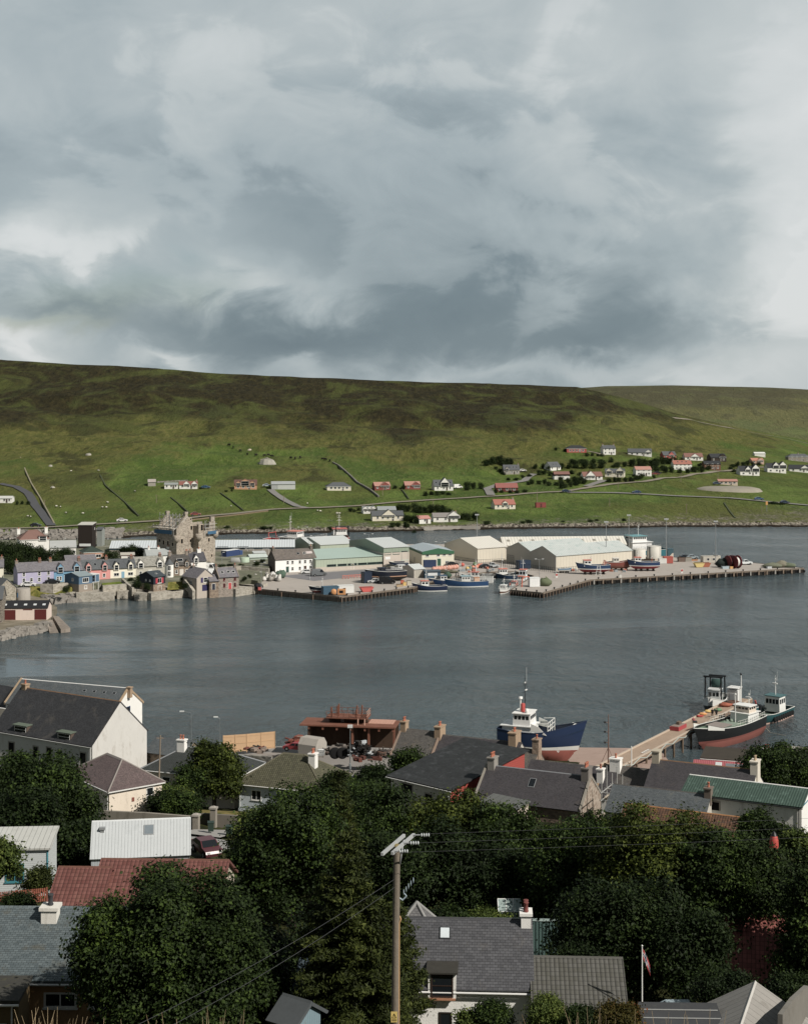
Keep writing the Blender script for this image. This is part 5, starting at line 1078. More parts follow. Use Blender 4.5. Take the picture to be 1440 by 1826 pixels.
for x in (x1 - 3, x1 - 1.4, x1 + .8):
    for y in (y0 + 2.6, y0 + 4.6, y0 + 7): b.tube((x, y, 9.6), (x, y, 14.6 + rg.uniform(0, .8)), .09, TUBE, n=4)
for z_ in (12.6, 13.9): b.tube((x1 + .8, y0 + 2.2, z_), (x1 + .8, y1, z_), .09, TUBE, n=4); b.tube((x1 - 3, y0 + 4, z_), (x1 + .8, y0 + 4, z_), .09, TUBE, n=4)
b.build('scaffold_tube', scf); b = MB(); b.b2((-l2 - 1, -1.5, hc + .55), (l2 - .8, .3, hc + .8), mat('a89f90', .9)); b.b2((-l2 - .9, -1.4, hc + 1.3), (l2 - 1, -1.3, hc + 1.6), mat('a89f90', .9)); b.build('deck_board', scf)
b = MB(); sh = mat('2d6488', .6, .15, .6); b.b2((-l2 + .4, -1.55, hc - 1.3), (l2 - 1.0, -1.45, hc + .1), sh); b.b2((x1 + .95, y0 + 3.6, 10.2), (x1 + 1.05, y1 - .2, 11.3), sh); b.b2((x1 + .0, y1 + .1, 10.2), (x1 + .9, y1 + .2, 11.3), sh); b.build('blue_sheeting', scf)
# behind the terrace
c = onz(139.5, 979, Z)
hs('dark brown cladded tower with pale roof and white name board', 139.5, 978, 164.5, Z, -2, 6.5, 9.3, .5, mat('2a211c', .8, .12, .5, tex='vplank', a=.5), mat('b9b7ad', .7), mono=True, opx=[('p', 152, .9, 4.6, 1.0, 'cfd2d2', 'sign_board')], op=[('r', 'w', 1, 7.2, .6, .8)], base=3, name='tower_building', cat='building', endm=None)
hs('grey metal annex beside the dark tower', 173, 974, 182, Z, -2, 5, 6.6, .8, mat('8f9692', .6, .12, .5, tex='corr', a=.5), FAR_GREY, base=3, name='annex', cat='building')
hs('big house with red brown hipped roof and two white end chimneys', 36, 984, 88, Z, 22, 8, 4.6, 3.4, W1, mat('7d5a50', .85, .15, .4), hip='lr', ch=[(-.5, .6, 1.2, 1.2, WT, 1), (.45, .8, 1.2, 1.2, WT, 1)], dorm=[(.28, 3, 1.2, .9, WT, .0, 's')])
hs('low grey shed with two pale roofs beyond the red brown villa', 90, 992, 136, Z, 14, 10, 3.2, 2.0, W1, mat('a6a9a8', .6), name='shed', cat='shed', op=row('f', 'w', 3, 1, 1.2, 1, 8))
hs('salmon bungalow with dark green hipped roof', 150, 998.5, 185, Z, 24, 7.5, 2.7, 2.0, harl('d29a7c', .1), mat('34423a', .8, .15, .4), hip='lr', opx=[('w', 159, .6, 1.4, 1.3), ('v', 176, .7, 2, 1.2)], op=[('l', 'w', 0, .9, 1, 1.2)])
hs('small red and white garden hut with flat roof', 216, 1003, 240, Z + .6, 12, 4, 2.6, .4, mat('9a4f42', .8), mat('b3ada0', .8), mono=True, opx=[('d', 222, 0, 2.0, 2.2, 'dcdad2'), ('v', 231, .5, 1.2, 1.7), ('v', 237, .5, .8, 1.7)], name='garden_hut', cat='shed')
hs('row of white cottages with three white chimneys behind the stone terrace', 262, 1008, 305, Z + .6, 20, 6.5, 3.4, 1.8, WT, mat('9aa0a0', .7), ch=[(-.35, .8, .8, .8, WT, 1), (.05, .8, .8, .8, WT, 1), (.45, .8, .8, .8, WT, 1)], op=row('f', 'w', 3, 1.4, 1, 1.2, 6))
hs('low cottage with pale green roof in the castle garden', 306, 1003, 342, Z + .8, 20, 5, 2.2, 1.2, WT, mat('93a49c', .7), op=row('f', 'w', 2, .8, 1, 1, 3))
hs('slate roofed outhouse behind the pink terraced house', 118, 1016, 172, Z, 24, 5, 3.0, 1.6, STN, SLT, name='outhouse', cat='shed', base=2)
hs('long blue and white quay shed running behind the castle', 196, 993, 525, 2.2, 4, 15, 3.3, 2.0, mat('2f4a58', .7, .12, .3, tex='corr', a=.8), mat('c6cfd4', .5, .05, .2, tex='corr', a=1.0), name='quay_shed', cat='warehouse', plinth=(harl('8d867c', .2), 2.6),
   opx=[('g', a, 0, 4.2, 3.6, '1c2a36') for a in (290, 397, 433)] + [('d', 447, 0, 2.2, 2.6, '24465c'), ('d', 474, 0, 2.2, 2.6, '24465c'), ('g', 497, 0, 3, 3, '203a4c')], base=3)
# west end: boathouse, slip, stone house, round tank
sheet('shore_ground', [tuple(onz(a, c, 1.8)) for a, c in ((-200, 1136), (0, 1128), (22, 1121), (60, 1117), (84, 1111), (93, 1098), (102, 1083), (84, 1068), (55, 1062), (-200, 1060))], ground_mat('shore_turf', ['6b6558', '7d7668', '8f887c'], .3), 3)
hs('pale pink boathouse with black roof and dark red doors', 4, 1105.5, 84.5, 1.9, 3, 7, 3.2, 1.6, harl('dcc6b8', .12), mat('26272b', .7, .15, .5), opx=[('g', 16, .0, 3.6, 2.7, '64201f'), ('g', 72.5, .0, 3.1, 2.8, '64201f'), ('p', 50, 2.75, 2.6, .22, '64201f', 'door_track')], sky=[(x, .45, .7, .7, WHITE, mat('b9c2c8', .2)) for x in (-.45, -.22, .0, .21, .41)], name='boathouse', cat='boathouse', base=1, oh=.15)
gable_house('stone gabled store with dark slate roof behind the boathouse', 13, 1070, 3.6, -48, 9, 6, 3.6, 2.6, mat('a39b8c', .95, .15, .5, bump=.6, tex='rubble', a=.4, b=.3, col2='77705f'), FAR_GREY, [], base=4, name='stone_store', cat='house')
hs('tall rough stone house end at the frame edge beside the boathouse', -60, 1111, 4, 1.9, 6, 7, 6.6, 3, STONE, FAR_GREY, base=2)
hs('cream house with blue base at the frame edge behind the stone store', -60, 1040, 6.5, Z, 14, 7, 4.9, 2.2, CRM, SLT, plinth=(harl('4f8aa0'), .8), ch=[(.45, .9, .9, .9, CHS, 1)])
c = onz(42, 1071, 2.6); root = thing('round_tank', 'squat round concrete tank with small blue hatch', 'tank', c); b = MB(); b.lathe((0, 0, -1), [(2.15, 0), (2.1, 4.8), (1.9, 4.85)], CONC, 24); b.build('tank_wall', root); MB().box((-1.4, -1.65, 1.9), (.5, .3, 1.4), paint('2f5f86'), R(-40)).build('hatch', root)
def block(name, top, zt, m, label, cat, down=3):
    b = MB(); n = len(top); b.add([tuple(p) for p in top] + [(p[0], p[1], p[2] - down) for p in top], [tuple(range(n))[::-1], tuple(range(n, 2 * n))] + [(i, (i + 1) % n, n + (i + 1) % n, n + i) for i in range(n)], m)
    me = b.mesh(name); 
    if me.polygons[0].normal.z < 0: me.flip_normals()
    o = bpy.data.objects.new(name, me); C.objects.link(o); return tag(o, label, cat)
OLDC = mat('8d8175', .95, .2, .4, bump=.5, tex='block', a=1.6, b=1.1, col2='7a6f64', dirt=.5, dirtcol='4a4238')
block('stone_pier', [onz(94, 1098, 1.9), onz(105, 1099, 1.6), onz(126, 1120, 1.1), onz(109, 1122, 1.1)], 1.2, OLDC, 'old stone pier stub pointing into the bay beside the boathouse', 'pier', 4)
block('slipway', [onz(83, 1106, 1.9), onz(94, 1105, 1.7), onz(105, 1128, .1), onz(89, 1129, .1)], 1, OLDC, 'worn boat slip of square slabs next to the stone pier stub', 'slipway', 2)
vehicle('white estate car parked above the rocky bank', onz(51, 1046, 3.9), 10, 'dadad8', 'car', None, 1.15)
vehicle('dark car parked at the foot of the lilac house', onz(94, 1041, 3.9), 14, '25272b', 'car', None, 1.15)
vehicle('white van parked beside the castle garden', onz(374, 1020, 3.9), -20, 'dededc', 'van', None, 1.35)
vehicle('white van in the yard just below the castle tower', onz(385, 1027, 3.9), 15, 'd6d8d8', 'van', None, 1.1)
# trees of the old town
G = 'trees of the old town'
def tt(label, lst, seed):
    for i, (px, yb, w_, h_) in enumerate(lst):
        p = onz(px, yb, Z); s = p.y / F; far_bush(label, p, w_ * s * .62, w_ * s * .55, h_ * s * 1.06, G + ': ' + label[:24], seed + i, LEAFD if (i + seed) % 2 else LEAFFAR, 'broadleaf_tree', 'tree', 2600, .34)
tt('dark tree in the thick wood behind the lilac house', [(-5, 1012, 40, 42), (14, 1014, 38, 48), (30, 1014, 36, 46), (46, 1012, 36, 40), (60, 1010, 34, 38), (74, 1009, 30, 33), (20, 1024, 36, 34), (44, 1022, 34, 28), (8, 1000, 40, 36), (40, 998, 40, 34), (66, 997, 34, 26)], 0)
tt('rounded tree between the wood and the salmon bungalow', [(96, 1009, 34, 30), (113, 1007, 30, 27), (124, 1002, 26, 26), (104, 1016, 26, 20), (128, 1012, 26, 16), (113, 992, 24, 18), (98, 985, 12, 8)], 2)
tt('bushy tree below the salmon bungalow', [(188, 1004, 26, 22), (203, 1006, 26, 24), (178, 1008, 16, 12)], 1)
tt('large windswept tree under the castle', [(226, 998, 34, 24), (240, 1000, 36, 30), (252, 1002, 30, 26), (262, 1004, 24, 16)], 3)
tt('dark garden bush between terrace and sea walls', [(250, 1040, 26, 14), (244, 1050, 24, 16), (262, 1052, 20, 14), (233, 1036, 14, 8), (327, 1041, 16, 13), (330, 1049, 14, 10), (118, 1056, 18, 14)], 4)
tt('low green bush on the castle lawn', [(395, 1014, 24, 8), (412, 1013, 20, 8), (430, 1012, 16, 7), (457, 1010, 16, 10), (372, 1008, 12, 7), (436, 1034, 12, 8), (445, 1031, 12, 7), (468, 1004, 14, 8)], 2)
# ------------------------------------------------------------------ the harbour: quay, sheds, boats on the hard, gear
ZQ = 1.7
q = lambda a, c, z=ZQ: onz(a, c, z)
QA, QB, QC, QC2 = q(449, 1049), q(607, 1064), q(738, 1047), q(785, 1031)
QE, QF, QF2, QG, QH, QI, QJ, QK = q(868, 1020), q(920, 1019), q(952, 1027), q(911, 1052), q(966, 1057), q(1050, 1034), q(1431, 1013), q(1325, 1002)
poly = [QA, QB, QC, QC2, QE, QF, QF2, QG, QH, QI, QJ, QK, q(1200, 994), Vector((95, 605, ZQ)), Vector((20, 640, ZQ)), Vector((-90, 640, ZQ)), Vector((-68, 600, ZQ)), Vector((-48, 520, ZQ))]
sheet('quay', [tuple(p) for p in poly], QUAYC, 0)
fx = MB(); DKW = mat('2a2622', .9, .3, .6, bump=.3, bs=8, dirt=.5, dirtcol='151312'); WOODP = mat('5c4e42', .9, .3, .8); RUSTP = mat('7a6350', .9, .3, .8)
BRW = mat('75685a', .95, .2, .4, dirt=.6, dirtcol='3a3028')
def face(name, a, c, m, pm, step, top=.0):
    b = MB(); d = (c - a); ln = d.length; d.normalize(); n = Vector((d.y, -d.x, 0)); 
    b.slab([a + Vector((0, 0, -6)), c + Vector((0, 0, -6)), c + Vector((0, 0, -.02)), a + Vector((0, 0, -.02))], .15, m)
    b.slab([a + Vector((0, 0, -.45)) + n * .16, c + Vector((0, 0, -.45)) + n * .16, c + Vector((0, 0, .14)) + n * .16, a + Vector((0, 0, .14)) + n * .16], .2, BRW)
    k = int(ln / step)
    for i in range(k + 1):
        p = a + d * min(ln, i * step) + n * .5; b.box((p.x, p.y, -.2), (.26, .3, 3.2), pm if i % 4 else RUSTP, math.atan2(d.y, d.x))
    o = b.build(name); o['kind'] = 'structure'
face('quay_face', QA, QB, BRW, DKW, 3.2); face('quay_face', QB, QC, DKW, WOODP, 1.6); face('quay_face', QC, QC2, DKW, WOODP, 1.6); face('quay_face', QC2, QE, DKW, WOODP, 2); face('quay_face', QE, QF, DKW, WOODP, 2)
face('quay_face', QF, QF2, DKW, WOODP, 2); face('quay_face', QF2, QG, DKW, WOODP, 1.5); face('quay_face', QG, QH, DKW, WOODP, 1.0); face('quay_face', QH, QI, DKW, RUSTP, 2.4); face('quay_face', QI, QJ, DKW, DKW, 3.0); face('quay_face', QJ, QK, DKW, DKW, 3)
b = MB()
for i in range(25):     # pale ladders and tyres on the long pier face
    p = QI.lerp(QJ, (i + .5) / 25); b.box((p.x, p.y - .75, .9), (.45, .16, 1.5), mat('8f7a66', .9) if i % 3 else mat('a7a29a', .9)); b.lathe((p.x + 1.6, p.y - .9, .7), [(.45, -.15), (.5, .15)], TYRE, 10, 'y')
o = b.build('quay_fender'); o['kind'] = 'structure'
sheet('tarmac_yard', [tuple(q(*a, ZQ + .004 * 2)) for a in ((495, 1027), (560, 1036), (690, 1023), (740, 1012), (700, 1012), (560, 1022))], mat('77767a', .9, .1, .2, dirt=.3, dirtcol='5f5e60'))
HAR = 'harbour buildings'
CLGR = mat('a9b7a0', .6, .07, .3, tex='corr', a=.6); CLGRD = mat('8fa08a', .6, .07, .3, tex='corr', a=.6); RFGR = mat('a9c4b8', .5, .06, .2, tex='corr', a=1.0); RFWH = mat('c7cecd', .5, .05, .2, tex='corr', a=1.0)
CREAMC = mat('d3cab6', .6, .06, .3, tex='corr', a=.7); CREAMC_SHADE = mat('b7b1a3', .6, .06, .3, tex='corr', a=.7); CRROOF = mat('d9d5c9', .5, .05, .2, tex='corr', a=1.2)
hs('white two-storey harbour house with brown slate roof and grey gable', 491, 1022, 563, ZQ, 27, 7, 4.8, 2.9, harl('e6e6e4', .06), mat('716862', .9, .2, .3, bump=.3, tex='slate', a=.6, b=.35, col2='5f5853', dirt=.4, dirtcol='857a6b'),
   opx=[wn(513, 2.9), wn(521.5, 2.9), wn(534.5, 2.9), wn(544, 2.9), wn(553.5, 2.9), ('d', 512.5, 0, 1.1, 2.1, '2f4f4a'), wn(521.5, .6), wn(534.5, .6), ('d', 544, 0, 1, 2.0, '4a352b'), wn(553.5, .8)], ch=[(-.47, 1.0, 1.0, 1.6, mat('6f675d', .95), 2), (.47, 1.0, 1.0, 1.4, mat('6f675d', .95), 1)], sky=[(.1, .5, .8, .8), (.25, .5, .7, .9, WHITE), (.38, .55, 2.2, .9, WHITE, mat('b9a9a6', .4))], endm=mat('77706a', .95, .2, .5, bump=.4, tex='rubble', a=.5, b=.4, col2='5b554f'))
hs('long low pale green fish factory with strip windows', 563, 1019, 684, ZQ, 26, 20, 4.3, 1.3, CLGR, RFGR, mono=True, plinth=(harl('b9aea0', .2), 1.4), opx=[('v', x, 1.45, 3.6, .8, '37584f') for x in (591, 610, 628, 646, 663, 679)] + [('d', 628.5, 0, 1, 2, '6b6a4a')], name='factory', cat='factory', oh=.3, base=2)
hs('tall pale green factory block with glazed stair and stone panels', 684, 1012.5, 729, ZQ, 27, 30, 7.3, 2.0, CLGRD, RFWH, opx=[('v', 691, 4.7, 2.6, .9, '37584f'), ('v', 706, 4.7, 2.8, .9, '37584f'), ('v', 691, .5, 2.6, .6, '37584f'), ('v', 706, .7, 2.8, .6, '37584f'), ('v', 721, .4, 2.6, 5.4, '2c5a55'), ('p', 691, 3.0, 2, 1.0, 'dfe0e0', 'sign_board'), ('p', 721, 2.3, 3.2, .2, 'a9c4b8', 'canopy')],
   plinth=(harl('c4b7a9', .15), 5.4), name='factory', cat='factory', oh=.3, base=2)
hs('pale green shed with white roof behind the low fish factory', 571, 992, 632, ZQ, 27, 22, 4.4, 2.0, CLGR, RFWH, name='factory_shed', cat='warehouse', base=2)
hs('smaller green gabled shed next to the red ship', 551, 990, 584, ZQ, 27, 16, 4.4, 1.7, CLGRD, RFWH, name='factory_shed', cat='warehouse', base=2)
def office_top(root):
    gm = mat('2c6a48', .6); hl = 6.15; b = MB(); b.prism([(-hl, 4.3), (hl, 4.3), (hl, 5.3), (0, 6.5), (-hl, 5.3)], -.3, -.12, gm, 'y'); b.b2((-hl, -.12, 4.3), (-hl + .15, 22.1, 5.3), gm); b.build('fascia', root)
    b = MB(); rm = mat('a7b6bf', .5, .06, .3, tex='corr', a=1)
    for sx in (-1, 1): b.slab([(sx * hl, -.12, 5.25), (0, -.12, 6.45), (0, 22.2, 6.45), (sx * hl, 22.2, 5.25)][::sx], .12, rm)
    b.build('roof_sheet', root)
hs('cream harbour office with green fascia and blue grey roof', 752, 1009.5, 809, ZQ, 14, 22, 4.9, .3, harl('dcd6bf', .08), mat('9fb0bb', .5, .06, .3, tex='corr', a=1), plinth=None, opx=[('v', 761.5, 3.4, 1.3, .9), ('v', 781, 3.4, 1.2, .9), ('v', 791.5, 3.6, 1.2, .7), ('v', 802, 3.6, 1.2, .7), ('v', 760, .6, 1.3, .9), ('d', 766.5, .1, .9, 2.0, '31505a'), ('d', 772, .3, .8, 1.8, '3b4a3a'), ('d', 782.5, 0, 1.4, 2.6, '2a5a44'), ('v', 796.5, .8, 1.2, .9), ],
   op=[('l', 'g', -5, 0, 3, 2.6, 'cfc8b4'), ('l', 'd', 0, .2, 1, 2, '6b6a5a'), ], name='harbour_office', cat='building', parts=office_top, base=2, oh=.1, og=.1)
hs('big cream metal store with white roof behind a paling fence', 851, 1003, 903, ZQ, 33, 22, 5.2, 3.0, CREAMC, CRROOF, name='store_shed', cat='warehouse', base=2)
hs('very long cream shed with row of small roof lights along the back quay', 897, 992, 1116, ZQ, 5, 12, 4.2, 2.6, CREAMC, CRROOF, sky=[(-.45 + .1 * i, .55, 1.1, 1.4, mat('8f8a7c', .6), mat('8f8a7c', .5)) for i in range(10)], name='store_shed', cat='warehouse', base=2)
patch = mat('4d7f78', .6, .2, .5)
def twin(label, pxL, yL, pxR, rot, off): 
    return hs(label, pxL, yL, pxR, ZQ, rot, 15.5, 5.3, 2.9, CREAMC, mat('bdc6c4', .5, .10, .25, tex='corr', a=1.0, dirt=.55, dirtcol='5e8a86'), endm=CREAMC_SHADE, name='net_store', cat='warehouse', base=2, op=[('l', 'g', -5, 0, 4, 3, '2e4560')] if off else [])  # gable ends: same cladding, with the shade on them put into a greyer colour
o = twin('cream net store with shade-greyed gables and worn blue roof nearest the boats on the hard', 991, 1018, 1126, 33, 0)
c = o.matrix_basis @ Vector((0, 15.7, 0)); k = twin('second shade-greyed gabled bay of the worn blue-roofed net store', 991, 1018, 1100, 33, 1); k.location = o.location + Vector((-math.sin(R(33)) * 15.7 - 2.2, math.cos(R(33)) * 15.7 - 1.5, 0))
hs('small grey lock-up shed with white roof beside the moored blue boat', 738, 1031, 757, ZQ, 30, 8, 3.0, 1.2, mat('b3aca0', .8), RFWH, opx=[('g', 746, 0, 2.2, 2.3, 'a9a396')], name='lockup', cat='shed')
hs('blue and white portable store against the lock-up shed', 757, 1031.5, 785, ZQ, 10, 3, 2.3, .2, mat('3c5a70', .6, .1, .5, tex='vplank', a=.4), mat('4a5a66', .6), mono=True, opx=[('p', 771, .9, 3.4, 1.0, 'cdd2d4', 'panel')], name='portable_store', cat='shed')
hs('small pale green shed beyond the bag pile', 446, 1007, 477, ZQ + .4, 20, 5, 2.6, .8, mat('9fb0a2', .7), mat('b3c0bb', .6), name='shed', cat='shed')
hs('white cabin with flat roof behind the green shed', 453, 1000, 474, ZQ + .6, 14, 4, 2.8, .3, harl('cfd2d0', .1), mat('b9bfbf', .6), mono=True, opx=[('v', 462, 1, 2, .9)], name='cabin', cat='cabin')
# tanks, bund
def tank(label, px, y, r, h, z, rib=True):
    root = thing('storage_tank', label, 'tank', onz(px, y, z) + Vector((0, r, 0)), 0, 'oil tanks'); tm = mat('c9c6bb', .6, .12, .4, dirt=.4, dirtcol='8d8778'); b = MB(); b.lathe((0, 0, 0), [(r, 0), (r, h), (r * .96, h + .12), (.2, h + .5)], tm, 28); b.build('shell', root)
    b = MB()
    for i in range(24): a = i * math.pi / 12; b.tube((r * math.cos(a), r * math.sin(a), h), (r * math.cos(a), r * math.sin(a), h + .9), .03, STEEL, n=4); a2 = a + math.pi / 12; b.tube((r * math.cos(a), r * math.sin(a), h + .9), (r * math.cos(a2), r * math.sin(a2), h + .9), .03, STEEL, n=4)
    b.build('railing', root); b = MB(); b.box((-r * .7, -r * .75, h / 2), (.35, .2, h), DSTEEL, -.7); b.build('ladder', root)
tank('squat cream oil tank beside the teal ship', 1140, 997, 2.6, 3.4, 3.2); tank('taller cream oil tank next to the light mast', 1167, 996.5, 2.7, 4.4, 3.2)
wall_run('concrete bund wall round the two oil tanks', [q(1118, 1002.5), q(1194, 999.5), q(1199, 994)], 1.7, .4, mat('b9aa9a', .9, .12, .3))
c = q(426, 1008.5, 2.6); root = thing('horizontal_tank', 'grey horizontal cylinder tank with pale green round end lying by the road', 'tank', c); b = MB(); b.lathe((0, 0, 1.6), [(.9, -3.0), (1.35, -2.7), (1.35, 1.0)], mat('a9aaa6', .6), 18, 'x'); b.build('barrel', root); b = MB(); b.lathe((2.2, -.3, 0), [(1.7, 0), (1.7, 3.0), (1.4, 3.1)], mat('9fb59c', .6), 18); b.build('round_end', root)
# lorry
root = thing('lorry', 'blue curtain-sided lorry trailer parked at the quay shed', 'lorry', q(411, 999, 2.2), R(58)); b = MB(); b.b2((-4, -1.25, 1.1), (4, 1.25, 3.9), mat('2b4272', .6, .12, .5)); b.b2((-4.05, -1.3, 3.9), (4.05, 1.3, 4.0), WHITE); b.build('trailer', root)
b = MB(); b.b2((4.2, -1.2, .6), (6.0, 1.2, 3.3), paint('2b4a80')); b.build('cab', root); wm = MB().lathe((0, 0, 0), [(.5, -.15), (.5, .15)], TYRE, 12, 'y').mesh('wheel')
for x in (-3, -1.8, 2, 5):
    for y in (-1.1, 1.1): o = bpy.data.objects.new('wheel', wm); C.objects.link(o); o.parent = root; o.location = (x, y, .5)
b = MB(); b.b2((-4, -.9, .85), (6, .9, 1.1), DSTEEL); b.build('chassis', root)
# containers, skips, cabins
def container(label, px, y, L, col, rot=0, doorend=True, z=ZQ, win=0, h=2.5):
    root = thing('container', label, 'container', q(px, y, z) + Vector((0, 1.2, 0)), R(rot)); cm = mat(col, .6, .12, .5, tex='vplank', a=.35); b = MB(); b.b2((-L / 2, -1.2, .1), (L / 2, 1.2, h), cm); b.b2((-L / 2 - .05, -1.25, h), (L / 2 + .05, 1.25, h + .1), cm); b.build('body', root)
    b = MB(); 
    for y_ in (-.6, .6): b.b2((-L / 2 - .06, y_ - .5, .2), (-L / 2, y_ + .5, h - .1), paint(col)); b.b2((-L / 2 - .1, y_ - .06, .2), (-L / 2 - .05, y_ + .0, h - .1), WHITE)
    b.build('door', root)
    for i in range(win): x = -L / 2 + L * (i + 1) / (win + 1); b = MB(); b.b2((x - .5, -1.26, 1.0), (x + .5, -1.2, 1.9), WHITE); b.b2((x - .42, -1.28, 1.08), (x + .42, -1.2, 1.82), GLASS); b.build('window', root)
    return root
container('blue shipping container at the quay edge', 588, 1060.5, 5.2, '355d76', 22)
container('white site cabin with one dark window on the quay edge', 612, 1058.5, 6.4, 'd5d6d3', 16, win=1)
container('dark navy container at the end of the laid-up black barge', 653, 1040, 3.0, '1f2e44', 30, h=3.6)
container('small dark blue container in front of the harbour office', 766, 1012, 4.6, '2b3f63', 6)
container('white reefer box on the wooden pier head', 952, 1047, 3.4, 'dfe1e1', 10, h=3.0)
container('navy container against the twin-gabled store', 933, 1015, 5, '23364f', 30, h=3.0)
container('red and yellow fuel cabin by the bund wall', 1191, 1005, 3.4, 'b04a3c', 4); container('small white fuel box beside the red cabin', 1181, 1005.5, 2.8, 'cfd0cc', 4, h=1.9)
container('pale grey stone-like site cabin with two windows far out on the pier', 1266, 1004, 6.6, 'b5afa2', 8, win=2); container('cream store box beside the far pier cabin', 1277, 1003.5, 2.6, 'cfc9bc', 8)
container('green grey kiosk at the outer edge near the masts', 1195, 993, 2.2, '3f6470', 0, h=3.0)
def skip(label, px, y, col, L=3.6, rot=10):
    root = thing('skip', label, 'skip', q(px, y) + Vector((0, 1, 0)), R(rot)); m = paint(col, .6); b = MB(); b.prism([(-L * .32, .1), (L * .32, .1), (L / 2, 1.5), (-L / 2, 1.5)], -1, 1, m, 'y'); b.build('body', root)
    b = MB(); b.b2((-L / 2 - .06, -1.06, 1.5), (L / 2 + .06, -.9, 1.62), m); b.b2((-L / 2 - .06, .9, 1.5), (L / 2 + .06, 1.06, 1.62), m); b.build('rim', root)
    b = MB(); b.b2((-L / 2 + .2, -.95, 1.505), (L / 2 - .2, .95, 1.51), mat('3a2f2a', .95, .4, 2)); b.build('load', root)
skip('bright red skip standing alone on the quay', 653, 1056, 'c9463c', 4.4, 20); skip('pale yellow skip on the outer pier', 1246, 1012, 'cdb45c', 3.8); skip('rusty orange skip next to the yellow skip', 1258, 1011.5, 'a5562e', 3.4)
# laid up barge, small boats on the quay, orange machine
boat('black and navy workboat laid up ashore beside the navy container', q(690, 1036) + Vector((0, 0, 1.6)), 198, 13, 4.4, 1.8, 1.5, '1b2231', '2a2420', wh=[(2, 2.6, 2.2, 1.4, 1.6, '2a3346', '20283a')], rails=[(.1, .7, '3a3f4a')], bul=.5, stripe='b98a6a', group='boats laid up on the quay', deckc='4a4a48')
boat('small navy fishing boat with red bottom ashore by the blue container', q(572, 1058) + Vector((0, 0, 1.0)), 184, 6.4, 2.2, 1.0, .8, '1d2635', '8f3a34', mast=[(-.5, .9, 3.4, 'c9c9c4', .5)], group='boats laid up on the quay', bul=.4)
boat('white cabin cruiser ashore beside parked cars', q(716, 1022) + Vector((0, 0, .9)), 200, 7, 2.5, 1.1, .7, 'd6d8d8', '9aa0a2', wh=[(.3, 2.6, 1.8, .9, 1.1, 'dcdcda', 'cfd2d2')], bul=.2, group='boats laid up on the quay')
boat('white motor launch ashore in front of the green factory door', q(727, 1024) + Vector((0, 0, .9)), 250, 6, 2.2, 1.1, .7, 'd9dad8', '2f3540', wh=[(.2, 2.2, 1.6, .9, 1.0, 'dcdcda', '2f3b4a')], bul=.2, group='boats laid up on the quay')
boat('dark covered launch ashore by the green factory stair', q(712, 1012.5) + Vector((0, 0, .8)), 190, 6.5, 2.3, 1.1, .6, '2c3d55', '22262c', wh=[(0, 3.5, 1.8, .8, .6, '2b3a52', '2b3a52', 0)], bul=.1, group='boats laid up on the quay')
root = thing('winch_drum', 'orange winch machine with round drum at the quay edge', 'machine', q(604, 1061.5)); om = mat('d08a3c', .6); b = MB(); b.lathe((-1.6, 0, 1.0), [(.35, -.6), (1.0, -.5), (1.0, -.4), (.4, -.35), (.4, .35), (1.0, .4), (1.0, .5)], om, 14, 'y'); b.build('drum', root); b = MB(); b.b2((-.4, -.8, .3), (2.2, .8, 2.0), om); b.b2((.2, -.85, .8), (1.4, -.8, 1.6), BLACKP); b.build('engine_box', root); b = MB(); b.b2((-2.6, -.9, 0), (2.4, .9, .3), DSTEEL); b.build('base_frame', root)
# road barriers
bm_ = MB(); om = mat('d8684a', .6); bm_.b2((-1.1, -.05, .95), (1.1, .05, 1.15), om); bm_.b2((-1.1, -.05, .5), (1.1, .05, .62), om)
for x in (-1.05, 0, 1.05): bm_.b2((x - .05, -.04, .1), (x + .05, .04, 1.0), om); bm_.box((x, 0, .06), (.3, .5, .12), mat('b23c2a', .7))
me = bm_.mesh('barrier')
for i, (px, y) in enumerate(((616, 1032), (626.5, 1031), (637, 1030.5), (648, 1029.8), (657, 1028.5))):
    o = bpy.data.objects.new('barrier', me); C.objects.link(o); o.location = q(px, y); o.rotation_euler = (0, 0, .2); tag(o, 'orange road barrier in the row guarding the dark tarmac', 'barrier', 'orange road barriers')
# vehicles on the quay
for a in ((666, 1039.5, 'b9bdbf', 'car', 195, 'silver car beside the navy container'), (676, 1038.5, '8e9294', 'car', 195, 'grey car behind the black van on the quay'), (690, 1041, '1a1b1e', 'van', 5, 'black van parked under the laid-up barge'),
          (695, 1013.5, '4a4a3f', 'car', 15, 'dark olive car by the tall factory block'), (704, 1009, '26282c', 'van', 195, 'black van at the factory stair'), (568, 1027, '5d6266', 'van', 20, 'grey van parked at the white harbour house'), (548, 1023, 'cfd1d0', 'car', 10, 'white car at the door of the white harbour house'),
          (866, 1013, '2c2f33', 'car', 10, 'dark car on the fish quay'), (806, 1009, '2a2b2e', 'car', 5, 'black car beside the harbour office corner'), (1221, 996, '23303a', 'car', 8, 'dark teal car on the outer pier'), (1233, 996.5, '8fa0a8', 'car', 8, 'silver blue car beside the dark one on the outer pier'), (1327, 1007, 'cfd6d8', 'pickup', 10, 'white pickup behind the red cable reels'),
          (876, 1012.5, '9fa6aa', 'pickup', 20, 'grey pickup on the fish quay')): vehicle(a[5], q(a[0], a[1]), a[4], a[2], a[3], 'vehicles on the quay', 1.1)
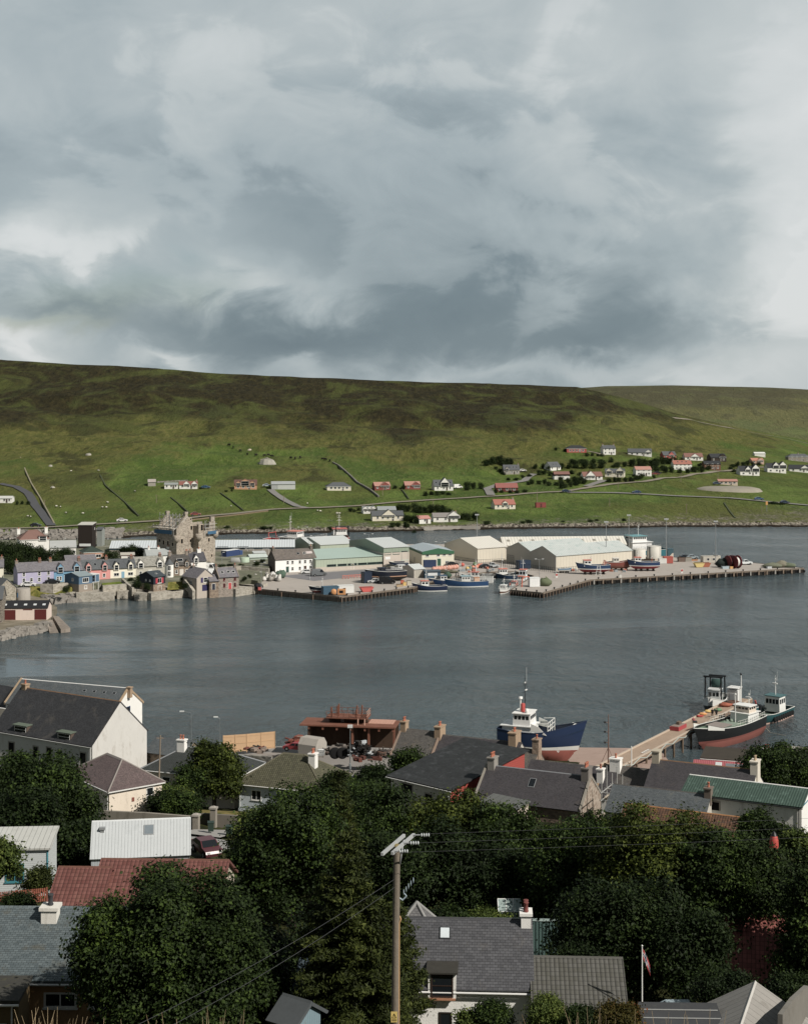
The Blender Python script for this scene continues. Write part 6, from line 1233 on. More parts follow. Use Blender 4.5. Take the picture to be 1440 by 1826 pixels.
# buoys, nets, bags
def lump(name, r, col, seed, sq=(1, 1, 1), rough=.8, jit=.12):
    b = MB(); b.ball((0, 0, r * sq[2] * .9), r, mat(col, rough, .2, 1.5), 10, sq); rq = random.Random(seed); b.v = [tuple(c * (1 + rq.uniform(-jit, jit)) for c in v) for v in b.v]; return b.mesh(name)
ob = [lump('net_float', .95, 'cf917b', i, (1, .9, .95), .6, .07) for i in range(3)]
for i in range(10):
    o = bpy.data.objects.new('net_float', ob[i % 3]); C.objects.link(o); o.location = q(773 + i * 4.5, 1019 - i * .45) + Vector((0, (i % 2) * .6, 0)); tag(o, 'big salmon orange net float in the row before the harbour office', 'float', 'row of orange floats')
for i, (px, y, c_) in enumerate(((843, 1015, 'd98566'), (849, 1014, 'd98566'), (853, 1012, 'd06a4a'), (858, 1011, 'd98566'), (824, 1010, 'c85a4a'), (838, 1016, '3f6a52'), (833, 1017, 'd8b04a'), (846, 1009, '5a7f4a'), (730, 1014, 'c8403a'), (735, 1015, 'd9694a'), (722, 1014, 'b8382f'))):
    o = bpy.data.objects.new('net_float', lump('net_float', .8, c_, 20 + i, (1, .9, .9))); C.objects.link(o); o.location = q(px, y); tag(o, {'d98566': 'salmon float among the gear on the fish quay', 'd06a4a': 'orange red float amid the salmon gear', 'c85a4a': 'red float standing apart beside the office', '3f6a52': 'green net bundle among the fish quay floats', 'd8b04a': 'yellow float among the fish quay gear', '5a7f4a': 'light green net bundle behind the salmon floats', 'c8403a': 'bright red bundle by the factory stair', 'd9694a': 'orange bundle by the factory stair', 'b8382f': 'dark red bundle by the factory stair'}[c_], 'fishing gear', 'fishing gear on the fish quay')
rg = random.Random(9)
bags = [lump('gear_bag', 1.0, c_, 40 + i, (1.2, .9, .8), .9, .35) for i, c_ in enumerate(('b9b6af', '99948b', '6f6a62', 'c6c4c0'))]
for i in range(17):
    o = bpy.data.objects.new('gear_bag', bags[i % 4]); C.objects.link(o); o.location = q(455 + (i % 9) * 5.4 + rg.uniform(-1, 1), 1036 - (i // 9) * 4 + rg.uniform(-.8, .8)); o.rotation_euler = (0, 0, rg.uniform(0, 6)); o.scale = (1, 1, rg.uniform(.8, 1.4)); tag(o, 'lumpy pale bag in the big heap beside the white harbour house', 'bag', 'heap of pale bags')
for px, y, c_, sq, r, lab in ((500, 1031, '4c6656', (1.4, 1, 1), 1.4, 'green net bundle at the end of the bag heap'), (1288, 1012, '24302e', (1.6, 1, 1), 1.7, 'black net heap beside the dark red cable reels'), (972, 1045, '5f6a4a', (1.4, 1, .9), 1.6, 'olive green net heap on the wooden pier head'), (1376, 1012.5, '6a6f5a', (2.6, 1, .6), 1.5, 'grey green net pile at the pier end'), (1391, 1012, '77735f', (2.0, 1, .8), 1.5, 'khaki net pile near the tip of the pier'), (1405, 1012, '5f6a52', (2.2, 1, .6), 1.4, 'outermost dark green net pile on the pier'),
                                (789, 1022, '4b4a3c', (2.4, 1, .5), 1.2, 'dark net heap under the orange floats'), (805, 1022, '5c5a44', (2.2, 1, .5), 1.1, 'olive net heap beneath the last orange floats'), (731, 1020, '55523a', (1.5, 1, .9), 1.4, 'olive gear heap beside the white launch'), (797, 1031, '3f5a48', (1.3, 1, .9), 1.2, 'green net bundle behind the moored blue boats'), (461, 1050, '2d2f33', (1.2, 1, .8), 1.2, 'black creel heap at the landward end of the quay')):
    o = bpy.data.objects.new('net_heap', lump('net_heap', r, c_, int(px), sq, .95, .22)); C.objects.link(o); o.location = q(px, y); tag(o, lab, 'net heap')
def reel(px, y, c_, lab, r=2.3):
    root = thing('cable_reel', lab, 'reel', q(px, y) + Vector((0, 0, r)), R(-62)); 
    for x in (-.9, .9): b = MB(); b.lathe((0, 0, 0), [(.4, x * 1.0 - .1), (r, x - .1), (r, x + .1), (.4, x + .1)], mat(c_, .6, .15, .8), 22, 'y'); b.build('flange', root)
    b = MB(); b.lathe((0, 0, 0), [(r * .7, -.85), (r * .74, 0), (r * .7, .85)], mat('d5d2cc', .8), 20, 'y'); b.build('drum', root)
reel(1300, 1012.5, '6e1f22', 'dark red reel wound with white rope, landward one', 2.3); reel(1311, 1013.5, '6a1a1e', 'dark red reel wound with white rope, seaward one', 2.4)
for px, y, c_, d, lab in ((1292, 1014, '9fb4bf', (2.4, 1.4, 1.0), 'blue grey fish tub beside the black net heap'), (1303, 1014, 'd8a04a', (1.2, 1, .9), 'orange tub between net heap and reels'), (1370, 1013.5, 'b9c0c4', (1.6, 1.4, .8), 'pale tub by the grey green net pile'), (1105, 1030, 'c9c6bf', (.9, .7, 1.2), 'white pallet box on the pier edge'), (729, 1043, 'b9b3a0', (1.4, 1.2, 1.5), 'pale fish box at the bend of the quay'), (721, 1044, 'd8b04a', (1.0, 1, 1.2), 'yellow fish box at the bend of the quay'), (717, 1043, 'd8653f', (1.0, 1, 1.6), 'orange fish box at the bend of the quay'), (712, 1046, 'b59a72', (2, 1.4, .8), 'tan crate near the quay edge'), (1222, 1001, '8f8a80', (4, 1.6, 1.6), 'grey stacked creels beyond the red cabin'), (1214, 1001.5, '6a564a', (2.6, 1.6, 1.7), 'brown stacked creels next to the red cabin'), (1234, 1000, 'b0764a', (3.4, 1.5, .7), 'low orange brown pallet on the outer pier'), (779, 1034, 'c9c9c4', (1.8, 1.2, 1.3), 'white tubs by the lock-up shed'), (463, 1052, 'c9524a', (1.0, 1, 1.0), 'red fish tub at the landward end of the quay')):
    b = MB(); m_ = paint(c_, .7); b.box((0, 0, d[2] / 2), d, m_, 0, 1.06); b.box((0, 0, d[2] - .06), (d[0] * 1.1, d[1] * 1.1, .12), m_); tag(b.build('fish_tub', None, q(px, y), .15), lab, 'tub' if 'creel' not in lab else 'creels')
for px, y in ((1103, 1030), (727, 1049)):
    pass
# boats afloat
BG = 'boats in the inner harbour'
W0 = lambda px, y: onz(px, y, 0)
boat('navy fishing boat with orange-topped white wheelhouse moored bow first', W0(768, 1053.6), 190, 10.5, 3.6, 1.7, 1.0, '1c2a48', '2b2f3a', wh=[(2.2, 2.6, 2.5, 1.4, 2.0, 'd9d9d5', 'd2684a')], mast=[(1.6, 3.3, 3.6, 'd5d5d0', .6)], gantry=[(-4, 1.2, 2.0, 2.6, '2a3a5a')], group=BG, bul=.8, topband='1f2f50', deckc='4a5258', sheer=.5)
boat('blue fishing boat cluttered with white gear and mast', W0(834, 1045.8), 192, 13.5, 4.2, 1.9, 1.1, '1f4a78', '223046', wh=[(1.0, 3.2, 2.7, 1.6, 2.0, 'd9d9d5', '8fb0b8'), (-3, 1.8, 1.6, 1.4, 1.6, 'd9a67a', 'c98a5a', 0)], mast=[(2.6, 3.4, 5.0, 'd9d9d5', .9), (-.9, 3.4, 3.5, 'd5d5d0', .6)], gantry=[(-5.4, 1.3, 2.6, 3, 'c9c9c4')], rails=[(.2, .9, 'c9c9c4')], group=BG, bul=.8, deckc='5c5a52')
boat('dark blue trawler lying between the two blue boats', W0(797, 1043.5), 196, 11, 3.8, 1.8, 1.1, '1c3a62', '20283a', wh=[(1.6, 2.4, 2.4, 1.5, 1.9, 'cfd2d2', '3a5a78')], mast=[(.2, 2.2, 5.2, '3a3f45', .8)], gantry=[(-3.6, 1.2, 3.0, 2.8, '30353a')], group=BG)
boat('white fishing boat with red trim behind the cluttered blue boat', W0(853, 1038), 170, 10, 3.6, 1.9, 1.0, 'd2d3d0', '3a3f48', wh=[(1.2, 2.6, 2.4, 1.5, 2.0, 'd9d9d5', 'c8604a')], mast=[(1, 3.4, 4.6, 'd9d9d5', .8)], rails=[(.1, .9, 'c9c9c4')], group=BG)
boat('black-hulled boat with white wheelhouse at the inner corner of the harbour', W0(887, 1031.5), 8, 10.5, 3.6, 1.5, 1.0, '22262a', '1c1e22', wh=[(1.8, 3.0, 2.5, 1.3, 2.1, 'dcdcd8', 'd9694a')], mast=[(1.5, 3.3, 5.2, 'dcdcd8', .7)], gantry=[(-3.8, 1.0, 2.4, 2.6, '3a3f45')], group=BG)
boat('small white launch with varnished brown hull at the pier tip', W0(897, 1057), -110, 7.0, 2.7, 1.2, .8, '6b4630', '4a3020', wh=[(-.2, 2.2, 2.0, 1.0, 1.5, 'e0e0dc', 'e0e0dc')], mast=[(-.4, 2.5, 2.2, 'dcdcd8', .4)], rails=[(.55, 1.0, 'd9d9d5')], group=BG, topband='dadad6', bul=.3)
boat('dark blue workboat nosing in behind the wooden pier', W0(908, 1033), 175, 8, 3.2, 1.5, .9, '24405e', '20262c', gantry=[(-2, 1, 2.0, 2.4, '3a4a55')], group=BG)
boat('white wheelhouse boat with orange roof alongside the wooden pier', W0(931, 1041), 74, 10, 3.4, 1.6, .9, 'b9bdbc', '3a4048', wh=[(1.2, 2.6, 2.4, 1.4, 3.4, 'd3dce0', 'd2684a'), (-2.6, 2.0, 2.0, 1.3, 1.6, 'd9d9d5', 'd06a4a')], mast=[(1.0, 4.9, 3.6, 'c9cdd0', .8)], group=BG)
boat('little white boat with red rail between the brown launch and the orange-roofed one', W0(916, 1050), 74, 6.2, 2.4, 1.2, .8, 'd2d3d0', 'a03a34', wh=[(.4, 1.8, 1.7, 1.0, 1.5, 'dcdcd8', 'c8604a')], mast=[(0, 2.5, 2.4, 'dcdcd8', .4)], rails=[(.1, .9, 'c86a5a')], group=BG, bul=.3)
b = MB(); om = paint('d2603f'); b.path([(-1.4, 0, 0), (-1.3, 0, 2.6), (-.6, 0, 3.3), (.9, 0, 3.4), (1.3, 0, 2.8), (1.4, 0, 0)], .2, om, 7); tag(b.build('hoist_frame', None, q(937, 1046.5), .2), 'orange hoist frame on the edge of the wooden pier', 'hoist')
boat('red trawler with white superstructure lying beyond the long blue shed', Vector((X(523, 632), 632, 0)), -28, 26, 8, 4.2, 2.5, 'a8242c', '7a2024', wh=[(-1, 8, 6.4, 3.2, 2.4, 'd9d9d6', 'd9d9d6'), (1, 5, 5.4, 5.7, 2.4, 'd9d9d6', 'd9765a')], mast=[(-1.5, 8, 6.5, 'e0e0dc', 1.2)], gantry=[(-10.5, 3, 4, 6, 'c84a3f')], sheer=.45, topband=None, band='e0e0dc', rails=[(.5, 1, 'd9d9d6')], group='ships beyond the sheds')
boat('red and white trawler with black gantry half hidden behind green sheds', Vector((X(606, 668), 668, 0)), 100, 20, 7.0, 2.6, 2.5, 'b3383a', '7a2024', wh=[(2, 6, 6, 3.0, 2.6, 'dcdcd8', 'c8503f')], mast=[(2.5, 5.6, 6.4, 'e0e0dc', 1.2)], gantry=[(-8, 3, 4.4, 6, '20262c'), (-6, 3, 4.4, 6, '20262c')], group='ships beyond the sheds')
boat('teal and white ship with high bridge and white mast behind the oil tanks', Vector((X(1133, 602), 602, 0)), 200, 27, 8.5, 3.4, 2.5, '1f7280', '1d3a44', wh=[(-1, 9, 7, 2.6, 4.0, 'd9dad8', 'd9dad8', 0), (0, 6.4, 6.4, 6.6, 2.4, 'dcdcda', '4f9aa2')], mast=[(-1, 9.0, 4.4, 'e2e2de', 1.3)], rails=[(.3, 1, 'd9d9d6')], group='ships beyond the sheds', stripe='1f7280')
# boats on the hard with cradles
def on_hard(label, px, y, rot, L, B, top, bot, lift=.7, **k):
    dr = k.pop('dr', 1.1); p = q(px, y) + Vector((0, B / 2, 0))
    def cradle(root, zs):
        for x in (-.3, -.1, .12, .3): b = MB(); b.b2((x * L - .15, -B * .34, -dr - lift), (x * L + .15, B * .34, -dr * .8), DKW); b.build('cradle', root)
    return boat(label, p + Vector((0, 0, dr + lift)), rot, L, B, k.pop('fb', 1.5), dr, top, bot, group='boats on the hard', extra=cradle, **k)
on_hard('blue fishing boat with red bottom and orange-roofed wheelhouse propped on the pier', 1060, 1025, 186, 11, 3.8, '23426a', '8f2f36', wh=[(2.6, 2.6, 2.6, 1.1, 2.1, 'd9d9d5', 'd2684a')], mast=[(1.2, 2.0, 2.6, 'd2684a', .2)], gantry=[(-3.8, 1, 2, 2.8, 'd2684a')], sheer=.5, bul=.5)
on_hard('weathered red wooden boat propped behind the blue ones', 1103, 1018, 6, 9.5, 3.4, '8a4438', '8f5a4a', fb=1.3, wh=[(-1, 2.2, 2, 1.0, 1.6, 'cfcac0', 'd9d5cc')], sheer=.6, bul=.4, stripe='7a3a30')
on_hard('blue fishing boat with white wheelhouse nearest the oil tanks', 1150, 1019, 184, 10.5, 3.6, '22406a', '9a3038', wh=[(2.7, 2.4, 2.4, 1.2, 1.9, 'd9d9d5', 'd2684a')], mast=[(2.4, 3.0, 2.4, 'dcdcd8', .5), (-2.6, 1.4, 2.4, 'd2684a', .15)], sheer=.5, bul=.5)
on_hard('white yacht hull stored along the shed wall', 1012, 1011, 5, 9, 2.8, 'd6d8d8', '7a7f85', fb=1.0, bul=.1, wh=[(-.6, 3, 1.6, .9, .7, 'd9d9d6', 'cfd2d2')])
on_hard('small blue and white dinghy on trestles by the shed corner', 1006, 1022, 10, 4.6, 1.8, '5a86a8', 'd5d5d0', dr=.5, fb=.6, lift=.5, bul=.2)
on_hard('white cruiser hull stored nearer the blue boat stern', 1031, 1009, 4, 7.5, 2.6, 'cfd2d2', '8a6a5a', fb=1.0, bul=.1, wh=[(-.2, 2.4, 1.6, .9, .8, 'd9d9d6', 'd9d9d6')])
b = MB()
for x in (-.9, .9): b.tube((x, 0, 0), (x * .5, 1.2, 3.4), .09, WHITE, n=4); 
for i in range(6): t_ = (i + .5) / 6; b.tube((-.9 + .4 * t_, 1.2 * t_, 3.4 * t_), (.9 - .4 * t_, 1.2 * t_, 3.4 * t_), .06, WHITE, n=4)
tag(b.build('boarding_steps', None, q(1066, 1026.5), -.3), 'white boarding ladder leaning beside the propped blue boat', 'ladder')
def ring(px, y, lab):
    b = MB(); b.b2((-.35, -.06, 0), (.35, .06, 1.5), WHITE); b.lathe((0, -.1, 1.0), [(.38, -.05), (.38, .05)], paint('c23a30'), 12, 'y'); tag(b.build('lifebuoy_stand', None, q(px, y)), lab, 'lifebuoy stand')
ring(992, 1030, 'lifebuoy stand at the corner of the wooden pier'); ring(1215, 1022, 'lifebuoy stand on the edge of the long pier')
# masts and lamps of the harbour
LG = 'harbour light masts'
for px, y, top, lab in ((1080, 1008, 932, 'tall floodlight mast beside the blue boat on the hard'), (1120.5, 994, 920, 'tall floodlight mast in front of the teal ship'), (1187, 1004, 927, 'tall floodlight mast beside the red and yellow cabin'), (1275, 1006, 931, 'tall floodlight mast far out on the pier'), (850, 985, 919, 'tall floodlight mast behind the cream store')):
    p = q(px, y); flood_mast(lab, p, (y - top) * p.y / F, LG)
for px, y, top, arm, heads, lab in ((785, 985, 967, 1.6, 2, 'double-armed lamp behind the harbour office'), (657, 985, 953, 1.4, 2, 'double-armed lamp behind the factory roofs'), (540, 985, 941, 1.6, 2, 'double-armed lamp beside the red ship'), (961, 1039, 998, 1.0, 2, 'double-headed lamp on the wooden pier'), (466, 1051, 1004, .9, 1, 'street lamp at the landward end of the quay'), (448, 1026, 1002, .9, 1, 'street lamp at the bag heap'), (433, 1005, 980, 1.0, 1, 'street lamp by the horizontal tank'), (396, 1018, 986, .4, 1, 'street lamp under the castle tower'), (552, 1034, 1010, .3, 1, 'short lamp post on the open quay'), (460, 992, 976, .5, 1, 'white lamp post before the long blue shed'), (424, 992, 976, .5, 1, 'white lamp post by the blue lorry'), (990, 1024, 990, .2, 1, 'thin pole at the net store corner'), (191, 990, 962, .2, 1, 'white pole near the dark tower'), (115, 975, 961, .2, 1, 'white pole beyond the low grey shed'), (551, 990, 956, .6, 1, 'white mast by the small green gabled shed')):
    p = q(px, y); lamp_post(lab, p, (y - top) * p.y / F, .09, arm, 0, heads, 'harbour lamp posts')
def paling(label, pts, h, m, step=1.6):
    root = thing('paling_fence', label, 'fence', pts[0]); o0 = Vector(pts[0]); b = MB(); r_ = MB()
    for a, c in zip(pts[:-1], pts[1:]):
        a, c = Vector(a) - o0, Vector(c) - o0; n = max(1, int((c - a).length / step))
        for i in range(n + 1): p = a.lerp(c, i / n); b.tube(p, p + Vector((0, 0, h)), .07, m, n=4)
        for z_ in (.4, h - .15): r_.tube(a + Vector((0, 0, z_)), c + Vector((0, 0, z_)), .05, m, n=4)
    b.build('fence_post', root); r_.build('rail', root)
paling('dark paling fence round the cream store', [q(812, 1003), q(851, 1009), q(899, 1007)], 2.4, DSTEEL, .7); paling('dark mesh fence along the foot of the net stores', [q(893, 1010), q(992, 1022), q(1030, 1019)], 2.0, DSTEEL, 1.0)

bo = MB(); bo.lathe((0, 0, 0), [(.22, 0), (.2, .35), (.34, .42), (.34, .55), (.2, .6)], BLACKP, 10); bme = bo.mesh('bollard')
for a, c, n in ((QA, QB, 5), (QB, QC, 6), (QG, QH, 3), (QH, QI, 6), (QI, QJ, 12)):
    for i in range(n):
        p = a.lerp(c, (i + .5) / n) + Vector((0, .8, .05)); o = bpy.data.objects.new('bollard', bme); C.objects.link(o); o.location = p; tag(o, 'black mooring bollard on the edge of the harbour quay', 'bollard', 'bollards on the quay edge')
fbx = MB(); fbx.box((0, 0, .35), (1.1, .8, .7), mat('8f9aa0', .7), 0, 1.05).box((0, 0, .68), (1.18, .88, .06), mat('8f9aa0', .7)); fme = fbx.mesh('fish_box'); fb2 = MB(); fb2.box((0, 0, .35), (1.1, .8, .7), mat('b9674a', .7), 0, 1.05).box((0, 0, .68), (1.18, .88, .06), mat('b9674a', .7)); fme2 = fb2.mesh('fish_box')
for i in range(26):
    px, y = ((818 + rg.uniform(0, 70), 1018 + rg.uniform(-6, 3)) if i < 16 else (1005 + rg.uniform(0, 110), 1021 - rg.uniform(0, 5)))
    o = bpy.data.objects.new('fish_box', fme if i % 3 else fme2); C.objects.link(o); o.location = q(px, y); o.rotation_euler = (0, 0, rg.uniform(0, 3)); tag(o, ('grey' if i % 3 else 'orange') + (' fish box strewn among the gear on the fish quay' if i < 16 else ' fish box beside the boats propped on the pier'), 'fish box', 'fish boxes on the fish quay' if i < 16 else 'fish boxes by the propped boats')
# ------------------------------------------------------------------ near shore: houses, yard, jetty
def hc(label, px, ye, D, rot, L, W, h, r, side='l', wall=None, roof=None, **k):
    """house given by one front eave corner (photo pixel and distance)"""
    c = at(px, ye, D); d = Vector((math.cos(R(rot)), math.sin(R(rot)), 0)); c = c + d * (L / 2 if side == 'l' else -L / 2); c.z -= h
    return house(label, c, L, W, h, r, rot, wall, roof, **k)
GREYH = mat('c6c4bf', .93, .08, .4, bump=.25, bs=12, dirt=.35, dirtcol='8d867a', spec=.1); CREAMH = harl('d9cbb4', .2); WHH = harl('e2e1dc', .15)
MOSSR = mat('7d5a38', .95, .3, 1.0); RIDGEG = mat('7b7f84', .6, .15, .5); WPIPE = paint('d9d9d6'); TANC = mat('a5896a', .95, .15, .8, bump=.3, dirt=.3)
DKS = mat('3d3e42', .6, .28, .3, bump=.6, tex='slate', a=.26, b=.17, col2='2d2e31', dirt=.45, dirtcol='5f5b55')
PURS = mat('4a474b', .6, .25, .4, bump=.6, tex='slate', a=.25, b=.16, col2='3b383d', dirt=.25, dirtcol='605850')
GRYS = mat('5f5b57', .65, .25, .4, bump=.6, tex='slate', a=.25, b=.16, col2='4b4845', dirt=.4, dirtcol='7a705f')
LTS = mat('5b6266', .6, .2, .4, bump=.6, tex='slate', a=.26, b=.17, col2='485055', dirt=.3, dirtcol='77746a')
PNKS = mat('6f5d5c', .65, .22, .5, bump=.6, tex='slate', a=.26, b=.17, col2='5a4b4b', dirt=.3, dirtcol='52504f')
MOSST = mat('5c5a42', .9, .2, .4, bump=.8, tex='tile', a=.3, b=.34, col2='4a4935', dirt=.3, dirtcol='6b6a4c')
hc('big grey harled warehouse house with long dark slate roof and blank sunlit gable', 165, 1330, 225, -32, 21, 12, 6.2, 5.4, 'r', GREYH, DKS, op=[('f', 'o', 8.6, 2.3, 1.1, 2.6), ('f', 'o', 4.0, 2.3, .9, 2.4), ('f', 'o', 1.6, 2.2, .9, 2.6), ('f', 'o', -1.2, 2.2, .9, 2.4), ('f', 'o', -6.4, 2.2, 1.1, 2.4), ('f', 'p', 6.2, .8, 3.6, 4.8, 'b3b3ae', 'patch')],
   dorm=[(4.6, 2.8, 1.1, .3, mat('5a4a3f', .9), .1, 's', mat('5d6b5c', .7)), (-4.6, 2.8, 1.1, .3, mat('5a4a3f', .9), .1, 's', mat('5d6b5c', .7))], ridge=MOSSR, gutter=WPIPE, og=.05, oh=.25, ch=[(-9.6, .8, .9, .9, TANC, 1)], base=5)
hc('slate-roofed house with white hips and blue gable window behind the grey warehouse', 203, 1271, 256, -22, 22, 9, 6, 3.2, 'r', WHH, LTS, op=[('r', 'w', 0, 4.2, 1.2, 2.0, '2c4f7d')], ridge=WPIPE, ch=[(11.3, .4, .7, .7, TANC, 0)], og=.1, base=6, sky=[(3, .75, .5, .4), (5, .75, .5, .4), (7, .75, .5, .4), (9, .75, .5, .4)], skew=mat('a58a68', .95, .2, 1))
hc('small white gabled cottage at the frame edge by the water', 14, 1264, 266, -35, 14, 6.5, 4, 2.8, 'r', WHH, DKS, ch=[(-5, .9, .8, .8, WT, 1)], skew=mat('a58a68', .95, .2, 1), og=.05)
hc('low brown tiled outbuilding with white ridge at the frame edge', 25, 1300, 243, -32, 16, 6, 3.5, 2.0, 'r', GREYH, mat('6b675c', .85, .2, .5, tex='tile'), ridge=WPIPE)
hc('cream bungalow with mottled pinkish slate hips and a grey repair patch', 195, 1411, 189, -52, 11.5, 7.4, 3.3, 2.7, 'r', harl('dccdb8', .3), PNKS, hip='lr', op=[('r', 'w', 2.0, .9, 1.0, 2.0), ('r', 'p', -.4, 1.5, .35, .5, '8a4a3a', 'wall_box')], ridge=mat('8a817c', .8, .2), gutter=WPIPE, oh=.35, base=4)
hc('dark grey tiled hip-roofed house with cream walls in the garden hollow', 252, 1372, 220, -20, 15, 9.5, 3.0, 2.7, 'l', CREAMH, mat('3f4443', .8, .2, .4, bump=.7, tex='tile', a=.3, b=.3, col2='353a39'), hip='lr', op=[('f', 'w', -3.4, .9, 1.3, 1.4), ('f', 'w', -1.0, .9, 1.1, 1.4), ('f', 'd', -5.3, 0, .9, 2, '37524f')], ch=[(-3.0, 1.2, 1.2, .9, WT, 2, 4.0)], ridge=RIDGEG, gutter=WPIPE)
hc('low slate outhouse between the grey warehouse and the hip-roofed house', 262, 1340, 236, -28, 7, 5, 2.5, 1.7, 'l', STN, LTS, name='outhouse', cat='shed')
sheet('rough_grass', [tuple(near(a, d) + Vector((0, 0, .4))) for a, d in ((284, 191), (436, 190), (440, 206), (280, 206))], ground_mat('rough_grass', ['4a5126', '746b41', '8d7c5c'], .5))
hc('pale blue bungalow with mossy green tiled hips and white chimney', 425, 1397, 213, -20, 12.8, 9.6, 2.9, 3.6, 'l', harl('bcc8d0', .12), MOSST, hip='lr', op=[('f', 'v', -3.6, .8, 1.5, 1.4), ('f', 'w', 2, .8, 1.2, 1.4)], ch=[(3.3, .6, 1.0, 1.1, WT, 2, 4.0)], ridge=mat('615d48', .9, .2), gutter=WPIPE, oh=.45, fascia=WHITE)
# row of slate cottages before the slip
hc('slate cottage with tan chimney at the yard end of the waterfront row', 697, 1346, 237, -24, 6.8, 8, 5, 3.2, 'l', harl('c3cbd2', .2), GRYS, ch=[(-2.9, 1.4, .9, 1.3, TANC, 2), (3.2, 1.2, 1.0, 2.2, TANC, 2)], skew=mat('8d7563', .95, .2, 1), og=.05, ridge=GRYS)
hc('middle slate cottage of the waterfront row with a small roof window', 767, 1357, 234.2, -24, 13.5, 8, 5, 3.1, 'l', harl('b7b2a8', .2), PURS, ch=[(5.6, 1.8, 1.2, 2.4, TANC, 2)], sky=[(-4.6, .35, .7, 1.0, STEEL, mat('cfd6da', .15)), (4.2, .3, .5, .5)], og=.02, ridge=GRYS)
hc('end slate cottage of the waterfront row with flared stone gable chimney beside the ship', 893, 1381, 228.5, -24, 4.6, 8, 5, 3.1, 'l', STN, GRYS, ch=[(2.0, 1.9, 1.0, 1.5, mat('a08872', .95, .2, .8, bump=.5, tex='rubble', a=.4, b=.3, col2='7d6654'), 1)], og=.02, endm=mat('a3897a', .95, .15, .6, bump=.6, tex='rubble', a=.45, b=.3, col2='7f6a5c'), ridge=GRYS)
hc('wide black felted roof building with bright red gable', 697, 1384, 214, -42, 11, 16.5, 3.6, 2.3, 'l', harl('b9b6ac', .3), mat('2f3234', .8, .3, .35, bump=.6, tex='slate', a=.8, b=.45, col2='26292b', dirt=.55, dirtcol='54575a'), endm=mat('a8382b', .8, .12, .6, tex='plank', a=.3), op=[('r', 'o', -5.6, 1.0, 1.4, 1.6), ('r', 'o', -2.6, .3, 1.2, 2.4), ('f', 'o', -2.5, 1.8, 2, 1.2), ('f', 'o', 1.5, 1.4, 1.2, .9), ('r', 'p', -4.0, 1.4, 1.2, .5, 'd0c8c4', 'sign_board')], gutter=WPIPE, oh=.5, og=.5, base=5, mono=True)
hc('purple slate house with grey ridge, small roof window and scaffolded gable', 846, 1422, 205, -25, 15, 8.6, 5, 3.3, 'l', mat('7d6a5a', .95, .15, .6, bump=.6, tex='rubble', a=.45, b=.3, col2='5f5045'), PURS, ch=[(-6.6, 1.4, 1.0, 1.5, mat('8d8880', .95, .2, 1), 3), (6.9, 1.4, 1.0, 1.7, mat('77706a', .95, .2, 1), 3)], sky=[(-.2, .62, .8, 1.3)], skew=mat('8a8377', .95, .2, 1), ridge=RIDGEG, og=.05, endm=mat('a39484', .95, .15, .6, bump=.6, tex='rubble', a=.5, b=.35, col2='7b6656'), base=6)
hc('small lean-to with grey felt roof and cream end wall below the purple slate house', 842, 1441, 197, -40, 5.6, 4.6, 2.6, .7, 'l', harl('cfc0ac', .2), mat('5f6260', .9, .2, .4, tex='vplank', a=.9), mono=True, op=[('r', 'v', .2, .7, 1.4, 1.1)], base=5, name='lean_to', cat='shed')
hc('slate house roof with two white chimneys just behind the scaffolded house', 930, 1402, 217, -25, 13, 8, 5, 2.8, 'l', WHH, PURS, ch=[(4.6, .5, .9, 1.0, WT, 1, 2.0, 'a4624a'), (6.2, 1.7, 1.5, 1.2, WT, 1)], og=.1, ridge=GRYS, base=6)
hc('brown slate house between the scaffolding and the long slate house', 1062, 1412, 213, -25, 9.5, 8, 5, 2.8, 'l', harl('c6c3bb', .2), mat('5d5853', .65, .25, .4, bump=.6, tex='slate', a=.25, b=.16, col2='4a4642', dirt=.3, dirtcol='6d7079'), og=.05, ridge=GRYS, base=6, skew=mat('a5845a', .95, .2, 1))
hc('long dark slate house with orange lichen ridge and cream gable chimney', 1148, 1403, 208, -25, 14.5, 8.6, 5, 2.7, 'l', harl('d5cfc2', .2), PURS, ch=[(-6.7, 1.5, 1.0, 1.5, mat('b3a790', .95, .15, .8), 0), (7.0, 1.5, 1.0, 1.8, harl('d2c9b8', .2), 2, None, 'a9906c')], ridge=MOSSR, og=.02, base=6, endm=harl('d8d2c6', .15), gutter=paint('cfd2d2'))
hc('light grey slate roof house with one brown chimney among the trees', 1078, 1445, 188, -25, 12.4, 7, 4, 2.3, 'l', harl('b5b0a5', .2), LTS, ch=[(5.9, 1.1, .8, 1.2, mat('6f6257', .95, .2, 1), 1)], ridge=GRYS, og=.05, base=6)
hc('roof of rusty lichen-covered tiles poking out above the big trees', 1098, 1484, 172, -25, 13, 8, 3, 2.1, 'l', harl('cfcac0', .2), mat('6e4a33', .95, .3, .8, bump=.8, tex='tile', a=.3, b=.34, col2='4c3a2c', dirt=.6, dirtcol='8d6a32'), ridge=mat('a06a2e', .95, .4, 2), base=6, fascia=paint('6b2f2a'))
hc('long white store with green corrugated roof and blue-trimmed sunny gable', 1216, 1413, 188, -27, 14.6, 7.4, 4.6, 1.2, 'l', harl('d6d4cd', .35), mat('3d574c', .6, .12, .5, bump=.5, tex='corr', a=.32, dirt=.35, dirtcol='87a096'), op=[('f', 'o', -3.8, 2.9, 2.2, 1.0), ('r', 'w', 1.6, 1.9, 1.0, 1.5, '2f6f96'), ('r', 'p', 0, 4.5, 7.2, .16, '2f7f9a', 'trim_board')], base=6, ridge=WPIPE, endm=harl('e2e2de', .1), gutter=DSTEEL)
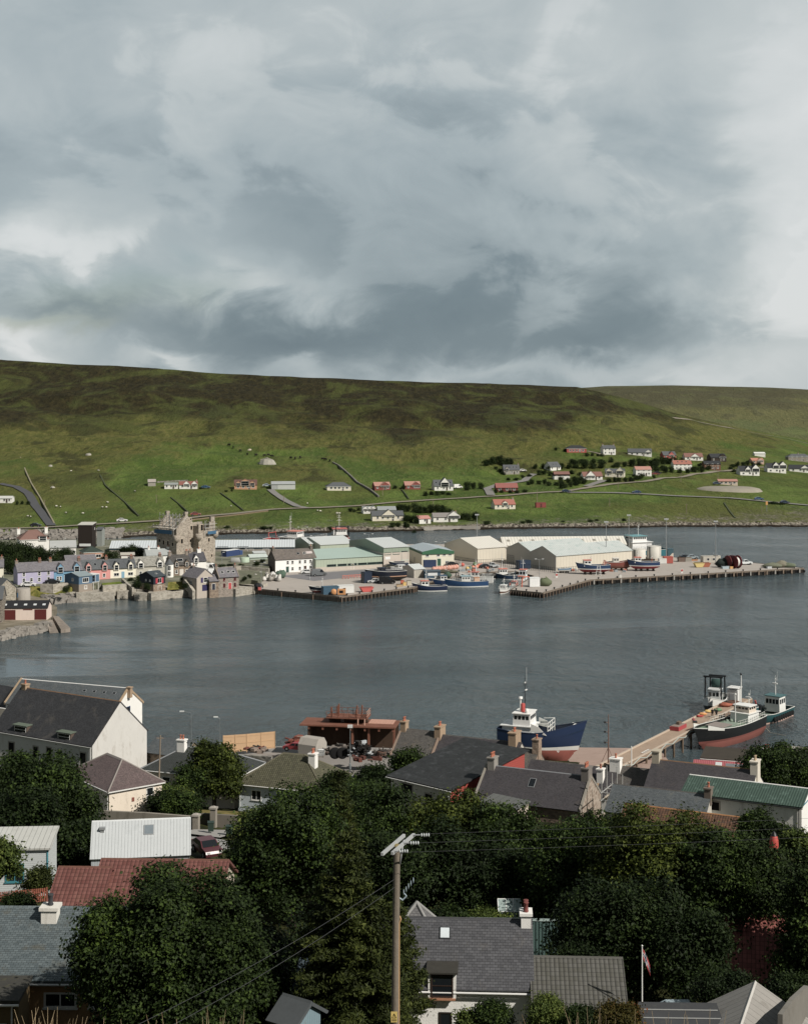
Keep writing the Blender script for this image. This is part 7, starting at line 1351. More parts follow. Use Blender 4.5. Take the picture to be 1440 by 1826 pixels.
hc('low red-roofed shed with two skylight panels behind the lichen-ridged house', 1236, 1374, 248, -15, 9, 5, 3, 1.0, 'l', harl('b09a92'), mat('b0525a', .7, .15, .5, tex='corr', a=.3), sky=[(-.6, .5, .9, 2.0, WPIPE, mat('bcc4c6', .3)), (2.2, .5, 3.2, 1.6, STEEL, mat('70767c', .3))], name='shed', cat='shed', base=6)
hc('flat dark roofed store with white edge at the foot of the jetty', 1250, 1352, 254, -18, 8.5, 7, 3, .2, 'l', mat('4a4440', .9), mat('40392f', .9, .3, .6), mono=True, fascia=WHITE, name='store', cat='shed', base=6, gutter=WPIPE, ch=[(6.2, 1.6, 1.4, .9, WT, 2, 3, '8a3a32')])
p = near(1392, 270); block('quay_slab', [at(1378, 1336, 268), at(1470, 1345, 262), at(1475, 1334, 272), at(1384, 1329, 275)], 0, CONC, 'pale concrete dock edge behind the dark tree', 'dock', 6)
# upper terraces of the near slope
hc('white boarded shed with ribbed white roof and teal window', 87, 1514, 125, 4, 9, 4.2, 3.2, .45, 'r', mat('bcc3c4', .7, .06, .5, tex='plank', a=.17), mat('b9bab4', .55, .12, .4, bump=.5, tex='vplank', a=.42, dirt=.3, dirtcol='8c8d84'), mono=True, op=[('f', 'v', 1.75, .55, 1.5, 1.5, '1f8290'), ('f', 'p', 4.42, 0, .12, 3.1, '2f8fa0', 'corner_trim')], name='shed', cat='shed', oh=.25)
hc('pale grey shed with steep ribbed metal roof and two small teal windows', 163, 1531, 140, 8, 9.0, 5.4, 3.0, 2.5, 'l', mat('a3adb3', .75, .08, .6, tex='vplank', a=.22), mat('b4babd', .5, .08, .5, bump=.5, tex='vplank', a=.3, dirt=.25, dirtcol='8b9193'), op=[('f', 'w', -.6, 1.1, 1.1, 1.1, '3c7580'), ('f', 'w', 1.1, 1.1, 1.1, 1.1, '3c7580')], sky=[(.7, .72, .8, .9, STEEL, mat('6f7c85', .3))], ch=[(-3.6, -.2, .35, .35, STEEL, 0, 1.9)], name='shed', cat='shed', oh=.15, og=.12, ridge=mat('c3c8ca', .5))
hc('main red pantiled roof house half hidden by the front tree', 163, 1617, 105, -2, 8.8, 7.8, 2.9, 1.95, 'l', harl('c8b9a2'), RED_ROOF, ridge=mat('6e4436', .9, .3, 2, dirt=.6, dirtcol='5c5234'), og=.25, oh=.35)
hc('smaller red pantiled wing stepped down from the main red roof', 86, 1622, 104, -2, 3.5, 6.8, 2.6, 1.7, 'l', harl('c8b9a2'), RED_ROOF, ridge=mat('6e4436', .9, .3, 2), og=.2, oh=.35)
BSL = mat('5f6c70', .6, .2, .5, bump=.7, tex='slate', a=.26, b=.17, col2='4a575c', dirt=.45, dirtcol='57503f')
hc('ochre house with big blue grey slate roof and low white chimney', -60, 1743, 80, -1, 8.8, 10, 3.2, 1.85, 'l', harl('a37a48', .25), BSL, op=[('f', 'v', .6, 1.65, 1.7, .8), ('f', 'v', 2.75, 1.65, 1.25, .8)], ch=[(-.95, .6, .85, .85, harl('d6d2c8', .3), 1, 4.1, '3a3c40')], sky=[(1.0, .8, .35, .3)], gutter=mat('c3c6c6', .5), oh=.4, og=.15, ridge=BSL)
hc('dark felt-roofed porch with white gutter at the corner of the ochre house', 33, 1786, 76, 0, 3.0, 2.3, 2.4, .12, 'r', harl('6f5a34', .2), mat('3b3a35', .9, .25, 1.5, dirt=.6, dirtcol='55543a'), mono=True, gutter=WPIPE, op=[('f', 'v', .4, .3, 1.0, 1.0)], name='porch', cat='porch', og=.1)
def sill(root): MB().b2((-1.05, -.44, 5.08), (.62, -.3, 5.2), mat('b8794f', .7)).build('window_sill', root)
hc('white harled house with grey slates, dormer and white gable chimney', 640, 1755, 93, -3, 10.6, 7.1, 5.8, 2.75, 'l', mat('e4e3de', .93, .05, .5, bump=.5, bs=9, dirt=.12, dirtcol='a9a59a', spec=.1), mat('55565b', .6, .24, .5, bump=.7, tex='slate', a=.32, b=.19, col2='44454a', dirt=.25, dirtcol='6a655c'),
   op=[('f', 'v', -4.1, 2.7, 1.2, 1.6, '2a2420'), ('f', 'w', -.0, 2.6, .75, 1.6, '2a2420')], dorm=[(-.2, 1.7, .92, .3, WT, -.02, 's', mat('3a3832', .9, .3, 2), mat('3a2a22', .6))], sky=[(-.1, .78, .55, .7, DSTEEL, mat('c2cdd3', .15))], ch=[(5.0, .75, .62, 1.0, WHH, 2, 3.5, '7a3a34')], ridge=mat('3f4044', .8, .3, 1), gutter=WPIPE, og=.12, oh=.3, parts=sill, base=4)
hc('low annex with ribbed grey tiles beside the white dormer house', 948, 1795, 91, -3, 5.7, 7, 2.4, 1.55, 'l', WHH, mat('5d5c57', .85, .14, .5, bump=.9, tex='tile', a=.28, b=.36, col2='525149'), ridge=mat('55544f', .9), name='annex', cat='house', og=.05)
hc('dark green corrugated garage behind the white dormer house', 790, 1640, 112, -3, 8.6, 5, 3.9, -1.7, 'l', mat('45625e', .5, .1, .5, bump=.6, tex='corr', a=.25), mat('8ba09c', .5, .1, .5), mono=True, name='garage', cat='garage', oh=.05, og=.05, base=4)
hc('small pointed slate roof peeping over the ridge beside the pole', 706, 1668, 103, -8, 2.5, 2.5, 3, 1.9, 'l', WHH, mat('6d6c6d', .7, .2, .6, bump=.5, tex='slate', col2='5b5a5c'), hip='lr', ridge=mat('8a8a88', .8))
hc('red pantiled cottage under the dark trees beyond the flagpole', 1296, 1742, 106, -12, 7.5, 8, 3, 3.0, 'l', mat('3a352f', .9), mat('9c5046', .8, .16, .5, bump=.8, tex='tile', a=.30, b=.36, col2='7d4138'), op=[('f', 'v', .2, .6, 2.0, 1.6), ('f', 'w', 2.7, .6, 1.0, 1.6)], oh=.3)
hc('red walled hut with pink tiles hidden behind the garage', 958, 1614, 128, -8, 7.5, 6, 2.6, 2.0, 'l', mat('6a1f1f', .8, .1, .8), mat('a5665c', .8, .16, .5, bump=.8, tex='tile', a=.3, b=.34), gutter=WPIPE, name='hut', cat='shed')
def battens(root):
    b = MB()
    for i in range(5): y = .1 + i * .95; z = 2.2 + .3 * y / 4.4 + .2; b.b2((-2.1, y - .02, z), (2.1, y + .02, z + .04), mat('a3a5a4', .7))
    b.build('batten', root)
hc('flat black felt roof shed with pale battens at the foot of the flagpole', 1162, 1870, 80, -2, 4.0, 4.6, 2.2, .3, 'l', mat('5c5a55', .9), mat('3d3f42', .85, .2, .8, dirt=.3, dirtcol='55574f'), mono=True, parts=battens, name='shed', cat='shed')
c = Vector((18.45, 82.0, 28.9)) + Vector((-.94, .34, 0)) * 3.3
house('shed with weathered grey asbestos gable roof near the flagpole', c, 8.5, 6.6, 2.3, 1.95, -110, mat('8b8880', .9, .15, .6), mat('8f8b85', .85, .14, .5, bump=.6, tex='vplank', a=.7, dirt=.5, dirtcol='6f6b64'), name='shed', cat='shed', ridge=mat('b3b0aa', .8), oh=.2)
wall_run('weathered concrete garden wall beside the asbestos-roofed shed', [at(1390, 1850, 78), at(1412, 1818, 82), at(1436, 1795, 86)], 1.2, .25, mat('77736b', .95, .2, .6, dirt=.5))
vehicle('pale blue grey car parked behind the black felt shed', at(1222, 1840, 93), 6, '8fa3ad', 'car', None, 1.15)
hc('little blue boarded garden shed under the trees', 488, 1814, 72, -35, 1.4, 1.8, 1.9, .6, 'l', mat('6f8c98', .8, .1, .8, tex='vplank', a=.14), mat('4a5054', .8, .2, .8), name='garden_shed', cat='shed', fascia=WHITE)
hc('lean-to glasshouse with blue grey panes behind the garden shed', 528, 1768, 78, -10, 1.9, 1.6, 1.8, 1.0, 'l', mat('5d6468', .7), mat('45545e', .25, .12, .8, tex='vplank', a=.5), mono=True, name='lean_to', cat='glasshouse', oh=.05)
root = thing('greenhouse', 'small white-framed greenhouse above the garage', 'greenhouse', at(909, 1650, 122)); b = MB(); g = MB()
pts = [(-.9, 0, 0), (.9, 0, 0), (.9, 0, 1.0), (-.9, 0, 1.0)]
for x in (-.95, -.3, .3, .95): b.tube((x, 0, 0), (x, 0, 1.1), .04, WHITE, n=4); b.tube((x, 0, 1.1), (x, 1.0, 1.8), .04, WHITE, n=4)
for (y, z) in ((0, 1.1), (1.0, 1.8), (0, .05)): b.tube((-.95, y, z), (.95, y, z), .04, WHITE, n=4)
gm = mat('8fa3a0', .12, .1, 1.0); g.slab([(-.95, 0, 1.1), (.95, 0, 1.1), (.95, 1, 1.8), (-.95, 1, 1.8)], .02, gm); g.b2((-.95, .0, .05), (.95, .02, 1.1), gm); g.b2((-.95, 1.0, .05), (.95, 1.02, 1.75), gm); b.build('frame', root); g.build('pane', root)
# garden walls, fences, road, bins
RB = mat('93482f', .8, .15, 1.0)
fence('red brown picket fence under the teal-windowed shed', [at(-40, 1618, 118), at(30, 1612, 118), at(84, 1607, 119)], 1.05, RB, .16, .11, None, 2, 1.8)
fence('red brown picket fence nearest the ochre house', [at(-40, 1665, 107), at(20, 1656, 107), at(46, 1650, 108)], .95, RB, .16, .11, None, 2, 1.8)
o = sheet('lawn', [tuple(near(a, c) + Vector((0, 0, .35))) for a, c in ((-60, 108), (70, 108.5), (74, 116.5), (-60, 116.5))], TURF)
fence('tall pale new board fence along the shore beside the scrapyard', [at(490, 1334, 271), at(440, 1339, 268), at(398, 1342, 266)], 3.0, mat('c49a68', .8, .12, .8), .19, .17, None, 3, 2.6)
HW = mat('8d8578', .95, .15, .4, bump=.3, bs=14, dirt=.5, dirtcol='5d574c')
wall_run('rough rendered wall behind the grey metal shed', [at(183, 1476, 184), at(260, 1480, 182), at(346, 1487, 180)], 2.1, .4, HW)
wall_run('dark rendered wall in front of the rough grass', [at(358, 1473, 187), at(432, 1478, 186)], 1.6, .4, mat('6f685e', .95, .2, .4, dirt=.5, dirtcol='4a453d'))
for px, y, lab in ((350, 1488, 'square gate pier ending the rendered wall'), (381, 1474, 'low gate pier of the dark garden wall')):
    b = MB(); b.box((0, 0, .9), (.7, .7, 2.6), HW); b.box((0, 0, 2.3), (.9, .9, .2), CONC); b.box((0, 0, 2.45), (.6, .6, .18), CONC, 0, .4); tag(b.build('gate_pier', None, at(px, y, 180 if px == 350 else 186), -.2), lab, 'gate pier')
def flat(name, px, m, lift=.25): return sheet(name, [tuple(near(a, c) + Vector((0, 0, lift))) for a, c in px], m)
strip('road', [(X(280, 163), 163), (X(340, 167), 167), (X(420, 168), 168), (X(520, 168), 168)], 6.5, mat('8b8a88', .9, .1, .2), hnear, .35, 2)
strip('pavement', [(X(352, 171), 172), (X(372, 176), 177), (X(412, 177), 178)], 5, mat('96938e', .9, .1, .2), hnear, .45, 2)
def bin_(label, px, D, ang):
    root = thing('wheelie_bin', label, 'bin', near(px, D) + Vector((0, 0, .4)), R(ang)); m = paint('23392f', .5); MB().box((0, 0, .62), (.62, .72, .95), m, 0, 1.12).build('body', root); MB().box((0, -.02, 1.16), (.76, .86, .1), m).build('lid', root); b = MB()
    for x in (-.25, .25): b.lathe((x, .32, .14), [(.13, -.04), (.13, .04)], TYRE, 10, 'x')
    b.build('wheel', root)
bin_('dark green wheelie bin beside the gate pier', 376, 176, 10); bin_('dark green wheelie bin close to the leaning tree', 409, 175, -5)
vehicle('maroon car parked nose-on at the roadside', near(369, 160) + Vector((0, 0, .4)), -62, '5d2b33', 'car', None, 1.12)
b = MB(); b.ball((0, 0, .3), .32, paint('c8403a'), 10); b.ball((-.3, 0, .35), .3, paint('3f6fb0'), 10); tag(b.build('toy', None, at(293, 1400, 212)), 'red and blue beach toy at the cream garden wall', 'toy')
root = thing('upright_dinghy', 'red dinghy hull stood on end beside the white store', 'boat', at(1379, 1521, 142), R(20)); rm = mat('c23a2c', .5); b = MB(); b.lathe((0, 0, 0), [(.30, 0), (.42, .5), (.42, 1.1), (.3, 1.6), (.06, 1.95)], rm, 14); b.build('hull', root); MB().lathe((0, 0, 1.62), [(.31, 0), (.18, .26), (.07, .38)], BLACKP, 12).build('bow_cap', root)
# scrapyard with rusty pontoon
c = at(622, 1336, 266); root = thing('rusty_pontoon', 'rusty steel pontoon on frames with railed upper platform', 'pontoon', c, R(-9)); RU2 = mat('7d4a34', .9, .3, .7, bump=.3, bs=16, dirt=.5, dirtcol='6a3f2c'); DRU = mat('4a3627', .95, .3, .6, dirt=.6, dirtcol='2a211b')
b = MB(); b.b2((-8.6, -1.2, 4.1), (8.4, 4.6, 4.35), RU2); b.build('deck', root); b = MB(); b.b2((-7.2, 4.0, -.5), (8.2, 4.2, 4.1), DRU); b.b2((-7.2, -.2, -.5), (-7.0, 4.0, 4.1), DRU); b.b2((.6, -.2, -.5), (.8, 4.0, 4.1), DRU); b.build('side_plate', root)
b = MB()
for i in range(7): x = -7.0 + i * 2.5; b.box((x, -.6, 3.75), (.3, .9, .5), RU2); 
for x in (-7.1, .7, 3.6, 8.1): b.box((x, -.4, 1.8), (.35, .35, 4.6), DRU if x < 0 else RU2)
b.build('frame', root); b = MB()
for x in (-2.9, -.2, 2.0): b.lathe((x, 2.0, 4.8), [(.2, -1.1), (.5, -1.0), (.5, 1.0), (.2, 1.1)], DRU, 14, 'x')
b.build('float_tank', root); b = MB(); b.b2((-4.2, .2, 5.25), (3.2, 4.0, 5.42), RU2); b.build('platform', root); b = MB(); PRL = mat('b98a72', .8, .3, 1.5)
for x in np.linspace(-4.1, 3.1, 8):
    for y in (.3, 3.9): b.tube((x, y, 5.4), (x, y, 6.5), .06, RU2, n=4)
for y in (.3, 3.9):
    for z in (5.95, 6.5): b.tube((-4.1, y, z), (3.1, y, z), .05, RU2, n=4)
for z in (5.7, 6.1, 6.5): b.tube((3.1, .3, z), (3.1, 3.9, z), .07, PRL, n=4)
for x, y, h in ((-3.2, .6, 1.7), (-2.2, 2.0, 2.1), (-2.7, 3.3, 1.5), (.8, 3.4, 1.6), (1.2, .7, 1.5), (1.9, 2.4, 1.9)): b.tube((x, y, 5.4), (x, y, 5.4 + h), .15, RU2, n=6)
for x in (1.6, 2.8): b.tube((x, .0, 5.4), (x, -.2, 4.3), .12, PRL, n=5)
b.build('railing', root); b = MB()
for i in range(9): b.slab([(3.2 + .5 * i, 1.2, 4.36), (3.65 + .5 * i, 1.2, 4.36), (3.65 + .5 * i, 4.4, 4.42), (3.2 + .5 * i, 4.4, 4.42)], .05, mat('c08a72', .9, .4, 3))
b.build('deck_plank', root)
c = at(557, 1346, 258); root = thing('concrete_shelter', 'stubby concrete shelter with chamfered top in the scrapyard', 'shelter', c, R(-30)); b = MB(); b.prism([(-1.7, 0), (1.7, 0), (1.7, 2.0), (.9, 3.0), (-.9, 3.0), (-1.7, 2.0)], -1.8, 1.8, mat('a39c92', .9, .12, .5, bump=.2, dirt=.3), 'x'); b.build('shell', root); MB().b2((-1.83, -.6, 0), (-1.8, .6, 2.0), mat('8a857d', .9)).build('hatch', root)
root = thing('cage_tank', 'white caged liquid tank in front of the concrete shelter', 'tank', at(572, 1349, 254), R(-10)); MB().b2((-.5, -.5, .15), (.5, .5, 1.15), mat('d9dad6', .5)).build('tank_body', root); b = MB()
for i in range(6):
    x = -.52 + .208 * i
    for y in (-.53, .53): b.tube((x, y, .1), (x, y, 1.2), .02, STEEL, n=4); b.tube((y, x, .1), (y, x, 1.2), .02, STEEL, n=4)
for z in (.4, .8, 1.2): b.path([(-.53, -.53, z), (.53, -.53, z), (.53, .53, z), (-.53, .53, z), (-.53, -.53, z)], .02, STEEL, 4)
b.b2((-.55, -.55, 0), (.55, .55, .12), WOOD); b.build('cage', root)
def scrap(label, px, y, D, w_, h_, cols, seed, n=26):
    root = thing('scrap_heap', label, 'scrap', at(px, y, D)); rq = random.Random(seed)
    for i in range(n):
        k = rq.randrange(len(cols)); t = rq.random(); b = MB(); x = rq.uniform(-w_, w_) * (1 - .4 * t); z = h_ * t * (1 - abs(x / w_) * .5)
        if rq.random() < .5: b.box((x, rq.uniform(-1, 1), z + .15), (rq.uniform(.4, 1.7), rq.uniform(.3, 1.2), rq.uniform(.1, .6)), mat(cols[k], .85, .35, 1.5, dirt=.4), rq.uniform(0, 3))
        else: a = Vector((x, rq.uniform(-1, 1), z + .2)); b.tube(a, a + Vector((rq.uniform(-1.6, 1.6), rq.uniform(-.5, .5), rq.uniform(-.1, .6))), rq.uniform(.05, .16), mat(cols[k], .85, .35, 1.5, dirt=.4), n=5)
        b.build('scrap_piece', root)
scrap('heap of rusty red scrap behind the crushed red car', 530, 1331, 264, 1.7, 1.5, ('8a4530', '6a3326', '9a7a6a'), 1)
scrap('low dark scrap spread with timber under the pontoon end', 676, 1350, 253, 3.8, .9, ('2a2624', '5a4a3f', 'a09a94', '3d3733', '6a4a3a'), 2, 60)
scrap('tall black scrap mound topped with crumpled silver sheet', 640, 1350, 252, 2.2, 2.6, ('1e1d1d', '2a2725', 'a9b0b5', '151414'), 3, 50)
scrap('dark jumble of pipes and wheels beside the white caged tank', 607, 1345, 255, 3.0, 1.2, ('2c2927', '5a5048', '7a7068', '4a3a32'), 4, 44)
scrap('flat rusty plates lying on the yard floor', 650, 1355, 249, 2.6, .2, ('6f3a2c', '5a3026'), 5, 14)
scrap('rusty pieces behind the new board fence', 455, 1342, 262, 2.4, .8, ('7a4030', '2f2b29', '8d7a6c'), 6, 26)
vehicle('crushed red car among the scrap', at(527, 1338, 262), 160, 'a02830', 'car', None, 1.0)
ty = MB(); ty.lathe((0, 0, 0), [(.45, -.3), (.85, -.32), (.95, -.2), (.95, .2), (.85, .32), (.45, .3)], TYRE, 18, 'y'); ty.lathe((0, 0, 0), [(.45, -.12), (.45, .12)], DSTEEL, 12, 'y'); me = ty.mesh('big_tyre')
for i, (px, lab) in enumerate(((597, 'big black tyre, inner one of the pair'), (610, 'big black tyre, one of the pair nearer the mound'))): o = bpy.data.objects.new('big_tyre', me); C.objects.link(o); o.location = at(px, 1343, 252); o.rotation_euler = (0, 0, .2); tag(o, lab, 'tyre')
yard = sheet('yard', [tuple(Vector((X(a, d), d, float(hnear(X(a, d), d)) + .5))) for a, d in ((480, 246), (700, 240), (712, 262), (700, 278), (500, 278), (400, 272), (400, 262), (470, 258))], mat('8a8580', .95, .15, .2, bump=.2, bs=10, dirt=.4, dirtcol='6a6058'))
sheet('slip', [tuple(p) for p in (Vector((22, 255, 2.6)), Vector((46, 252, 2.6)), Vector((48, 290, -.6)), Vector((10, 292, -.6)), Vector((8, 262, 2.2)))], mat('a5897a', .9, .15, .3, dirt=.4, dirtcol='6a5a50'), 3)
wall_run('dark stone yard wall behind the mossy-roofed bungalow', [at(432, 1366, 236), at(485, 1370, 234)], 1.8, .5, DYKE)
# the jetty
JA, JB = Vector((34.2, 255.5, 0)), Vector((70, 313, 0)); jd = (JB - JA).normalized(); jl = (JB - JA).length; ja = math.atan2(jd.y, jd.x)
JZ = 3.2; root = thing('jetty', 'long wooden-decked jetty on dark piles reaching to the moored boats', 'jetty', JA, ja); JW = 1.95
JD = mat('a48a72', .9, .14, .35, bump=.4, tex='vplank', a=.6, dirt=.45, dirtcol='7f6a57')
b = MB(); b.b2((-6, -JW, JZ - .35), (jl, JW, JZ), JD); b.build('deck', root); b = MB(); b.b2((-6, JW - .3, JZ), (jl, JW, JZ + .22), mat('b7a48f', .9)); b.b2((-6, -JW, JZ), (jl, -JW + .3, JZ + .22), mat('b7a48f', .9)); b.b2((-6, -JW - .12, JZ - .6), (jl, -JW, JZ + .05), mat('8a7460', .9)); b.build('kerb', root)
b = MB(); PW = mat('6f5c49', .95, .3, .8, dirt=.5, dirtcol='241f1b')
for i in range(17):
    x = i * jl / 16
    for y in (-JW + .15, JW - .15): b.tube((x, y, -3), (x, y, JZ - .3), .2, PW, n=7)
    b.b2((x - .15, -JW, JZ - .75), (x + .15, JW, JZ - .35), PW)
b.build('pile', root); b = MB(); b.path([(i * 3.0, -JW - .15, JZ + (.1 if i % 2 else -.5)) for i in range(16)], .07, mat('9fb3b0', .8), 5); b.build('mooring_rope', root)
def jp(s, w_, z=JZ): return JA + jd * s + Vector((-jd.y, jd.x, 0)) * w_ + Vector((0, 0, z))
tag(MB().box((0, 0, .4), (4.0, 1.8, .7), paint('b0303a')).box((0, 0, .78), (3.6, 1.5, .1), mat('8a7a70', .9)).box((.4, 0, 1.1), (1.2, .6, .5), mat('6f5a4a', .9)).build('cargo_tray', None, jp(34, .8), ja), 'red steel cargo tray on the jetty deck', 'tray')
tag(MB().box((0, 0, .1), (3.4, .3, .2), paint('b0303a')).box((-2.2, 0, .12), (1.0, .7, .24), BLACKP).build('oar_boom', None, jp(43, 1.2), ja + .5), 'red spar with black end lying on the jetty', 'spar')
b = MB()
for y in (-.35, .35): b.tube((-1.6, y, .12), (1.6, y, .12), .05, WHITE, n=4)
for i in range(9): b.tube((-1.5 + i * .37, -.35, .12), (-1.5 + i * .37, .35, .12), .04, WHITE, n=4)
tag(b.build('ladder', None, jp(14, -1.3), ja), 'white ladder lying flat at the jetty edge', 'ladder')
for s, w_, c_, lab, r_ in ((48, 1.2, 'd8923f', 'orange bag beside the moored trawler bow', .5), (51, 1.3, 'd8b04a', 'yellow bag on the jetty near the trawler', .45), (46, 1.1, 'b83a34', 'red bag behind the two people', .4), (53, .0, '5f8a62', 'green net laid across the jetty', .55), (58, .2, 'a5553a', 'rust red net heap at the jetty head', .8), (60, -.6, '5c4034', 'brown gear heap against the jetty hut', .9)):
    o = bpy.data.objects.new('net_heap', lump('net_heap', r_, c_, int(s * 7), (1.7, 1, .55), .95, .25)); C.objects.link(o); o.location = jp(s, w_); tag(o, lab, 'bag' if 'bag' in lab else 'net heap')
root = thing('jetty_hut', 'small white box hut at the jetty head', 'hut', jp(62, -.2), ja); b = MB(); b.b2((-1.2, -1.1, 0), (1.2, 1.1, 2.9), harl('cfd0cd', .2)); b.b2((-1.3, -1.2, 3.2), (1.3, 1.2, 3.35), WHITE); b.build('wall', root); MB().b2((-1.24, -.4, .1), (-1.2, .5, 2.2), paint('b3b8ba')).build('door', root)
tag(MB().tube((0, 0, 0), (0, 0, 6.0), .12, WHITE, .08).ball((0, 0, 6.1), .25, DSTEEL, 8).build('light_pole', None, jp(62, -1.6)), 'white pole with lamp rising beside the jetty hut', 'light pole')
tag(MB().tube((0, 0, 0), (0, 0, 3.4), .1, WHITE, .1).build('white_post', None, at(1125, 1366, 258)), 'plain white post at the landward end of the jetty', 'post')
b = MB(); RM = mat('7a5a4c', .8, .2, 2); b.tube((0, 0, 0), (0, 0, 8.2), .14, RM, .06)
for z in (3.4, 5.2, 6.8): b.tube((-.7, 0, z), (.1, 0, z), .06, RM, n=4); b.box((-.6, 0, z + .05), (.35, .3, .3), DSTEEL)
for x in (-1.1, 1.0): b.tube((x, .3, 0), (0, 0, 2.6), .05, RM, n=4)
tag(b.build('rusty_mast', None, at(1084, 1360, 256)), 'thin rusty mast with brackets where the jetty begins', 'mast')
# two people on the jetty: one skinned body each
def person(label, loc, rot, c_top, c_leg, sway=0.0):
    me = bpy.data.meshes.new('person'); J = [(0, 0, .95), (0, .01, 1.2), (0, 0, 1.42), (0, 0, 1.52), (0, -.02, 1.62), (0, -.01, 1.76)]; E = [(i, i + 1) for i in range(5)]; Rr = [.15, .145, .15, .06, .1, .085]
    def add(p, par, r): J.append(p); E.append((par, len(J) - 1)); Rr.append(r); return len(J) - 1
    for s in (-1, 1):
        a = add((s * .2, 0, 1.42), 2, .075); a = add((s * .25, .02 + sway * s * .05, 1.14), a, .055); a = add((s * .24, -.08, .9), a, .045); h = add((s * .23, -.11, .8), a, .045)
        l = add((s * .1, 0, .86), 0, .11); l = add((s * .12, -.02 - sway * s * .04, .48), l, .075); l = add((s * .12, .02, .09), l, .055); add((s * .13, -.14, .04), l, .045)
    me.from_pydata(J, E, []); o = bpy.data.objects.new('person', me); C.objects.link(o); md = o.modifiers.new('skin', 'SKIN'); o.modifiers.new('sub', 'SUBSURF').levels = 1
    for v, r in zip(me.skin_vertices[0].data, Rr): v.radius = (r, r)
    me.skin_vertices[0].data[0].use_root = True
    dg = bpy.context.evaluated_depsgraph_get(); dg.update(); m2 = bpy.data.meshes.new_from_object(o.evaluated_get(dg)); o.modifiers.clear(); o.data = m2
    for m_ in (mat('b08a72', .6), paint(c_top, .9), paint(c_leg, .9), mat('2a201a', .9)): m2.materials.append(m_)
    k = len(m2.materials) - 4
    for p in m2.polygons: z = p.center.z; p.material_index = k + (3 if z > 1.72 or (z > 1.62 and p.center.y > .03) else 0 if z > 1.5 or (z < .86 and abs(p.center.x) > .19 and z > .7) else 1 if z > .92 else 2); p.use_smooth = True
    b = MB(); sk = mat('a98269', .6); b.ball((0, -.125, 1.63), .022, sk, 6); 
    for x in (-.035, .035): b.ball((x, -.105, 1.66), .012, BLACKP, 5); b.ball((x * 3, -.01, 1.645), .025, sk, 5)
    b.box((0, -.112, 1.585), (.05, .01, .012), mat('6a3a34', .7)); b.build('face', o)
    o.location = loc; o.rotation_euler = (0, 0, R(rot)); tag(o, label, 'person', 'people on the jetty')
person('person in black standing on the jetty nearer the trawler bow', onz(1269, 1279, JZ), 150, '1b1d22', '17181b', .5); person('person in dark clothes standing nearer the black coaster', onz(1276.5, 1279, JZ), -160, '1e2024', '1d2026', -.4)
# boats at the jetty and on the slip
def coaster(root, zs):
    b = MB(); g = mat('7d9080', .85, .2, .8, dirt=.4); b.b2((2.0, -1.7, 1.5), (5.4, 1.7, 2.4), mat('5f6f66', .85, .2, .8, dirt=.5)); b.b2((-1.5, -1.4, 1.5), (1.6, 1.4, 2.1), g); b.b2((1.8, -1.8, 2.4), (5.6, 1.8, 2.5), mat('8a7f78', .9)); b.build('hatch', root)
    b = MB(); wm = paint('d2d2cc')
    for sg in (1, -1): b.slab([(6.4, sg * 2.75, 2.2), (10.2, sg * 1.5, 2.7), (10.2, sg * 1.56, 3.6), (6.4, sg * 2.8, 2.6)], .08, wm)
    b.build('bow_bulwark', root); b = MB(); b.tube((-2.4, 0, 1.5), (-2.4, 0, 7.2), .09, WHITE); b.ball((-2.4, 0, 7.3), .22, WHITE, 8); b.build('foremast', root)
    b = MB()
    for i in range(7): b.ball((rg.uniform(-3, 6), rg.uniform(-1.8, 1.8), 2.0), .35, g, 8)
    b.build('deck_fitting', root)
c = (W0(1240, 1341) + W0(1354, 1302)) / 2 + Vector((0, 0, 1.2))
boat('old black and red coaster with green deck and white wheelhouse aft alongside the jetty', c, -132, 20.5, 6.0, 2.2, 3.0, '1f2021', '8f4c40', wh=[(-6.0, 4.4, 4.0, 1.4, 2.0, 'd5d6d3', 'd9d9d5', 0), (-6.0, 2.8, 3.4, 3.5, 1.2, 'c9b9a6', 'e0e0dc')], mast=[(-7.6, 4.6, 2.4, 'c9c9c4', .4)], rails=[(.05, .62, 'd0cfc6')], deckc='6f8a72', sheer=.35, bul=.5, extra=coaster, stripe='7a3f36', full=3.2, group='boats at the jetty')
def tyres(root, zs):
    for i in range(9):
        for y in (2.9, -2.9): MB().lathe((-5.2 + i * 1.05, y, .9), [(.25, -.14), (.5, -.14), (.5, .14), (.25, .14)], TYRE, 12, 'y').build('fender_tyre', root)
    b = MB(); cm = paint('20252a'); b.tube((2.6, -.6, 1.2), (2.6, -.6, 3.2), .3, cm); b.tube((2.6, -.6, 3.2), (.4, -.4, 2.2), .26, cm); b.tube((2.6, -.6, 3.2), (4.6, -.6, 3.9), .22, cm); b.tube((4.6, -.6, 3.9), (4.9, -.6, 4.6), .18, mat('b8433a', .6)); b.build('crane', root)
boat('dark green workboat with tyres, folded black crane and white wheelhouse', W0(1369, 1283), -128, 13, 5.6, 1.9, 1.2, '1f5156', '9a5a48', wh=[(-3.2, 3.0, 3.3, 1.3, 3.1, 'dadad6', '2a6468')], mast=[(-3.4, 4.5, 4.0, 'd9d9d5', .5)], deckc='4a5a50', sheer=.1, bul=1.0, full=5, stern=.98, rake=.02, extra=tyres, stripe='c9a394', group='boats at the jetty')
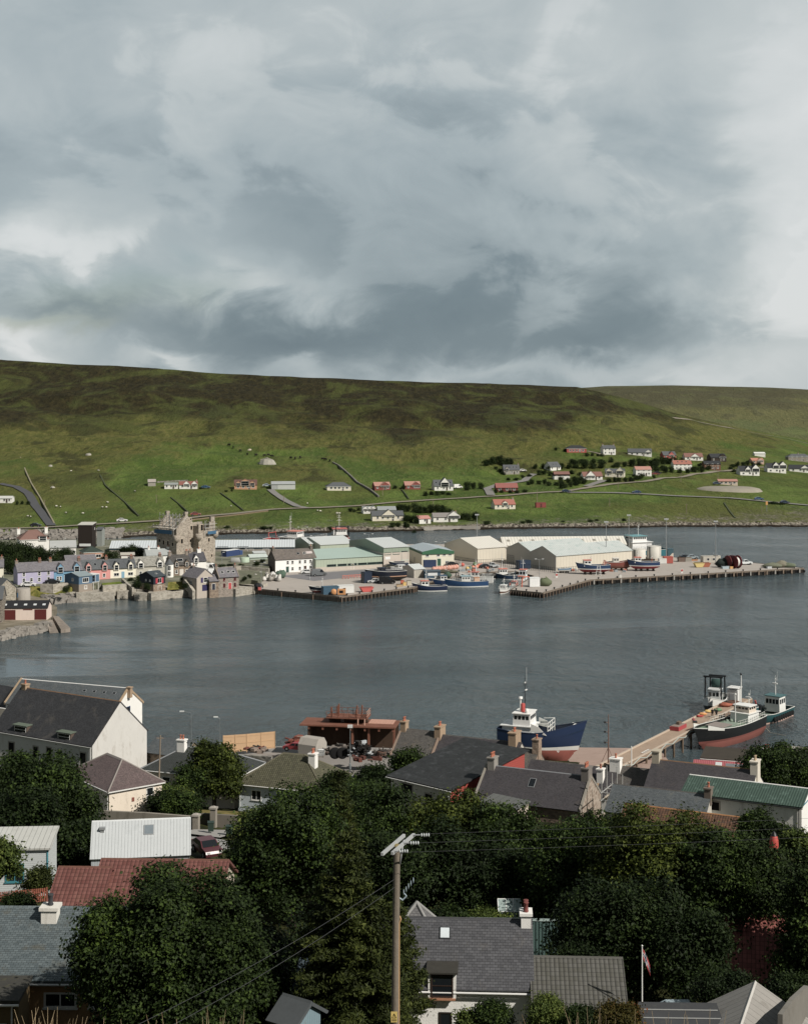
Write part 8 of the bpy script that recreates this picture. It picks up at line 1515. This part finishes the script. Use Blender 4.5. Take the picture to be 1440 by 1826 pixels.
def tframe(root, zs):
    b = MB(); m_ = paint('1c1f22')
    for y in (-1.7, 1.7): b.tube((1.6, y, 1.5), (1.6, y * .95, 7.0), .17, m_)
    b.tube((1.6, -2.0, 7.0), (1.6, 2.0, 7.0), .2, m_); b.tube((1.6, -1.7, 6.8), (4.6, 0, 2.6), .05, m_, n=4); b.tube((1.6, 1.7, 6.8), (-1.4, .6, 3), .08, m_, n=4)
    b.tube((-3.4, -1.6, 1.5), (-3.4, -1.5, 6.4), .15, m_); b.tube((-3.4, 1.6, 1.5), (-3.4, 1.5, 6.4), .15, m_); b.tube((-3.4, -1.8, 6.4), (-3.4, 1.8, 6.4), .17, m_); b.build('mast_frame', root)
    b = MB(); b.lathe((-2.4, 0, 5.0), [(.5, -1.1), (.9, -1.0), (.9, 1.0), (.5, 1.1)], mat('2c4a46', .9, .3, 2), 14, 'y'); b.build('net_drum', root)
boat('black trawler with white bow and tall dark gallows at the jetty head', W0(1273, 1264), -112, 11.5, 4.4, 2.1, 1.2, '17191c', '20242a', wh=[(-.6, 2.8, 2.6, 1.4, 2.6, 'd3d5d4', 'c9cccc')], sheer=.55, bul=.8, topband='d6d6d2', extra=tframe, group='boats at the jetty', stripe='17191c')
def slipboat(root, zs):
    b = MB(); wf = paint('d9d9d5'); 
    for sg in (1, -1): b.slab([(-.6, sg * 3.05, 3.2), (3.0, sg * 3.05, 2.7), (1.2, sg * 3.02, 4.1), (-.6, sg * 3.0, 4.6)][::sg], .1, wf)
    b.build('side_screen', root); b = MB()
    for y in (-2.6, -.8, .8, 2.6): b.tube((3.1, y, 2.2), (3.1, y, 4.8), .09, wf, n=5)
    for z in (3.4, 4.1, 4.8): b.tube((3.1, -2.6, z), (3.1, 2.6, z), .07, wf, n=5)
    for y in (-2.6, 2.6): b.tube((3.1, y, 4.8), (.6, y, 4.6), .07, wf, n=5)
    b.build('gallows', root); b = MB(); b.lathe((-3.2, -.5, 6.0), [(.5, 0), (.5, 1.5), (.4, 1.6)], mat('b8342c', .5), 12); b.build('funnel', root)
    b = MB(); b.tube((-4.4, 1.4, 6), (-4.4, 1.4, 8.0), .2, wf); b.lathe((-4.4, 1.4, 8.0), [(.5, 0), (.5, .35), (.3, .4)], wf, 12); b.ball((-2.0, -1.4, 6.5), .45, wf, 10); b.ball((-3.6, .9, 6.4), .35, wf, 10); b.build('radar_dome', root)
    b = MB(); b.box((8.6, 0, 4.2), (.9, 1.6, .5), wf); b.box((7.6, 1.9, 3.9), (.5, .3, .9), wf); b.build('bow_fairlead', root)
    b = MB(); b.path([(5.5, -2.72, -.1), (5.5, -2.72, .8)], .06, wf); b.path([(5.2, -2.74, .2), (5.5, -2.75, -.1), (5.8, -2.7, .2)], .06, wf); b.tube((5.3, -2.73, .6), (5.7, -2.71, .6), .05, wf, n=4); b.build('anchor_mark', root)
    b = MB(); 
    for x in (-6, -2, 2, 5): b.b2((x - .3, -1.6, -3.6), (x + .3, 1.6, -2.2), DKW)
    b.build('cradle', root)
boat('blue-hulled ship with red bottom and white wheelhouse hauled out on the slip', Vector((23.7, 269, 3.6)), -20, 17, 6.4, 3.0, 2.8, '1d3860', 'b05a4c', wh=[(-4.0, 7.2, 4.7, 1.6, 2.2, 'd9dad8', 'd9dad8', 0), (-3.0, 4.0, 4.4, 3.9, 2.1, 'dcdcda', 'e4e4e0')], mast=[(-2.9, 6.1, 6.4, '1b1d20', 1.6)], deckc='4d6b58', sheer=.55, bul=1.5, rake=.16, stripe='d5d5d0', band='2a3f63', extra=slipboat, name='ship', cat='ship', full=2.0).scale = (.8, .95, 1.0)
b = MB(); b.path([W0(1352, 1300) + Vector((0, 0, 1.6)), W0(1372, 1308) + Vector((0, 0, .2)), W0(1400, 1312)], .05, mat('a39c8c', .9), 4); tag(b.build('mooring_line', None), 'pale mooring line running from the coaster stern into the water', 'rope')
# scaffolding on the purple slate house gable
sc0 = at(1072, 1452, 197); sc0.z = 7.0; root = thing('scaffold', 'light scaffolding tower against the stone gable of the purple slate house', 'scaffold', sc0, R(-25)); b = MB()
for x in (0, 1.4):
    for y in (0, 2.2, 4.6): b.tube((x, y, -2), (x, y, 9.0 + (1.6 if y == 2.2 else 0)), .07, TUBE, n=5)
for z in (2.5, 4.6, 6.6, 7.6):
    for x in (0, 1.4): b.tube((x, -.4, z), (x, 5.0, z), .07, TUBE, n=5)
    for y in (0, 2.2, 4.6): b.tube((-.3, y, z), (1.7, y, z), .07, TUBE, n=5)
b.build('scaffold_tube', root); b = MB(); b.b2((.0, -.3, 4.62), (1.4, 5.0, 4.72), mat('b3a48e', .9)); b.b2((.0, 1, 6.62), (1.4, 4.0, 6.72), mat('b3a48e', .9)); b.build('deck_board', root)
for px, y, top, D, arm, lab in ((341, 1340, 1271, 262, 1.4, 'street lamp with a long arm by the shore road'), (392, 1335, 1281, 264, .5, 'street lamp near the new board fence'), (624, 1372, 1298, 240, .0, 'tall blue grey lamp post standing in the scrapyard')):
    p = at(px, y, D); o = lamp_post(lab, p, (y - top) * D / F, .09, arm, 180, 1, None, metal('7d868a'))
p = at(283, 1390, 205); tag(MB().tube((0, 0, -2), (.25, 0, 6.0), .13, WOOD, .09).box((.2, 0, 5.6), (.9, .12, .12), WOOD).build('telegraph_pole', None, p), 'leaning wooden pole by the cream garden house', 'telegraph pole')
# ------------------------------------------------------------------ near trees, pole, flag
def T(label, px, D, ytop, wpx, n, size, m, seed, ybot=None, z0=None, k=16, ry=None, group=None, **kk):
    """tree standing at photo column px and distance D; crown top at row ytop, width wpx pixels"""
    g = near(px, D); top = H - (ytop - YH) / F * D; h = top - g.z; rx = wpx * D / F / 2
    zb = z0 if z0 is not None else (h * .22 if ybot is None else max(.2, H - (ybot - YH) / F * D - g.z))
    return tree(label, g, rx, ry or rx * .85, h, zb, n, size, m, k, seed, group, **kk)
T('big dark sycamore hiding the cream bungalow', 66, 158, 1340, 235, 54600, 0.224, LEAF2, 11, 1560, k=22)
T('dark sycamore behind the white boarded shed', 20, 150, 1400, 180, 25200, 0.224, LEAFD, 12, 1580)
T('dark tree between the two metal sheds', 140, 150, 1470, 130, 18900, 0.224, LEAFD, 13, 1600)
T('round tree before the dark grey hip-roofed house', 382, 213, 1321, 100, 23100, 0.238, LEAF3, 14, 1418, k=14)
T('small round tree leaning on the bigger one in the garden hollow', 345, 211, 1362, 62, 10500, 0.224, LEAF, 15, 1420, k=9)
T('large dark sycamore in front of the red roofs', 330, 73, 1548, 330, 96600, 0.125, LEAF2, 16, 1860, k=26, ry=4.0)
T('lower bough of dark leaves beside the slate roof', 215, 72, 1600, 170, 31500, 0.125, LEAF, 17, 1800, k=14, ry=2.2)
T('dark sycamore crown over the garden shed', 440, 78, 1650, 150, 33600, 0.125, LEAFD, 40, 1850, k=12, ry=2.5)
T('yellow green tree overhanging the road', 478, 138, 1422, 140, 33600, 0.198, LEAFL, 18, 1600, k=16)
T('dark broad tree in the middle wood beside the road', 520, 128, 1405, 230, 42000, 0.191, LEAF, 19, 1640, k=18)
T('tall rounded tree in the middle wood under the black felted roof', 660, 150, 1402, 210, 35700, 0.198, LEAF2, 20, 1600, k=18)
T('dense tree of the middle wood next to the lean-to', 800, 152, 1412, 200, 35700, 0.198, LEAF3, 21, 1610, k=18)
T('lighter tree of the middle wood below the purple slate house', 905, 148, 1432, 170, 27300, 0.198, LEAF, 22, 1620, k=14)
T('shadowy tree of the middle wood behind the pole', 740, 130, 1470, 260, 35700, 0.191, LEAFD, 23, 1660, k=16)
T('dark tree filling the hollow above the garage', 870, 128, 1500, 180, 23100, 0.191, LEAFD, 24, 1640, k=12)
conifer('dark spruce with drooping sprays behind the utility pole', near(618, 75), 3.3, (67 - (1478 - 695) / 2700 * 75) - near(618, 75).z, 110000, .075, 3, 3.0)
T('dark leafy tree filling the gap beside the spruce', 560, 96, 1625, 200, 22000, .17, LEAFD, 70, 1830, k=14, ry=2.5)
conifer('slim spruce tip rising above the middle wood', near(606, 135), 2.6, (67 - (1372 - 695) / 2700 * 135) - near(606, 135).z, 36000, .10, 4)
conifer('young spruce against the white house wall', near(706, 90), 1.5, (67 - (1620 - 695) / 2700 * 88) - near(700, 88).z, 24000, .09, 6, 3.4)
T('great sycamore beside the flagpole, lichen-tile side', 1050, 124, 1448, 260, 54600, 0.178, LEAF, 25, 1690, k=20)
T('great sycamore overhanging the flagpole', 1185, 116, 1436, 280, 67200, 0.172, LEAF3, 26, 1740, k=24)
T('great sycamore nearest the red pantiled cottage', 1315, 112, 1470, 240, 54600, 0.172, LEAF2, 27, 1720, k=20)
T('dark inner tree under the great sycamores', 1120, 104, 1560, 300, 42000, 0.165, LEAFD, 28, 1790, k=16, ry=3)
T('dark inner tree before the red pantiled cottage', 1225, 101, 1620, 150, 27300, 0.165, LEAFD, 29, 1770, k=14, ry=2.0)
T('dark tree at the frame edge beyond the pantiled cottage', 1452, 104, 1520, 150, 29400, 0.165, LEAF, 30, 1790, k=14)
T('dense dark tree by the dock edge', 1390, 236, 1330, 165, 35700, 0.251, LEAF, 31, 1450, k=16)
T('climbing shrub against the long white store', 1345, 170, 1441, 75, 12600, 0.198, LEAF, 32, 1520, k=10)
T('shrub under the gable of the long white store', 1385, 168, 1470, 70, 11550, 0.198, LEAFD, 33, 1530, k=9)
T('small bushy tree at the sunny store corner', 1425, 160, 1480, 60, 8400, 0.198, LEAFL, 34, 1530, k=8)
T('small round tree in front of the waterfront cottage row', 730, 226, 1338, 66, 12600, 0.238, LEAF, 35, 1400, k=10)
T('dark garden hedge tree behind the mossy hip roof', 668, 222, 1366, 90, 14700, 0.238, LEAFD, 36, 1425, k=10)
T('leafy bush in front of the mossy hip-roofed bungalow', 600, 200, 1378, 60, 8820, 0.224, LEAF, 37, 1430, k=9)
T('broad bush among the chimneys of the slate cottages', 640, 190, 1395, 110, 14700, 0.224, LEAF, 41, 1460, k=10)
T('low leafy bough at the frame edge near the white boarded shed', -6, 108, 1492, 70, 10500, 0.158, LEAFL, 38, 1560, k=8)
def bush(label, px, D, ytop, wpx, n, size, m, seed, ybot, k=9): return T(label, px, D, ytop, wpx, n, size, m, seed, ybot, k=k, name='shrub', cat='shrub', limbs=True)
bush('round clipped shrub in the rough garden', 322, 186, 1408, 66, 9450, 0.198, LEAF, 51, 1462); bush('dark hedge shrub along the cream bungalow path', 292, 190, 1412, 50, 7350, 0.198, LEAFD, 52, 1455)
bush('olive hedge shrub under the dark grey hip roof', 300, 198, 1405, 70, 8400, 0.198, LEAFL, 53, 1430); bush('small spiky conifer shrub by the teal window', 68, 122, 1547, 44, 8400, 0.119, NEEDLE, 54, 1590)
bush('round shrub on the fenced lawn', 32, 111, 1596, 50, 8400, 0.132, LEAFD, 55, 1632); bush('low green hedge at the red fence', 10, 104, 1655, 60, 6300, 0.132, LEAFL, 56, 1690)
bush('rounded green shrub below the white house window', 878, 84, 1788, 58, 14700, 0.092, LEAF, 57, 1840); bush('wispy light shrub beside the rounded one', 834, 84, 1806, 26, 4620, 0.092, LEAFL, 58, 1840); bush('bright yellow green clipped shrub under the annex', 975, 83, 1776, 66, 16800, 0.079, LEAFL, 59, 1840)
bush('low green shrub between the clipped and the red bush', 1036, 82, 1800, 62, 10500, 0.092, LEAF, 60, 1840); bush('shrub with red berries before the annex', 1100, 82, 1790, 84, 14700, 0.092, leaf_mat('berry_leaf', '2a2a14', '4a4420', '8a4030'), 61, 1850)
bush('young shrub at the foot of the utility pole', 684, 86, 1818, 36, 7350, 0.092, LEAF, 62, 1850); bush('dark shrub on the garage forecourt', 1030, 100, 1690, 60, 7350, 0.132, LEAFD, 63, 1715); bush('small green shrub before the garage wall', 800, 108, 1620, 46, 5250, 0.132, LEAF, 64, 1650); bush('hedge of dull green beside the greenhouse', 870, 120, 1628, 90, 8400, 0.132, LEAFL, 65, 1655)
bush('grey green shrub row behind the asbestos shed', 1290, 93, 1735, 120, 12600, 0.119, LEAFD, 66, 1790); bush('dark shrub at the frame edge by the concrete wall', 1420, 92, 1740, 110, 12600, 0.119, LEAFD, 67, 1800)
# utility pole with crossarms
g = near(706, 57); zt = 67 - (1508 - 695) / 2700 * 57; root = thing('utility_pole', 'weathered wooden utility pole with paired crossarms and yellow hazard plate', 'utility pole', Vector((X(703, 57), 57, g.z)))
PW2 = mat('7a6f60', .9, .2, 2.0, bump=.5, tex='vplank', a=.09, dirt=.4, dirtcol='4a443a'); hp = zt - g.z
b = MB(); b.tube((-.03, 0, -1), (.09, 0, hp), .17, PW2, .13, 12); b.lathe((.09, 0, hp), [(.13, 0), (.1, .05)], mat('8a7a3f', .9, .3, 5), 12); b.build('pole', root)
AM = mat('a3a7a8', .7, .15, 3.0); a1 = R(68)
for dx, nm in ((-.12, 1), (.22, 2)):
    b = MB(); b.box((.09 + dx * 1.1, dx * .3, hp + .05), (.10, 2.5, .11), AM, -R(19)); b.build('crossarm', root)
for i, t in enumerate((-1.1, .0, 1.1)):
    b = MB(); x0, y0 = .32 + math.sin(R(22)) * t, math.cos(R(22)) * t
    b.tube((x0, y0, hp + .1), (x0 + .25, y0, hp + .1), .03, STEEL, n=5)
    for q_ in range(4): b.lathe((x0 + .3 + q_ * .09, y0, hp + .1), [(.03, -.03), (.075, -.01), (.075, .01), (.03, .03)], mat('b9c0c2', .3), 10, 'x')
    b.build('insulator', root)
b = MB(); b.tube((.2, 0, hp - .7), (.35, .7, hp), .03, STEEL, n=5); b.tube((.2, 0, hp - .7), (.25, -.7, hp), .03, STEEL, n=5); b.build('brace', root)
b = MB(); b.path([(.2, -.05, -1), (.16, -.05, hp * .36)], .055, mat('4a5a66', .6), 8); b.build('cable_guard', root); b = MB(); b.path([(.16, -.05, hp * .36), (.17, -.05, hp - 2.9), (.24, -.05, hp - 2.75), (.2, .1, hp - 2.7)], .035, mat('b58a52', .7), 6); b.build('cable', root)
b = MB(); im = mat('8fa3b0', .3); 
for i in range(5): b.lathe((.35 + i * .09, 0, hp - 1.75 + i * .11), [(.03, -.02), (.11, -.01), (.11, .01), (.03, .02)], im, 10, 'x')
b.path([(.17, 0, hp - 1.95), (.3, 0, hp - 2.05), (.45, 0, hp - 1.9), (.36, 0, hp - 1.78)], .03, im, 6); b.build('strain_insulator', root)
zy = 67 - (1810 - 695) / 2700 * 57 - g.z; pl = MB().b2((-.13, -.185, zy - .2), (.11, -.175, zy + .2), paint('d8b83f', .5)); o = pl.build('hazard_plate', root)
b = MB(); y = -.188; tri = [(-.09, y, zy - .03), (.07, y, zy - .03), (-.01, y, zy + .13)]
for p_, q_ in ((0, 1), (1, 2), (2, 0)): b.tube(tri[p_], tri[q_], .010, BLACKP, n=4)
b.add([(-.012, y, zy + .09), (-.03, y, zy + .04), (-.012, y, zy + .045), (-.02, y, zy - .005), (.012, y, zy + .055), (-.004, y, zy + .05)], [(0, 1, 2, 3, 4, 5)], BLACKP); b.b2((-.1, y, zy - .15), (.08, y + .004, zy - .13), BLACKP); b.b2((-.1, y, zy - .11), (.08, y + .004, zy - .09), BLACKP); b.build('hazard_symbol', o)
def wire(label, pts, sag, r=.010):
    b = MB(); a, c = Vector(pts[0]), Vector(pts[1]); q_ = [a.lerp(c, i / 14) - Vector((0, 0, sag * 4 * (i / 14) * (1 - i / 14))) for i in range(15)]; b.path(q_, r, mat('3a3d40', .6), 4); tag(b.build('wire', None), label, 'wire', 'power lines')
px0 = root.location + Vector((.1, 0, hp - 1.2))
wire('upper of two wires sloping down from the pole through the spruce', (px0, at(-60, 1960, 46)), .5); wire('lower of two wires sloping down from the pole through the spruce', (px0 - Vector((0, 0, .3)), at(0, 1975, 46)), .5)
for i, t in enumerate((-1.25, 0, 1.25)): wire('thin line leaving the crossarm insulator over the dark trees', (root.location + Vector((.7 + math.sin(R(22)) * t, math.cos(R(22)) * t, hp + .1)), Vector((70, 80 + i * 2, 47))), .6, .006)
# flagpole with red, white and blue cross flag
g = near(1144, 90); zt = 67 - (1688 - 695) / 2700 * 90; hp = zt - g.z; root = thing('flagpole', 'white flagpole with a limp red flag bearing a blue cross', 'flagpole', Vector((X(1144, 90), 90, g.z))); b = MB(); b.tube((0, 0, -1), (0, 0, hp), .055, WHITE, .035, 8); b.ball((0, 0, hp + .05), .06, WHITE, 8); b.build('pole', root)
fr, fw, fb_ = mat('b8323a', .8), mat('d9d9d6', .8), mat('2a3a6a', .8); b = MB(); nx, nz = 16, 12
def fp(u, v): x = .06 + u * .42; z = hp - .12 - v * .62 - u * .75 - u * u * .25; return (x, .06 * math.sin(u * 9 + v * 2) * u, z)
for i in range(nx):
    for j in range(nz):
        u, v = (i + .5) / nx, (j + .5) / nz; m_ = fb_ if abs(u - .36) < .06 or abs(v - .5) < .07 else fw if abs(u - .36) < .11 or abs(v - .5) < .14 else fr
        b.add([fp(i / nx, j / nz), fp((i + 1) / nx, j / nz), fp((i + 1) / nx, (j + 1) / nz), fp(i / nx, (j + 1) / nz)], [(0, 1, 2, 3)], m_, True)
b.build('flag', root)
# dry grass heads on the slope in front of the camera
rgn = np.random.default_rng(8); cs = []; fs = []; k = 0
for px, cnt in ((80, 20), (110, 20), (55, 8), (300, 6), (220, 4), (560, 5), (1060, 12), (1180, 8), (1250, 10), (390, 14), (1010, 14)):
    for i in range(cnt):
        D = rgn.uniform(19, 24); x = X(px + rgn.normal(0, 22), D); z = float(hnear(x, D)); top = 67 - (rgn.uniform(1802, 1840) - 695) / 2700 * D; lean = rgn.normal(0, .25); r = .004; y2 = D + rgn.normal(0, .2)
        pts = [(x, D, z - .2), (x + lean * .3, D, z + (top - z) * .6), (x + lean, y2, top)]
        for (p, q_), rr in zip(zip(pts[:-1], pts[1:]), ((r, r * .8), (r * 1.8, r * .5))):
            for s_ in ((1, 0), (0, 1)): cs += [(p[0] - s_[0] * rr[0], p[1] - s_[1] * rr[0], p[2]), (p[0] + s_[0] * rr[0], p[1] + s_[1] * rr[0], p[2]), (q_[0] + s_[0] * rr[1], q_[1] + s_[1] * rr[1], q_[2]), (q_[0] - s_[0] * rr[1], q_[1] - s_[1] * rr[1], q_[2])]; fs.append((k, k + 1, k + 2, k + 3)); k += 4
o = npmesh('grass', np.array(cs), np.array(fs), mat('b59d72', .9, .3, 3.0)); tag(o, 'dry grass heads along the slope below the viewer', 'grass', None, 'stuff')
